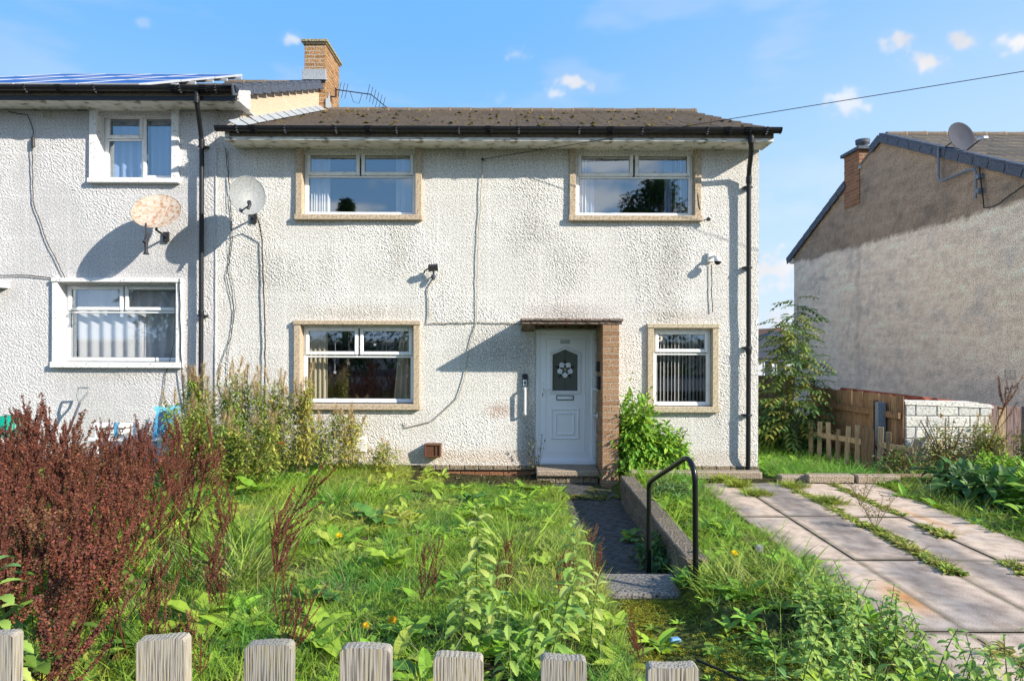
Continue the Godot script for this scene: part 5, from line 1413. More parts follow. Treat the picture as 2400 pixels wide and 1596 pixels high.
func clutter() -> void:
	# things of the neighbours among the weeds
	var bk := thing("bucket", "upturned turquoise bucket behind the weeds at the left edge", "bucket", Vector3(-6.85, 0.72, -9.35))
	var m := MB.new()
	m.lathe(Vector3.ZERO, Basis(), [Vector2(0.25, 0.0), Vector2(0.26, 0.02), Vector2(0.24, 0.05), Vector2(0.20, 0.22), Vector2(0.13, 0.28), Vector2(0.001, 0.285)], 24)
	part(bk, "shell", m.mesh(), M.bucket_green)
	var sp := thing("spade", "grey spade handle leaning on the white wall above the weeds", "spade", Vector3(-6.62, 0.4, -10.1))
	var hm := MB.new()
	hm.tube([Vector3(-0.12, -0.3, 0.1), Vector3(0.02, 0.62, -0.28), Vector3(0.03, 0.70, -0.31)], 0.018, -1, 8)
	part(sp, "shaft", hm.mesh(), M.slate_grey)
	var gm := MB.new()
	gm.tube([Vector3(0.03, 0.68, -0.30), Vector3(-0.03, 0.78, -0.33), Vector3(-0.03, 0.90, -0.36), Vector3(0.13, 0.91, -0.36), Vector3(0.12, 0.82, -0.34), Vector3(0.03, 0.68, -0.30)], 0.016, -1, 8)
	part(sp, "grip", gm.mesh(), M.dish_grey)
	var cl := MB.new()
	var nn := FastNoiseLite.new()
	nn.seed = 8; nn.frequency = 3.0
	for j in 10:
		for i in 10:
			var p := []
			for q in [[0, 0], [1, 0], [1, 1], [0, 1]]:
				var u: float = (i + q[0]) / 10.0; var v: float = (j + q[1]) / 10.0
				p.append(Vector3((u - 0.5) * (0.27 - 0.12 * v) + 0.03 * sin(v * 7.0), -v * 0.36 + 0.03 * sin(u * 9.0), 0.12 * sin(u * 11.0 + v * 2.0) + 0.06 * nn.get_noise_2d(u * 1.5, v * 1.5)))
			cl.quad(p[3], p[2], p[1], p[0])
	one("cloth", cl.mesh(), M.blue_cloth, "crumpled bright blue cloth hung among the brown seed stalks", "cloth", Vector3(-4.72, 1.12, -9.3))
	var tr := thing("trellis", "pale blue and white slats of a small trellis behind the brown weeds", "trellis", Vector3(-5.1, 0.1, -9.2))
	for k in 5: part(tr, "slat", bx(Vector3(0.05, 0.85, 0.02), 0.003), M.blue_cloth if k % 2 else M.white_plastic, Vector3(-0.5 + k * 0.26, 0.40, 0), Basis(Vector3.FORWARD, 0.05 * sin(k * 3.0)))
	part(tr, "rail", bx(Vector3(1.2, 0.05, 0.02), 0.003), M.white_plastic, Vector3(0, 0.6, 0.022))
	var tg := MB.new()
	tg.box(Vector3.ZERO, Vector3(0.50, 0.06, 0.3), 0.02)
	tg.box(Vector3(0, -0.07, 0), Vector3(0.42, 0.1, 0.24), 0.02)
	one("trough", tg.mesh(), M.white_plastic, "white plastic trough behind the brown weeds under the white house window", "trough", Vector3(-5.85, 0.78, -10.0))
	var wp := MB.new()
	wp.box(Vector3.ZERO, Vector3(0.075, 0.03, 0.05), 0.012, Basis(Vector3.UP, 0.3))
	one("wrapper", wp.mesh(), M.litter_blue, "small blue and white wrapper dropped on the moss", "litter", Vector3(1.03, 0.175, -4.28))
	var tw := MB.new()
	tw.tube([Vector3(1.02, 0.30, -3.75), Vector3(1.12, 0.31, -3.6), Vector3(1.2, 0.315, -3.45), Vector3(1.22, 0.32, -3.25)], 0.008, 0.005, 6)
	one("twig", tw.mesh(), M.cable_black, "black curved twig lying on the mossy path", "twig")
	var lf := MB.new()
	lf.col = Color(0.20, 0.16, 0.10)
	lf.leaf(Vector3.ZERO, Vector3(1, 0.1, 0.2), Vector3.UP, 0.16, 0.05, -0.7, 6, 0.7)
	one("dead_leaf", lf.mesh(), M.dry, "curled dead leaf lying on the mossy path", "leaf", Vector3(0.60, 0.31, -3.75))

# ---------- plants ----------
func vary(c: Color, a: float) -> Color:
	var k := 1.0 + rng.randf_range(-a, a)
	return Color(c.r * k * (1.0 + rng.randf_range(-a, a) * 0.5), c.g * k, c.b * k * (1.0 + rng.randf_range(-a, a) * 0.5))
func tuft(n: int, h: float, w: float, spread: float, lean: float, c0: Color, c1: Color) -> ArrayMesh:
	var m := MB.new()
	for i in n:
		var a := rng.randf() * TAU
		var o := Vector3(cos(a), 0, sin(a)) * spread * sqrt(rng.randf())
		m.col = c0.lerp(c1, rng.randf())
		var ln := lean * rng.randf_range(0.3, 1.2)
		m.blade(o, Vector3(cos(a + rng.randf_range(-0.8, 0.8)) * ln, 1.0, sin(a + rng.randf_range(-0.8, 0.8)) * ln), h * rng.randf_range(0.5, 1.15), w * rng.randf_range(0.7, 1.3), rng.randf_range(0.2, 1.5))
	return m.mesh()
func rosette(n: int, ln: float, w: float, c: Color, rise := 0.7, notch := 0.0) -> ArrayMesh:
	var m := MB.new()
	for i in n:
		var a := TAU * (i + rng.randf_range(-0.3, 0.3)) / n
		m.col = vary(c, 0.25)
		var e := rise * rng.randf_range(0.5, 1.3)
		m.leaf(Vector3(0, 0.01, 0), Vector3(cos(a), e, sin(a)), Vector3.UP, ln * rng.randf_range(0.6, 1.15), w * rng.randf_range(0.7, 1.2), rng.randf_range(0.3, 1.3), 6, rng.randf_range(0.05, 0.45), 0.8, notch)
	return m.mesh()
func yaw_scale(s: float, tilt := 0.15) -> Basis:
	return (Basis(Vector3.UP, rng.randf() * TAU) * Basis(Vector3.RIGHT, rng.randf_range(-tilt, tilt))).scaled(Vector3(s, s * rng.randf_range(0.8, 1.2), s))
func grass() -> void:
	var c0 := Color(0.75, 0.85, 0.7); var c1 := Color(1.15, 1.1, 1.2)
	var fine_t := []
	for k in 4: fine_t.append(tuft(11, 0.17, 0.0072, 0.05, 0.6, c0, c1))
	for k in 2: fine_t.append(tuft(7, 0.28, 0.010, 0.04, 0.9, c0, c1))
	var broad := [rosette(5, 0.13, 0.038, Color(1, 1, 1), 0.9), rosette(6, 0.10, 0.05, Color(1, 1, 1), 0.7), rosette(6, 0.15, 0.035, Color(1, 1, 1), 0.6, 0.45), rosette(7, 0.19, 0.065, Color(1, 1, 1), 0.8)]
	var lists := []
	var cols := []
	for k in 10: lists.append([]); cols.append([])
	var edge_of := func(d: float) -> float: return 0.66 + 0.05 * sin(d * 3.1) + 0.03 * sin(d * 7.7)
	var put := func(k: int, x: float, d: float, s: float, c: Color) -> void:
		lists[k].append(Transform3D(yaw_scale(s), Vector3(x, gh(x, d) - 0.01, -d))); cols[k].append(c)
	var green := Color(0.31, 0.46, 0.045)
	var lush := Color(0.17, 0.38, 0.055)
	var yellow := Color(0.46, 0.47, 0.11)
	var straw := Color(0.40, 0.33, 0.17)
	for i in 70000:                                   # the lawn
		var d := 1.7 + 8.95 * sqrt(rng.randf())
		var x := rng.randf_range(-0.80 * d - 0.4, 0.75)
		var e: float = edge_of.call(d)
		if d < 5.2: e = 0.66 - 0.0 * d
		if x > e: continue
		if x > -1.25 + 0.25 * sin(x * 5.0) and d > 9.25 + 0.1 * sin(x * 9.0): continue
		if x < -4.65 and d > 9.6 and rng.randf() < 0.5: continue
		var p := hn.get_noise_2d(x * 2.2, d * 2.2)
		if hn.get_noise_2d(x * 7.0 + 33.0, d * 7.0) < -0.30: continue
		var c := green.lerp(lush, ss(-0.1, 0.4, hn.get_noise_2d(x * 4.0 + 50.0, d * 4.0)))
		c = c.lerp(yellow, ss(0.05, 0.45, p) * 0.75)
		if rng.randf() < 0.09: c = straw
		var long := ss(0.0, 0.5, hn.get_noise_2d(x * 1.7 + 20.0, d * 1.7))
		var s := (0.70 + 1.15 * long * ss(9.5, 5.5, d)) * rng.randf_range(0.6, 1.25)
		if x > -1.4 and d > 6.0: s *= 0.78
		if x > 0.05: s = minf(s, 0.85 if d < 6.0 else 0.72)
		if d > 8.6 and x > -2.0: s *= 0.8
		if x > e - 0.16: s *= 0.95; c = c.lerp(yellow, 0.35)
		put.call(rng.randi() % 6 if rng.randf() < 0.5 + 0.5 * long else rng.randi() % 4, x, d, s, vary(c, 0.22))
		if rng.randf() < 0.05 + 0.13 * ss(0.05, 0.35, hn.get_noise_2d(x * 3.0 + 90.0, d * 3.0)) * ss(9.5, 5.5, d): put.call(6 + (rng.randi() % 4 if rng.randf() < 0.5 else rng.randi() % 3), x, d, rng.randf_range(0.5, 1.2), vary(Color(0.30, 0.47, 0.04).lerp(Color(0.40, 0.46, 0.06), ss(-0.1, 0.3, p)), 0.35))
	for i in 34000:                                   # the bank, drive edge and the yard at the right
		var d := 1.7 + 11.5 * sqrt(rng.randf())
		var x := rng.randf_range(0.5, 7.4)
		var ok := 0.0
		var edge := 2.52 + 0.10 * sin(d * 2.3) + 0.07 * sin(d * 5.9)
		if d > 5.4 and d < 9.5 and x > 1.62 and x < edge: ok = 1.0
		elif d <= 5.4 and x > 1.30 + 0.07 * sin(d * 4.0) - 0.04 * (5.4 - d) and x < edge + 0.05: ok = 1.0
		elif d < 4.9 and x > 0.5 and x < 1.6: ok = 0.10 + 0.25 * ss(0.0, 0.4, hn.get_noise_2d(x * 8.0, d * 8.0))
		elif x > 4.82 and x < 5.35 and d < 9.3: ok = 1.0
		elif x >= 5.30 and d < 11.9 and d > 4.0: ok = 0.14
		elif d > 9.85 and x > 3.95 and d < 13.2: ok = 1.0
		if rng.randf() > ok: continue
		var p := hn.get_noise_2d(x * 2.2, d * 2.2)
		var c := green.lerp(lush, ss(-0.1, 0.4, hn.get_noise_2d(x * 4.0 + 50.0, d * 4.0)))
		c = c.lerp(yellow, ss(-0.1, 0.45, p) * 0.6)
		if x > 4.8 and x < 5.4 and d < 9.4: c = c.lerp(Color(0.26, 0.30, 0.04), 0.6)
		if x > 3.9 and d > 9.8: c = c.lerp(lush, 0.6)
		if rng.randf() < 0.04: c = straw
		var s := rng.randf_range(0.45, 0.9) * (1.0 + 0.5 * ss(0.0, 0.5, hn.get_noise_2d(x * 1.7 + 20.0, d * 1.7)))
		if x < 1.6 and d < 4.9: s *= 0.5
		put.call(rng.randi() % 6, x, d, s, vary(c, 0.22))
		if rng.randf() < 0.17: put.call(6 + rng.randi() % 4, x, d, rng.randf_range(0.5, 1.2), vary(Color(0.28, 0.46, 0.04), 0.3))
	for k in 10:
		var o := scatter(self, "grass" if k < 6 else "ground_leaves", fine_t[k] if k < 6 else broad[k - 6], M.grass if k < 6 else M.leaf, lists[k], cols[k])
		tag(o, ["fine short green grass of the lawn and banks", "soft green grass mixed through the lawn", "yellowish green grass among the lawn", "short dense grass of the garden", "long loose grass blades arching over the lawn", "long broad grass blades in the wilder patches", "narrow green weed leaves scattered through the grass", "rounded green weed leaves scattered through the grass", "toothed dandelion leaves scattered through the grass", "large broad weed leaves scattered through the grass"][k], "grass" if k < 6 else "weeds")
	# moss on the path, weeds in the joints
	var mt := tuft(10, 0.022, 0.006, 0.03, 1.0, Color(0.8, 0.85, 0.8), Color(1.1, 1.1, 1.0))
	var jt := [rosette(7, 0.07, 0.02, Color(1, 1, 1), 0.5, 0.4), tuft(12, 0.10, 0.005, 0.03, 0.9, Color(0.9, 0.9, 0.9), Color(1.1, 1.1, 1.1)), rosette(9, 0.05, 0.022, Color(1, 1, 1), 0.8)]
	var ml := []; var mc := []
	for i in 9000:
		var d := rng.randf_range(2.6, 5.22)
		var x := rng.randf_range(0.5, 1.75)
		if hn.get_noise_2d(x * 6.0 + 7.0, d * 6.0) + 0.3 * hn.get_noise_2d(x * 22.0, d * 22.0) < 0.0: continue
		ml.append(Transform3D(yaw_scale(rng.randf_range(0.7, 1.3)), Vector3(x, gh(x, d), -d)))
		mc.append(vary(Color(0.36, 0.33, 0.04).lerp(Color(0.16, 0.17, 0.03), rng.randf()), 0.25))
	for i in 1500:
		var d := rng.randf_range(9.2, 10.2)
		var x := rng.randf_range(0.5, 1.6)
		if hn.get_noise_2d(x * 5.0, d * 5.0) < 0.02: continue
		ml.append(Transform3D(yaw_scale(0.7), Vector3(x, -0.095, -d))); mc.append(vary(Color(0.16, 0.17, 0.04), 0.25))
	tag(scatter(self, "moss", mt, M.moss, ml, mc), "yellow green moss over the old path", "moss")
	var jl := [[], [], []]; var jc := [[], [], []]
	for q in [[2.99, 1.4], [3.64, 4.5], [4.25, 2.6]]:
		for i in int(240 * q[1]):
			var d := rng.randf_range(2.6, 9.1)
			if hn.get_noise_2d(q[0] * 11.0, d * 3.4) < (0.12 if q[0] < 3.2 else (-0.25 if q[0] < 4.0 else -0.05)): continue
			var k: int = [0, 0, 2, 2, 1][rng.randi() % 5]
			jl[k].append(Transform3D(yaw_scale(rng.randf_range(0.6, 1.6) * (0.7 if d > 7.0 else 1.1)), Vector3(q[0] + rng.randfn(0.0, 0.035), 0.145, -d)))
			jc[k].append(vary([Color(0.30, 0.38, 0.06), Color(0.36, 0.42, 0.06), Color(0.34, 0.30, 0.08)][rng.randi() % 3], 0.3))
	for q in [[2.98, 8.95, 60], [3.02, 8.45, 40], [3.66, 8.9, 60], [3.75, 8.05, 60], [2.9, 9.3, 50], [0.7, 9.3, 60], [0.9, 9.28, 50], [1.2, 9.26, 50], [1.5, 9.3, 40], [0.2, 10.45, 60], [0.05, 10.3, 50], [-0.5, 10.4, 40], [-0.8, 10.45, 30]]:
		for i in q[2]:
			var k := rng.randi() % 3 if q[0] < 2.0 else 1
			jl[k].append(Transform3D(yaw_scale(rng.randf_range(0.8, 2.0) if q[0] > 2.0 else rng.randf_range(0.5, 1.1)), Vector3(q[0] + rng.randfn(0, 0.07), 0.14 if q[0] > 2.0 else -0.09, -q[1] + rng.randfn(0, 0.05))))
			jc[k].append(vary(Color(0.36, 0.42, 0.05) if q[0] > 2.0 else Color(0.24, 0.24, 0.06), 0.3))
	for k in 3: tag(scatter(self, "joint_weeds", jt[k], M.leaf, jl[k], jc[k]), ["toothed weeds rooted in the joints of the drive and path", "grassy weeds sprouting from the joints of the drive", "round leaved weeds in the joints of the drive and path"][k], "weeds")
	# litter of dead stems and leaves on the paving by the house
	var sm := MB.new()
	for i in 260:
		var x := rng.randf_range(-1.3, 0.6); var d := rng.randf_range(9.5, 10.6)
		sm.col = vary(Color(0.32, 0.25, 0.17), 0.4)
		var a := rng.randf() * TAU
		var l := rng.randf_range(0.03, 0.10)
		var o := Vector3(x, -0.085 + rng.randf() * 0.02, -d)
		sm.leaf(o, Vector3(cos(a), rng.randf_range(0, 0.3), sin(a)), Vector3.UP, l, l * 0.35, rng.randf_range(-0.8, 0.8), 3)
	var lt := one("leaf_litter", sm.mesh(), M.dry, "brown leaf litter on the paving below the cream wall", "litter")
	lt.set_meta("kind", "stuff")

func seed_stalk(h: float) -> ArrayMesh:
	var m := MB.new()
	var tone := Color(0.175, 0.068, 0.050).lerp([Color(0.27, 0.15, 0.085), Color(0.09, 0.042, 0.035), Color(0.20, 0.075, 0.05)][rng.randi() % 3], rng.randf())
	var lines := []
	var main := []
	var bx_ := rng.randf_range(-0.12, 0.12); var bz := rng.randf_range(-0.12, 0.12)
	for i in 9: main.append(Vector3(bx_ * pow(i / 8.0, 2.0), h * i / 8.0, bz * pow(i / 8.0, 2.0)))
	m.col = Color(0.13, 0.055, 0.035)
	m.tube(main, 0.005, 0.002, 5)
	lines.append([main, 0.45])
	for b in 11:
		var f := rng.randf_range(0.30, 0.93)
		var i := int(f * 8.0)
		var o: Vector3 = main[i].lerp(main[mini(i + 1, 8)], f * 8.0 - i)
		var a := rng.randf() * TAU
		var l := h * rng.randf_range(0.18, 0.42) * (1.25 - f * 0.6)
		var br := []
		for k in 5:
			var q := k / 4.0
			br.append(o + Vector3(cos(a) * l * (0.55 * q - 0.12 * q * q), l * (0.65 * q + 0.25 * q * q), sin(a) * l * (0.55 * q - 0.12 * q * q)))
		m.tube(br, 0.003, 0.0015, 4)
		lines.append([br, 0.05])
	for q in lines:
		var pts: Array = q[0]
		for i in pts.size() - 1:
			var seg: float = pts[i].distance_to(pts[i + 1])
			if i / float(pts.size() - 1) < q[1] - 0.01: continue
			var steps := int(seg / 0.013) + 1
			for s in steps:
				var p: Vector3 = pts[i].lerp(pts[i + 1], s / float(steps))
				if rng.randf() < 0.12: continue
				for k in 7:
					var dv := Vector3(rng.randfn(), rng.randfn() * 0.6 - 0.2, rng.randfn()).normalized()
					var c := p + dv * rng.randf_range(0.003, 0.016)
					var u := dv.cross(Vector3(rng.randfn(), rng.randfn(), rng.randfn())).normalized() * rng.randf_range(0.0035, 0.0065)
					var w := dv * rng.randf_range(0.0035, 0.007)
					m.col = vary(tone, 0.5)
					m.quad(c - u - w, c + u - w, c + u * 0.7 + w, c - u * 0.7 + w)
	return m.mesh()
func docks() -> void:
	var st := []
	for k in 7: st.append(seed_stalk([1.05, 1.2, 0.95, 1.1, 1.0, 1.15, 0.9][k]))
	var withered := rosette(5, 0.28, 0.06, Color(0.20, 0.12, 0.06), 0.9)
	var green := rosette(6, 0.26, 0.08, Color(0.13, 0.24, 0.03), 0.8)
	var proto := []
	for v in 5:
		var t := thing("dock_plant", "", "plant")
		for k in 3: part(t, "seed_stalk", st[(v + k * 2) % 7], M.dry, Vector3(rng.randf_range(-0.16, 0.16), 0, rng.randf_range(-0.16, 0.16)), (Basis(Vector3(rng.randfn(), 0, rng.randfn()).normalized(), rng.randf_range(0.0, 0.30)) * Basis(Vector3.UP, rng.randf() * TAU)).scaled(Vector3(1, rng.randf_range(0.65, 1.15), 1)))
		part(t, "withered_leaves", withered, M.dry)
		if v != 1: part(t, "green_leaves", green, M.leaf, Vector3(0.05, 0.02, 0.05), Basis.from_scale(Vector3.ONE * 1.3)); part(t, "green_leaves", green, M.leaf, Vector3(-0.08, 0.30 + 0.06 * v, 0.10), Basis.from_scale(Vector3.ONE * 0.75))
		proto.append(t)
	var used := 0
	var d := 2.75
	while d < 8.9:
		var x := -0.80 * d - 0.25
		var lim := -0.555 * d if d < 5.0 else -0.47 * d
		while x < lim:
			var p := Vector2(x + rng.randf_range(-0.16, 0.16), d + rng.randf_range(-0.15, 0.15))
			var s := rng.randf_range(0.68, 1.28)
			if rng.randf() < 0.17:
				x += 0.36
				continue
			if p.x > lim - 0.35: s *= 0.8
			if d > 7.2: s *= rng.randf_range(0.66, 1.0)
			if rng.randf() < 0.16: s *= 1.28
			if d > 5.6: s = minf(s, rng.randf_range(0.68, 1.12))
			if d < 5.5: s *= rng.randf_range(0.72, 1.0)
			var o: Node3D = proto[used] if used < 5 else proto[rng.randi() % 5].duplicate()
			if used >= 5:
				o.name = "dock_plant"
				add_child(o, true)
			o.position = Vector3(p.x, gh(p.x, p.y) - 0.02, -p.y)
			o.basis = Basis(Vector3.UP, rng.randf() * TAU).scaled(Vector3(s, s, s))
			var where: int = 0 if p.y < 4.3 else (1 if p.y < 6.5 else 2)
			tag(o, ["rust brown seeding dock at the front of the dense stand, just behind the leftmost pickets", "rust brown seeding dock in the middle of the dense stand at the left", "rust brown seeding dock at the back of the dense stand, before the white house"][where], "plant", ["front docks of the brown stand", "middle docks of the brown stand", "rear docks of the brown stand"][where])
			used += 1
			x += (0.29 if d < 4.6 else 0.36) * rng.randf_range(0.8, 1.2)
		d += 0.34
	var loose := [[-1.72, 3.3, 0.42, 0.1, "low brown dock stalks just left of the second picket"], [-1.45, 3.15, 0.36, -0.1, "low brown dock stalks between the second and third pickets"], [-2.0, 3.7, 0.5, 0.1, "brown dock stalks behind the low ones left of the second picket"], [-0.52, 4.2, 0.50, 0.0, "brown dock stalk standing alone in the middle of the lawn"], [-0.06, 4.35, 0.40, 0.1, "thin forked brown dock stalk right of the pale nettle"], [0.30, 4.2, 0.36, -0.1, "short brown dock stalk before the sunken path"], [0.52, 4.6, 0.42, 0.1, "brown dock stalk behind the nettle beside the path step"], [0.66, 3.5, 0.30, -0.3, "small leaning red-brown dock stalk at the edge of the moss"], [-1.50, 4.25, 0.62, 0.1, "brown dock stalk in the lawn, the rightmost of those just outside the dense stand"], [-1.72, 4.0, 0.55, -0.1, "brown dock stalk above the second picket, just outside the dense stand"], [-1.98, 4.35, 0.65, 0.05, "bushy brown dock stalk just right of the dense stand"], [-2.05, 5.0, 1.0, 0.62, "long brown dock stalk leaning far over to the right across the lawn"], [-2.3, 5.6, 0.6, -0.1, "brown dock stalk by the broad yellow-green leaves in the lawn"], [-1.15, 3.4, 0.45, 0.2, "low brown dock stalk just behind the third picket"], [-3.4, 7.6, 0.9, 0.25, "brown dock stalk at the far edge of the stand, before the tall yellow weeds"], [-3.55, 8.3, 1.1, -0.15, "tall brown dock stalk beside the blue cloth"], [6.75, 9.9, 1.15, 0.3, "black-brown seed stalk rising over the bushes before the whitewashed wall"]]
	for q in loose:
		var t := thing("dock_plant", q[4], "plant", Vector3(q[0], gh(q[0], q[1]) - 0.02, -q[1]))
		for k in (3 if q[2] < 0.9 else 1):
			var s: float = q[2] * rng.randf_range(0.75, 1.1)
			part(t, "seed_stalk", st[rng.randi() % 7], M.dry, Vector3(rng.randf_range(-0.06, 0.06), 0, rng.randf_range(-0.06, 0.06)), Basis(Vector3.FORWARD, q[3] + rng.randf_range(-0.12, 0.12)) * Basis(Vector3.UP, rng.randf() * TAU) * Basis.from_scale(Vector3(s * 0.85, s, s * 0.85)))
		part(t, "withered_leaves", withered, M.dry, Vector3.ZERO, Basis.from_scale(Vector3.ONE * 0.7))
	# broad green dock leaves, each leaf its own piece
	var lm := []
	for k in 4:
		var m := MB.new()
		m.col = [Color(0.30, 0.44, 0.04), Color(0.20, 0.38, 0.03), Color(0.10, 0.24, 0.04), Color(0.38, 0.45, 0.07)][k]
		m.leaf(Vector3.ZERO, Vector3(0, 0.75, 1).normalized(), Vector3(0, 1, -0.75), 0.22, [0.095, 0.08, 0.10, 0.085][k], [1.0, 0.7, 1.2, 0.9][k], 9, 0.22, 0.7, 0.06, 0.07)
		lm.append(m.mesh())
	for q in [[-2.4, 5.5, 1.7, 7, 0, "broad yellow-green dock leaves in the lawn left of centre"], [-2.15, 5.95, 1.8, 7, 3, "pale broad dock leaves behind the leaning brown stalk"], [-1.85, 4.0, 1.7, 6, 0, "spotted yellow-green dock leaves beside the brown stand"], [-1.05, 3.75, 1.5, 7, 0, "curled pale green dock leaves above the third picket"], [-0.62, 3.6, 0.9, 6, 1, "upright green dock leaves right of the orange dandelion"], [-1.4, 7.0, 1.7, 10, 2, "dark clump of dock leaves in the middle of the lawn"], [-1.05, 7.3, 0.8, 8, 2, "dark green dock leaves at the back of the lawn"], [-3.25, 8.6, 2.0, 8, 1, "large bright dock leaves below the tall yellow weeds"], [-2.75, 8.7, 1.1, 7, 0, "bright broad leaves left of the thin weeds at the cream wall"], [-2.9, 6.8, 1.0, 6, 0, "tall narrow yellow-green leaves at the edge of the brown stand"], [1.28, 7.3, 1.0, 8, 2, "blue-green dock growing from the sunken path against the stone wall"], [5.7, 8.7, 1.35, 10, 2, "big dark green dock right of the drive"], [6.15, 8.5, 1.3, 10, 1, "sunlit dock leaves at the right edge"], [5.9, 7.9, 1.1, 9, 2, "dark dock leaves at the right edge before the sunlit ones"], [0.70, 3.4, 0.7, 6, 1, "small green dock leaves left of the moss"], [-0.2, 6.2, 0.8, 6, 1, "green dock leaves in the right half of the lawn"], [-0.9, 5.2, 1.3, 7, 0, "pale green dock leaves between the yellow dandelion and the middle of the lawn"], [-0.35, 4.9, 1.1, 7, 1, "bright dock leaves behind the lone brown stalk in mid lawn"], [-1.55, 6.0, 1.4, 8, 1, "green dock leaves beyond the yellow dandelion"], [-0.5, 8.2, 1.2, 8, 2, "dark dock leaves near the back right of the lawn"], [-2.0, 7.8, 1.3, 8, 1, "dock leaves at the back of the lawn below the lower window"], [0.25, 5.3, 1.1, 7, 0, "yellow-green dock leaves at the lawn edge by the path"], [-1.35, 4.5, 1.2, 7, 2, "dark green dock leaves behind the curled pale ones"], [-0.45, 3.3, 1.2, 7, 1, "green dock leaves just behind the fourth and fifth pickets"], [-3.0, 4.9, 0.9, 6, 0, "yellow-green leaves showing low in the brown stand"], [-2.9, 3.6, 0.9, 6, 0, "pale leaves low at the front of the brown stand"]]:
		var t := thing("dock_leaf_clump", q[5], "plant", Vector3(q[0], (gh(q[0], q[1]) if q[0] != 1.28 else -0.09), -q[1]), rng.randf() * TAU)
		for k in q[3]:
			var s: float = q[2] * rng.randf_range(0.6, 1.1)
			part(t, "leaf", lm[q[4] if rng.randf() < 0.7 else rng.randi() % 4], M.leaf, Vector3(rng.randf_range(-0.05, 0.05), 0.02, rng.randf_range(-0.05, 0.05)), (Basis(Vector3.UP, TAU * k / q[3] + rng.randf_range(-0.3, 0.3)) * Basis(Vector3.RIGHT, rng.randf_range(-0.5, 0.25))).scaled(Vector3(s, s, s)))

func nettles() -> void:
	var lv := []
	for k in 4:
		var m := MB.new()
		m.col = [Color(0.30, 0.44, 0.08), Color(0.22, 0.38, 0.06), Color(0.42, 0.50, 0.12), Color(0.17, 0.32, 0.08)][k]
		m.leaf(Vector3(0, 0, 0.012), Vector3(0, 0.25, 1).normalized(), Vector3(0, 1, -0.25), 0.088, 0.044, 0.9, 11, 0.30, 0.85, 0.2)
		m.tube([Vector3.ZERO, Vector3(0, 0.003, 0.014)], 0.0015, -1, 4)
		lv.append(m.mesh())
	var plant := func(t: Node3D, h: float, tone: int, size: float) -> void:
		var sm := MB.new()
		sm.col = Color(0.16, 0.22, 0.06)
		var b := rng.randf_range(-0.12, 0.12)
		var sp := []
		for i in 7: sp.append(Vector3(b * pow(i / 6.0, 2.0), h * i / 6.0, 0))
		sm.tube(sp, 0.004, 0.002, 5)
		part(t, "stem", sm.mesh(), M.leaf)
		var n := int(h / 0.036)
		for i in n:
			var f := (i + 1.0) / n
			if f < 0.2: continue
			for s in 2:
				var a := i * 1.57 + s * PI + rng.randf_range(-0.3, 0.3)
				var z := size * rng.randf_range(0.75, 1.1) * (1.05 - 0.5 * pow(f, 3.0)) * (0.8 + 0.3 * f)
				part(t, "leaf", lv[tone if rng.randf() < 0.65 else rng.randi() % 4], M.leaf, Vector3(b * f * f, h * f - 0.01, 0), (Basis(Vector3.UP, a) * Basis(Vector3.RIGHT, rng.randf_range(-0.1, 0.5) - 0.5 * maxf(0.0, f - 0.8) * 5.0)).scaled(Vector3.ONE * z))
	for q in [[-0.20, 3.85, 0.74, 2, 1.45, "tall pale yellowish nettle standing in the middle foreground"], [-0.10, 3.65, 0.50, 0, 1.5, "nettle right in front of the tall pale one"], [-0.26, 3.6, 0.42, 0, 1.5, "lower nettle left of the tall pale one"], [0.34, 3.75, 0.66, 0, 1.45, "tall nettle near the path with brown stalks beside it"], [0.26, 3.55, 0.5, 0, 1.4, "nettle in front of the tall one near the path"], [0.42, 3.6, 0.42, 2, 1.1, "pale nettle right of the tall one near the path"], [0.10, 3.45, 0.36, 0, 1.2, "low nettle behind the fifth picket"], [0.17, 3.2, 0.36, 1, 1.2, "low nettle between the fifth and sixth pickets"], [0.0, 3.25, 0.38, 0, 1.2, "low nettle just right of the fifth picket"], [-1.60, 2.15, 0.92, 0, 1.3, "large nettle at the left edge of the picture, the tallest there"], [-1.50, 1.95, 0.72, 1, 1.3, "nettle at the left edge in front of the tallest one"], [-1.36, 1.9, 0.52, 0, 1.2, "nettle leaves above the gap right of the first picket"], [-1.12, 1.75, 0.50, 0, 1.1, "nettle close behind the gap between the first two pickets"], [-0.62, 1.55, 0.80, 2, 1.1, "nettle with bright leaves in front of the third picket"], [-0.80, 2.0, 0.45, 1, 1.2, "nettle behind the gap between the second and third pickets"]]:
		var at := Vector3(q[0], gh(q[0], q[1]), -q[1])
		if q[1] == 1.55: at = Vector3(-0.47, 0.5, -1.27)
		var t := thing("nettle", q[5], "plant", at, rng.randf() * TAU)
		plant.call(t, q[2], q[3], q[4])
	var protos := []
	var k := 0
	for i in 100:
		var d := rng.randf_range(2.75, 4.6)
		var x := lerpf(2.02 - (4.6 - d) * 0.52, 1.98 + (4.65 - d) * 0.86, rng.randf())
		if x > 3.1: continue
		var t: Node3D
		if k < 5:
			t = thing("nettle", "", "plant")
			plant.call(t, [0.36, 0.44, 0.30, 0.40, 0.34][k], [1, 0, 1, 3, 0][k], 0.88)
			protos.append(t)
		else:
			t = protos[rng.randi() % 5].duplicate()
			t.name = "nettle"
			add_child(t, true)
		t.position = Vector3(x, gh(x, d), -d)
		t.basis = (Basis(Vector3.UP, rng.randf() * TAU) * Basis(Vector3.RIGHT, rng.randf_range(-0.3, 0.3))).scaled(Vector3.ONE * rng.randf_range(0.8, 1.15))
		tag(t, "green nettle in the lower right bed, in the part lapping over the drive" if x > 2.4 else "green nettle in the lower right bed, in the part nearest the mossy path", "plant", "nettles lapping over the drive" if x > 2.4 else "nettles near the mossy path")
		k += 1

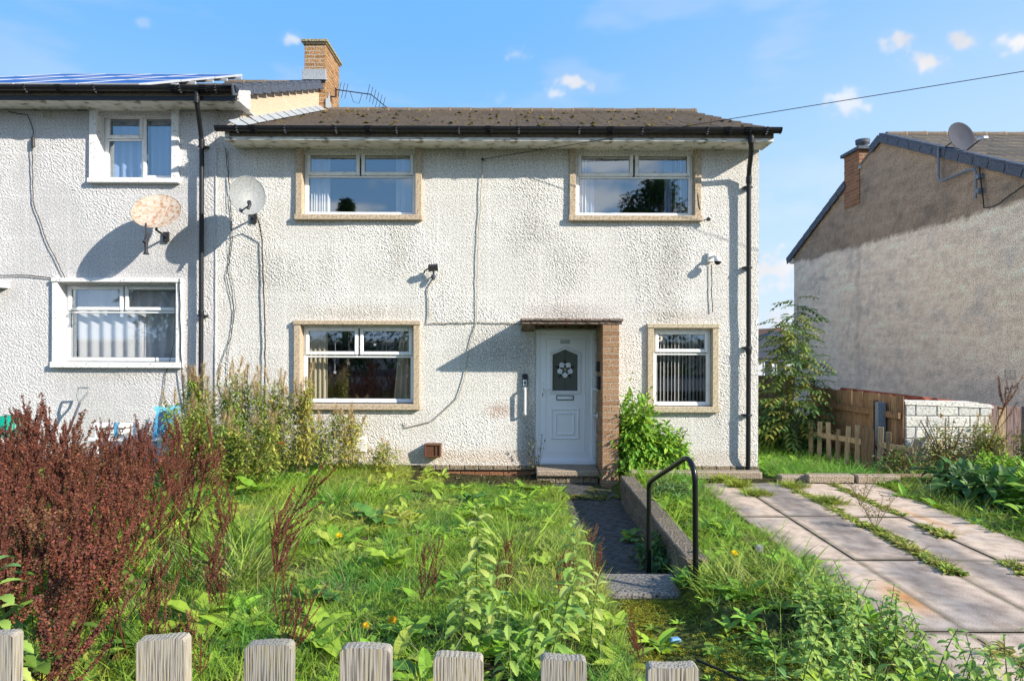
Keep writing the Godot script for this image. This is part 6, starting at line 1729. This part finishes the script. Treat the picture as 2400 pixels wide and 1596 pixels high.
func wall_weeds() -> void:
	# tall straggling willow-herb at the foot of the walls
	var make := func(h: float, dry: float) -> Array:
		var m := MB.new()
		var fl := MB.new()
		for s in 8:
			var b := Vector2(rng.randfn() * 0.12, rng.randfn() * 0.10)
			var hh := h * rng.randf_range(0.65, 1.05)
			var o := Vector3(rng.randf_range(-0.17, 0.17), 0, rng.randf_range(-0.15, 0.15))
			var sp := []
			for i in 8: sp.append(o + Vector3(b.x * pow(i / 7.0, 2.0), hh * i / 7.0, b.y * pow(i / 7.0, 2.0)))
			m.col = Color(0.30, 0.20, 0.10)
			m.tube(sp, 0.004, 0.0015, 4)
			for i in int(hh * 230.0):
				var f := pow(rng.randf(), 0.8)
				if f < 0.12: continue
				var j := mini(int(f * 7.0), 6)
				var p: Vector3 = sp[j].lerp(sp[j + 1], f * 7.0 - j)
				var a := rng.randf() * TAU
				var tw := p + Vector3(cos(a), 0.6, sin(a)) * rng.randf_range(0.0, 0.13) * (1.2 - f)
				if f < 0.86:
					m.col = vary(Color(0.22, 0.34, 0.055).lerp(Color(0.50, 0.42, 0.10), clampf(dry + rng.randfn() * 0.3, 0, 1)), 0.25)
					m.leaf(tw, Vector3(cos(a), rng.randf_range(-0.2, 0.8), sin(a)), Vector3.UP, rng.randf_range(0.05, 0.11), rng.randf_range(0.018, 0.032), rng.randf_range(-0.3, 1.2), 2)
				else:
					for q in 4:
						fl.col = vary(Color(0.60, 0.46, 0.26), 0.3)
						var e := Vector3(rng.randfn(), rng.randf_range(0.1, 1.2), rng.randfn()).normalized()
						fl.blade(p, e, rng.randf_range(0.03, 0.09), 0.003, rng.randf_range(-1.5, 1.5), 2)
		return [m.mesh(), fl.mesh()]
	for q in [[-4.55, 9.7, 1.72, 0.35, "tall weed with a fluffy beige top against the strip of grey wall"], [-4.25, 9.6, 1.55, 0.25, "yellow-green weed at the left of the clump before the cream wall"], [-3.95, 9.75, 1.80, 0.2, "tallest yellow-green weed with beige tops before the cream wall"], [-3.70, 9.6, 1.55, 0.15, "dense green weed in the middle of the clump before the cream wall"], [-3.45, 9.8, 1.45, 0.3, "weed with yellowing leaves below the thick black cable"], [-3.20, 9.75, 1.50, 0.45, "orange-tinged weed beside the left jamb of the lower window"], [-3.02, 9.9, 1.65, 0.7, "dry golden weed reaching up the left jamb of the lower window"], [-2.72, 10.1, 0.98, 0.35, "weed under the left half of the lower window"], [-2.38, 10.15, 1.0, 0.75, "thin yellow weed under the middle of the lower window"], [-4.3, 9.0, 1.25, 0.2, "green weed at the front of the clump, next to the brown stand"], [-3.85, 9.0, 1.15, 0.15, "bushy green weed at the front of the clump"], [-3.4, 9.1, 1.0, 0.35, "shorter weed at the front right of the clump"], [-1.85, 10.2, 0.5, 0.5, "small weed growing beside the brown flue box"], [7.3, 10.4, 0.95, 0.4, "straggling weed before the dark boards at the right edge"], [7.75, 10.2, 1.0, 0.6, "dry pale weed at the right edge"]]:
		var t := thing("tall_weed", q[4], "plant", Vector3(q[0], gh(q[0], q[1]), -q[1]), rng.randf() * TAU)
		var mm: Array = make.call(q[2], q[3])
		part(t, "stems_and_leaves", mm[0], M.leaf).set_meta("kind", "stuff")
		part(t, "seed_fluff", mm[1], M.dry).set_meta("kind", "stuff")
	for q in [[-3.42, 1.18, 9.6, "small red flower among the tall weeds, the upper one"], [-3.2, 0.62, 9.45, "small red flower low among the tall weeds"]]:
		var m := MB.new()
		for k in 9:
			m.col = vary(Color(0.5, 0.05, 0.02), 0.3)
			m.leaf(Vector3.ZERO, Vector3(cos(k * 0.7), 0.5, sin(k * 0.7)), Vector3.UP, 0.05, 0.03, 0.8, 3)
		one("flower", m.mesh(), M.petal, q[3], "flower", Vector3(q[0], q[1], -q[2]))

func bush(called: String, label: String, ce: Vector3, r: Vector3, n: int, leaf_len: float, leaf_w: float, cols: Array, stems: int, droop := 0.4, power := 0.45) -> Node3D:
	var t := thing(called, label, "bush", Vector3(ce.x, ce.y, ce.z))
	var m := MB.new()
	m.leaf(Vector3.ZERO, Vector3(0, 0, 1), Vector3.UP, leaf_len, leaf_w, 0.6, 3, 0.3)
	var xf := []; var cc := []
	var nz := FastNoiseLite.new()
	nz.seed = int(absf(ce.x * 131.0 + ce.z * 17.0)); nz.frequency = 2.2
	while xf.size() < n:
		var a := rng.randf() * TAU
		var u := pow(rng.randf(), 0.6)
		var dirv := Vector3(cos(a) * sqrt(1 - u * u), u, sin(a) * sqrt(1 - u * u))
		var rad := pow(rng.randf(), power) * (0.72 + 0.5 * nz.get_noise_3dv(dirv * 1.6))
		var p := dirv * rad * r
		if nz.get_noise_3dv(p * 2.4 + Vector3(9, 0, 0)) < -0.28: continue
		var out_ := (dirv + Vector3(rng.randfn(), rng.randfn(), rng.randfn()) * 0.5).normalized()
		out_.y -= droop
		xf.append(Transform3D(Basis.looking_at(-out_.normalized(), Vector3(rng.randfn() * 0.4, 1, rng.randfn() * 0.4)).scaled(Vector3.ONE * rng.randf_range(0.4, 1.35)), p))
		cc.append(vary(cols[rng.randi() % cols.size()], 0.25))
	scatter(t, "foliage", m.mesh(), M.leaf, xf, cc)
	var sm := MB.new()
	sm.col = Color(1, 1, 1)
	for k in stems:
		var a := rng.randf() * TAU
		sm.tube([Vector3(cos(a) * 0.04, -0.03, sin(a) * 0.04), Vector3(cos(a) * r.x * 0.3, r.y * 0.45, sin(a) * r.z * 0.3), Vector3(cos(a) * r.x * 0.6, r.y * 0.8, sin(a) * r.z * 0.6)], 0.012, 0.004, 5)
	part(t, "stems", sm.mesh(), M.bark)
	return t
func bushes() -> void:
	var bright := [Color(0.24, 0.44, 0.04), Color(0.16, 0.36, 0.035), Color(0.34, 0.50, 0.05)]
	var dark := [Color(0.08, 0.19, 0.045), Color(0.13, 0.25, 0.05), Color(0.06, 0.14, 0.045)]
	var olive := [Color(0.20, 0.27, 0.06), Color(0.28, 0.34, 0.07), Color(0.34, 0.30, 0.08), Color(0.36, 0.18, 0.07)]
	bush("shrub", "bright green leafy shrub leaning on the cream wall right of the brick pier", Vector3(1.86, 0.0, -10.2), Vector3(0.58, 1.62, 0.5), 5200, 0.11, 0.042, bright, 6)
	bush("shrub", "low right lobe of bright green leaves spreading before the cream wall", Vector3(2.30, 0.0, -10.15), Vector3(0.52, 0.95, 0.45), 2800, 0.11, 0.042, bright, 4)
	bush("shrub", "dark green bush below the sapling in the gap between the houses", Vector3(5.0, -0.1, -13.2), Vector3(0.75, 1.25, 0.7), 2200, 0.09, 0.04, dark, 5)
	bush("shrub", "tall dull green bush behind the sapling against the far fence", Vector3(5.15, -0.1, -15.0), Vector3(1.0, 1.6, 0.8), 2200, 0.11, 0.045, [Color(0.10, 0.15, 0.03), Color(0.15, 0.18, 0.04), Color(0.07, 0.12, 0.03)], 5)
	bush("shrub", "small glossy dark bush at the left end of the broken pickets", Vector3(5.45, -0.05, -12.6), Vector3(0.42, 0.65, 0.4), 1200, 0.07, 0.04, dark, 4)
	bush("shrub", "red-brown withered shrub beside the house corner at the back", Vector3(4.55, -0.05, -13.0), Vector3(0.25, 0.75, 0.25), 500, 0.06, 0.02, [Color(0.20, 0.08, 0.04), Color(0.16, 0.07, 0.04)], 8)
	bush("shrub", "green bush before the broken pickets, left of the tall rose-like bush", Vector3(5.95, 0.0, -10.4), Vector3(0.55, 0.55, 0.5), 1500, 0.05, 0.028, [Color(0.10, 0.20, 0.035), Color(0.15, 0.25, 0.04), Color(0.22, 0.10, 0.05)], 6)
	bush("shrub", "tall tangled bush with green and rusty leaves before the whitewashed wall", Vector3(6.75, 0.0, -10.6), Vector3(0.72, 1.05, 0.55), 2400, 0.05, 0.026, olive, 10, 0.2, 0.6)
	bush("shrub", "tangled bush with pale dry twigs right of the tall rusty one", Vector3(7.55, 0.0, -10.9), Vector3(0.7, 0.85, 0.55), 1600, 0.05, 0.025, olive, 10, 0.2, 0.6)
	bush("shrub", "dark green bush cut by the right edge of the picture", Vector3(8.0, 0.0, -10.2), Vector3(0.5, 1.2, 0.5), 1800, 0.06, 0.03, dark, 6)
	bush("shrub", "low green growth at the right edge below the tangled bushes", Vector3(6.9, 0.1, -9.7), Vector3(0.8, 0.45, 0.5), 1500, 0.07, 0.04, bright, 5)
	bush("shrub", "low green creeper at the foot of the retaining wall beside the handrail", Vector3(1.36, -0.09, -6.5), Vector3(0.2, 0.34, 0.55), 900, 0.05, 0.03, dark, 3)
	bush("shrub", "greenish clump on the bank behind the retaining wall", Vector3(1.95, 0.15, -8.4), Vector3(0.42, 0.22, 0.75), 1400, 0.05, 0.022, [Color(0.13, 0.24, 0.06), Color(0.20, 0.27, 0.06), Color(0.10, 0.19, 0.06)], 3)
	bush("dock_clump", "large dark green leaves in shade at the right edge of the drive", Vector3(5.75, 0.08, -8.2), Vector3(0.55, 0.5, 0.5), 260, 0.22, 0.10, dark, 4, 0.2)
	bush("dock_clump", "broad sunlit leaves at the right edge of the picture beside the drive", Vector3(6.0, 0.08, -7.6), Vector3(0.5, 0.62, 0.5), 240, 0.22, 0.10, bright, 4, 0.2)
	bush("dock_clump", "leafy growth in front of the old grey plank", Vector3(5.9, 0.08, -9.0), Vector3(0.6, 0.45, 0.4), 300, 0.16, 0.07, dark, 4, 0.2)
	bush("dock_clump", "low leafy growth between the drive and the right edge, nearest the viewer there", Vector3(5.45, 0.08, -6.9), Vector3(0.35, 0.35, 0.5), 220, 0.14, 0.06, bright, 4, 0.2)
	# dead twiggy plant by the pickets
	var tw := MB.new()
	tw.col = Color(1.3, 0.6, 0.5)
	for k in 46:
		var a := rng.randf() * TAU
		var e := Vector3(cos(a) * 0.6, 1.0, sin(a) * 0.4) * rng.randf_range(0.3, 0.5)
		tw.tube([Vector3(0, 0, 0), e * 0.5 + Vector3(0, 0.06, 0), e], 0.005, 0.002, 4)
		tw.tube([e * 0.7, e * 0.7 + Vector3(rng.randfn() * 0.08, 0.12, rng.randfn() * 0.06)], 0.003, 0.0015, 4)
	one("dead_shrub", tw.mesh(), M.bark, "leafless red-brown twiggy plant before the broken pickets", "bush", Vector3(6.15, 0.0, -11.2))
	# ash sapling
	var ash := thing("ash_sapling", "slender ash sapling with feathered leaves in the gap between the houses", "tree", Vector3(5.17, -0.1, -12.6))
	var lf := []
	for v in 4:
		var m := MB.new()
		m.col = Color(0.12, 0.14, 0.04)
		var pts := []
		for i in 6: pts.append(Vector3(0, -0.10 * pow(i / 5.0, 2.0), 0.32 * i / 5.0))
		m.tube(pts, 0.0025, 0.0012, 4)
		for i in range(1, 6):
			for s in [-1, 1]:
				m.col = vary([Color(0.12, 0.20, 0.04), Color(0.16, 0.24, 0.04), Color(0.24, 0.26, 0.05), Color(0.08, 0.17, 0.045)][v], 0.3)
				m.leaf(pts[i], Vector3(s * 1.0, -0.15 + rng.randf_range(-0.2, 0.2), 0.55), Vector3.UP, 0.11 * rng.randf_range(0.8, 1.1), 0.036, 0.5, 3, 0.3)
		m.leaf(pts[5], Vector3(0, -0.4, 1), Vector3.UP, 0.11, 0.036, 0.4, 3, 0.3)
		lf.append(m.mesh())
	for st in [[Vector3(0.0, 0, 0), Vector3(0.10, 2.98, 0.05), 105], [Vector3(-0.10, 0, 0.08), Vector3(-0.22, 2.6, 0.12), 90], [Vector3(0.12, 0, -0.05), Vector3(0.42, 1.9, 0.0), 66]]:
		var tm := MB.new()
		tm.col = Color(0.9, 1.0, 0.8)
		var sp := []
		for i in 9: sp.append(st[0].lerp(st[1], i / 8.0) + Vector3(sin(i * 1.3) * 0.015, 0, cos(i * 1.7) * 0.015))
		tm.tube(sp, 0.018, 0.004, 7)
		part(ash, "trunk", tm.mesh(), M.bark)
		for k in st[2]:
			var f := pow(rng.randf_range(0.10, 1.0), 0.75)
			var j := mini(int(f * 8.0), 7)
			var p: Vector3 = sp[j].lerp(sp[j + 1], f * 8.0 - j)
			var a: float = k * 2.4 + rng.randf_range(-0.4, 0.4)
			part(ash, "leaf", lf[rng.randi() % 4], M.leaf, p + Vector3(sin(a), 0.1, cos(a)) * rng.randf_range(0.0, 0.10), (Basis(Vector3.UP, a) * Basis(Vector3.RIGHT, rng.randf_range(-0.45, 0.35))).scaled(Vector3.ONE * rng.randf_range(1.0, 1.5) * (1.15 - 0.35 * f)))
	# pale grasses gone to seed beside the kerb stones
	var sg := tuft(16, 0.36, 0.0028, 0.06, 0.5, Color(0.45, 0.38, 0.22), Color(0.60, 0.50, 0.30))
	for q in [[5.15, 8.9, "pale dry grass stalks beside the right kerb stone"], [5.35, 8.75, "second tuft of pale dry grass right of the kerb stones"], [5.6, 9.9, "pale dry grass before the tangled bushes"], [1.75, 4.95, "dry bleached grass at the foot of the handrail"], [2.15, 3.95, "bleached flattened grass at the bend of the drive edge"], [-1.1, 4.6, "pale dead grass in the middle of the lawn"]]:
		one("dry_grass", sg, M.dry, q[2], "grass", Vector3(q[0], gh(q[0], q[1]), -q[1])).set_meta("kind", "stuff")
	# wiry seed stems in the drive
	var wire := MB.new()
	for k in 16:
		wire.col = vary(Color(0.24, 0.20, 0.08), 0.3)
		var a := rng.randf() * TAU
		var e := Vector3(cos(a) * 0.5, 1.0, sin(a) * 0.5) * rng.randf_range(0.15, 0.42)
		wire.tube([Vector3.ZERO, e * 0.5, e], 0.0022, 0.0012, 4)
		for j in 5:
			var p := e * rng.randf_range(0.4, 1.0)
			var b := p + Vector3(rng.randfn(), 0.8, rng.randfn()) * 0.035
			wire.tube([p, b], 0.0012, -1, 4)
			wire.box(b, Vector3.ONE * 0.008, 0.0)
	for q in [[3.68, 6.9, "wiry seed stems growing from a joint of the drive"], [4.05, 7.9, "wiry seed stems on the pale slab near the kerb stones"]]: one("wiry_weed", wire.mesh(), M.dry, q[2], "plant", Vector3(q[0], 0.15, -q[1]))
	# small straggling plant on the door frame
	var dp := MB.new()
	for k in 14:
		dp.col = vary(Color(0.12, 0.10, 0.04), 0.4)
		var e := Vector3(rng.randf_range(-0.12, 0.16), rng.randf_range(0.2, 0.75), 0.06)
		dp.tube([Vector3.ZERO, e * 0.6 + Vector3(0.02, 0, 0.03), e], 0.0025, 0.001, 4)
		for j in 5:
			dp.col = vary(Color(0.16, 0.15, 0.05), 0.5)
			dp.leaf(e * rng.randf_range(0.3, 1.0), Vector3(rng.randfn(), rng.randfn() * 0.5, 0.7), Vector3.UP, 0.045, 0.028, 0.5, 2)
	one("door_weed", dp.mesh(), M.leaf, "spindly dark weed growing up the left side of the door frame", "plant", Vector3(0.36, -0.09, FRONT + 0.12))

func dandelions() -> void:
	var make := func(t: Node3D, h: float, r: float, c: Color) -> void:
		var sm := MB.new()
		sm.col = Color(0.20, 0.26, 0.08)
		sm.tube([Vector3(0, -h, 0), Vector3(0.01, -h * 0.5, 0), Vector3.ZERO], 0.003, -1, 6)
		part(t, "stem", sm.mesh(), M.leaf)
		var pm := MB.new()
		for k in 44:
			var a := k * 2.4
			var f := k / 44.0
			pm.col = vary(c, 0.15)
			pm.leaf(Vector3(0, 0.004 * (1 - f), 0), Vector3(cos(a), 1.5 - 1.35 * f, sin(a)), Vector3.UP, r * (0.5 + 0.5 * f), 0.007, 0.4, 2, 0.0)
		part(t, "flower_head", pm.mesh(), M.petal)
	for q in [[-1.34, 0.53, 5.3, 0.036, "yellow dandelion flower standing high in the lawn left of centre"], [-0.67, 0.47, 3.85, 0.036, "orange-yellow dandelion flower low in the foreground, the larger of two"], [-0.82, 0.44, 3.85, 0.024, "half closed orange dandelion left of the larger one"], [1.72, 0.42, 5.25, 0.036, "yellow dandelion flower on the bank right of the handrail"]]:
		var t := thing("dandelion", q[4], "flower", Vector3(q[0], q[1], -q[2]))
		t.rotation.x = 0.5
		make.call(t, 0.22, q[3], Color(0.78, 0.46, 0.005) if q[2] < 5.0 else Color(0.80, 0.60, 0.005))
	var cl := thing("dandelion_clock", "round white dandelion seed head on the bank right of the yellow flower", "flower", Vector3(1.95, 0.43, -5.35))
	var sm := MB.new()
	sm.col = Color(0.20, 0.26, 0.08)
	sm.tube([Vector3(0, -0.22, 0), Vector3(0.01, -0.1, 0), Vector3.ZERO], 0.003, -1, 6)
	part(cl, "stem", sm.mesh(), M.leaf)
	var pm := MB.new()
	for k in 90:
		var y := 1.0 - 2.0 * (k + 0.5) / 90.0
		var a := k * 2.39996
		var e := Vector3(cos(a) * sqrt(1 - y * y), y, sin(a) * sqrt(1 - y * y))
		pm.col = Color(0.62, 0.60, 0.58)
		pm.blade(e * 0.006, e, 0.024, 0.0018, 0.2, 1)
		for s in 5: pm.blade(e * 0.026, (e + Vector3(rng.randfn(), rng.randfn(), rng.randfn()) * 0.9).normalized(), 0.007, 0.0016, 0.1, 1)
	part(cl, "seed_ball", pm.mesh(), M.petal)

func across_the_street() -> void:
	# what stands behind the viewer and shows in the window glass
	struct("road", MB_box(Vector3(-60, 0.30, 0.9), Vector3(60, 0.44, 7.0)), M.asphalt)
	var leaf := MB.new()
	leaf.leaf(Vector3.ZERO, Vector3(0, 0, 1), Vector3.UP, 0.22, 0.11, 0.6, 2, 0.3)
	var lm := leaf.mesh()
	var blob := func(parent: Node3D, called: String, ce: Vector3, r: Vector3, n: int, cols: Array, sc: float) -> void:
		var xf := []; var cc := []
		for i in n:
			var v := Vector3(rng.randfn(), rng.randfn(), rng.randfn()).normalized()
			var p := ce + v * r * pow(rng.randf(), 0.4) * (0.75 + 0.35 * hn.get_noise_3dv(v * 60.0 + ce * 9.0))
			xf.append(Transform3D(Basis.looking_at(-(v + Vector3(rng.randfn(), rng.randfn(), rng.randfn()) * 0.6).normalized(), Vector3(0.1, 1, 0.1)).scaled(Vector3.ONE * sc * rng.randf_range(0.7, 1.3)), p))
			cc.append(vary(cols[rng.randi() % cols.size()], 0.3))
		scatter(parent, called, lm, M.leaf, xf, cc)
	var g1 := [Color(0.05, 0.11, 0.025), Color(0.08, 0.15, 0.03), Color(0.035, 0.08, 0.02)]
	var hd := thing("hedge", "dark overgrown hedge across the street, mirrored in the lower windows", "hedge", Vector3(0, 0.4, 0))
	for k in 12: blob.call(hd, "foliage", Vector3(-16.0 + k * 2.9, 1.2 + 0.5 * sin(k * 2.1), 9.5 + 0.4 * sin(k * 1.3)), Vector3(2.0, 2.0 + 0.5 * sin(k * 1.7), 1.1), 900, g1, 1.3)
	for q in [[8.6, 20.0, 12.3, 4.6, "tall spreading tree across the street, mirrored in the upper right window"], [-10.2, 20.0, 11.0, 1.9, "pointed tree across the street, mirrored in the upper left window"], [-20.0, 18.0, 8.0, 4.0, "broad tree across the street, out to the left"]]:
		var t := thing("tree", q[4], "tree", Vector3(q[0], 0.4, q[1]))
		var tm := MB.new()
		tm.tube([Vector3(0, -0.2, 0), Vector3(0.2, q[2] * 0.4, 0), Vector3(0, q[2] * 0.85, 0.1)], 0.32, 0.06, 9)
		for k in 7:
			var a := k * 2.2
			tm.tube([Vector3(0.1, q[2] * (0.3 + 0.07 * k), 0), Vector3(cos(a) * q[3] * 0.4, q[2] * (0.45 + 0.06 * k), sin(a) * q[3] * 0.4), Vector3(cos(a) * q[3] * 0.75, q[2] * (0.52 + 0.06 * k), sin(a) * q[3] * 0.75)], 0.10, 0.02, 6)
		part(t, "trunk", tm.mesh(), M.bark)
		for k in 12:
			var a := k * 2.4
			var f := k / 12.0
			var rr: float = q[3] * (0.72 - 0.55 * f) if q[3] > 3.0 else q[3] * (0.9 - 0.85 * f)
			blob.call(t, "crown", Vector3(cos(a) * rr * 0.8, q[2] * (0.40 + 0.54 * f), sin(a) * rr * 0.8), Vector3.ONE * maxf(q[3] * (0.42 - 0.22 * f), 0.25), 420, g1, 1.6)

# ---------- light and camera ----------
func sky() -> PanoramaSkyMaterial:
	var w := 3072
	var h := 1536
	var im := Image.create(w, h, false, Image.FORMAT_RGBF)
	var n1 := FastNoiseLite.new()
	n1.seed = 19; n1.frequency = 2.2; n1.fractal_octaves = 5
	var n2 := FastNoiseLite.new()
	n2.seed = 23; n2.frequency = 9.0; n2.fractal_octaves = 5
	# the small clouds over the roofs: direction right, up; size; how solid
	var puffs := [[0.090, 0.378, 0.026, 0.75], [0.060, 0.363, 0.016, 0.6], [0.006, 0.418, 0.018, 0.30], [0.562, 0.441, 0.026, 0.75], [0.608, 0.41, 0.030, 0.85], [0.664, 0.442, 0.026, 0.75], [0.735, 0.437, 0.030, 0.85], [0.49, 0.348, 0.036, 0.6], [-0.325, 0.442, 0.016, 0.6], [-0.543, 0.464, 0.014, 0.22], [0.39, 0.105, 0.05, 0.75], [0.40, 0.02, 0.06, 0.6], [-0.02, 0.352, 0.02, 0.1]]
	for j in h:
		var el := (0.5 - (j + 0.5) / h) * PI
		var y := sin(el)
		var base := Color(0.45, 0.56, 0.69)
		if y > 0.0:
			base = base.lerp(Color(0.27, 0.465, 0.69), ss(0.0, 0.22, y)).lerp(Color(0.125, 0.335, 0.65), ss(0.14, 0.44, y)).lerp(Color(0.07, 0.22, 0.54), ss(0.42, 1.0, y))
		else: base = Color(0.30, 0.30, 0.28)
		for i in w:
			var az := (i + 0.5) / w * TAU
			var c := base
			if y > 0.0:
				var dv := Vector3(sin(az) * cos(el), y, -cos(az) * cos(el))
				var side := sin(az)                       # paler towards the sun's side
				if y < 0.7: c = c.lerp(Color(0.50, 0.60, 0.70), 0.62 * ss(-0.15, 0.9, side) * ss(0.75, 0.1, y))
				var cov := 0.0
				if dv.z < -0.25:
					var px := dv.x / -dv.z
					var py := dv.y / -dv.z
					for p in puffs:
						var dx: float = (px - p[0]) / (p[2] * 0.85)
						var dy: float = (py - p[1]) / (p[2] * 0.5)
						var q := dx * dx + dy * dy
						if q < 4.0: cov = maxf(cov, p[3] * (ss(1.15, 0.0, sqrt(q) - 1.5 * n2.get_noise_3dv(dv * 5.0) - 0.10) * 0.95 + 0.12 * ss(2.0, 0.4, sqrt(q))))
				var gen := n1.get_noise_3d(dv.x / (y + 0.25), dv.z / (y + 0.25), 3.0)
				var open := ss(0.55, -0.15, -dv.z)            # broken cloud over the rest of the sky
				cov = maxf(cov, open * 0.9 * ss(0.06, 0.34, gen + 0.15 * n2.get_noise_3dv(dv)) * ss(0.02, 0.14, y))
				if dv.z < -0.25 and y > 0.02: cov = maxf(cov, 0.16 * ss(0.05, 0.45, n1.get_noise_3d(dv.x * 1.6, y * 4.5, 7.0)))
				if cov > 0.0: c = c.lerp((Color(0.72, 0.70, 0.70) if dv.z < -0.25 else Color(0.95, 0.93, 0.92)) * (0.85 + 0.2 * n2.get_noise_3dv(dv * 0.7 + Vector3(3, 0, 0))), cov)  # clouds out of view are brightened to add fill light on shaded walls
			im.set_pixel(i, j, c)
	var m := PanoramaSkyMaterial.new()
	m.panorama = ImageTexture.create_from_image(im)
	return m
func _ready() -> void:
	rng.seed = 12345
	hn.seed = 5; hn.frequency = 0.22; hn.fractal_octaves = 3
	var cam := Camera3D.new()
	cam.name = "camera"
	cam.fov = rad_to_deg(2.0 * atan(784.0 / 1572.0))
	cam.near = 0.05; cam.far = 1500.0
	cam.position = Vector3(0, 2.05, 0)
	cam.rotation = Vector3(0, 0, 0.0035)
	add_child(cam)
	cam.current = true
	var env := Environment.new()
	env.background_mode = Environment.BG_SKY
	env.sky = Sky.new()
	env.sky.sky_material = sky()
	env.tonemap_mode = Environment.TONE_MAPPER_LINEAR
	env.tonemap_exposure = 1.55
	env.sdfgi_enabled = true; env.ssao_enabled = true; env.ssil_enabled = true
	var we := WorldEnvironment.new()
	we.name = "environment"
	we.environment = env
	add_child(we)
	var sun := DirectionalLight3D.new()
	sun.name = "sun"
	sun.light_energy = 1.6
	sun.light_color = Color(1.0, 0.965, 0.905)
	sun.light_angular_distance = 0.5
	sun.shadow_enabled = true
	sun.basis = Basis.looking_at(-Vector3(1.71, 1.0, 1.0).normalized())
	sun.position = Vector3(17, 14, 5)
	add_child(sun)
	materials()
	ground()
	main_house()
	left_house()
	right_house()
	solar_panels()
	hard_landscape()
	side_yard()
	across_the_street()
	fixtures()
	behind_glass()
	clutter()
	grass()
	docks()
	nettles()
	wall_weeds()
	bushes()
	dandelions()
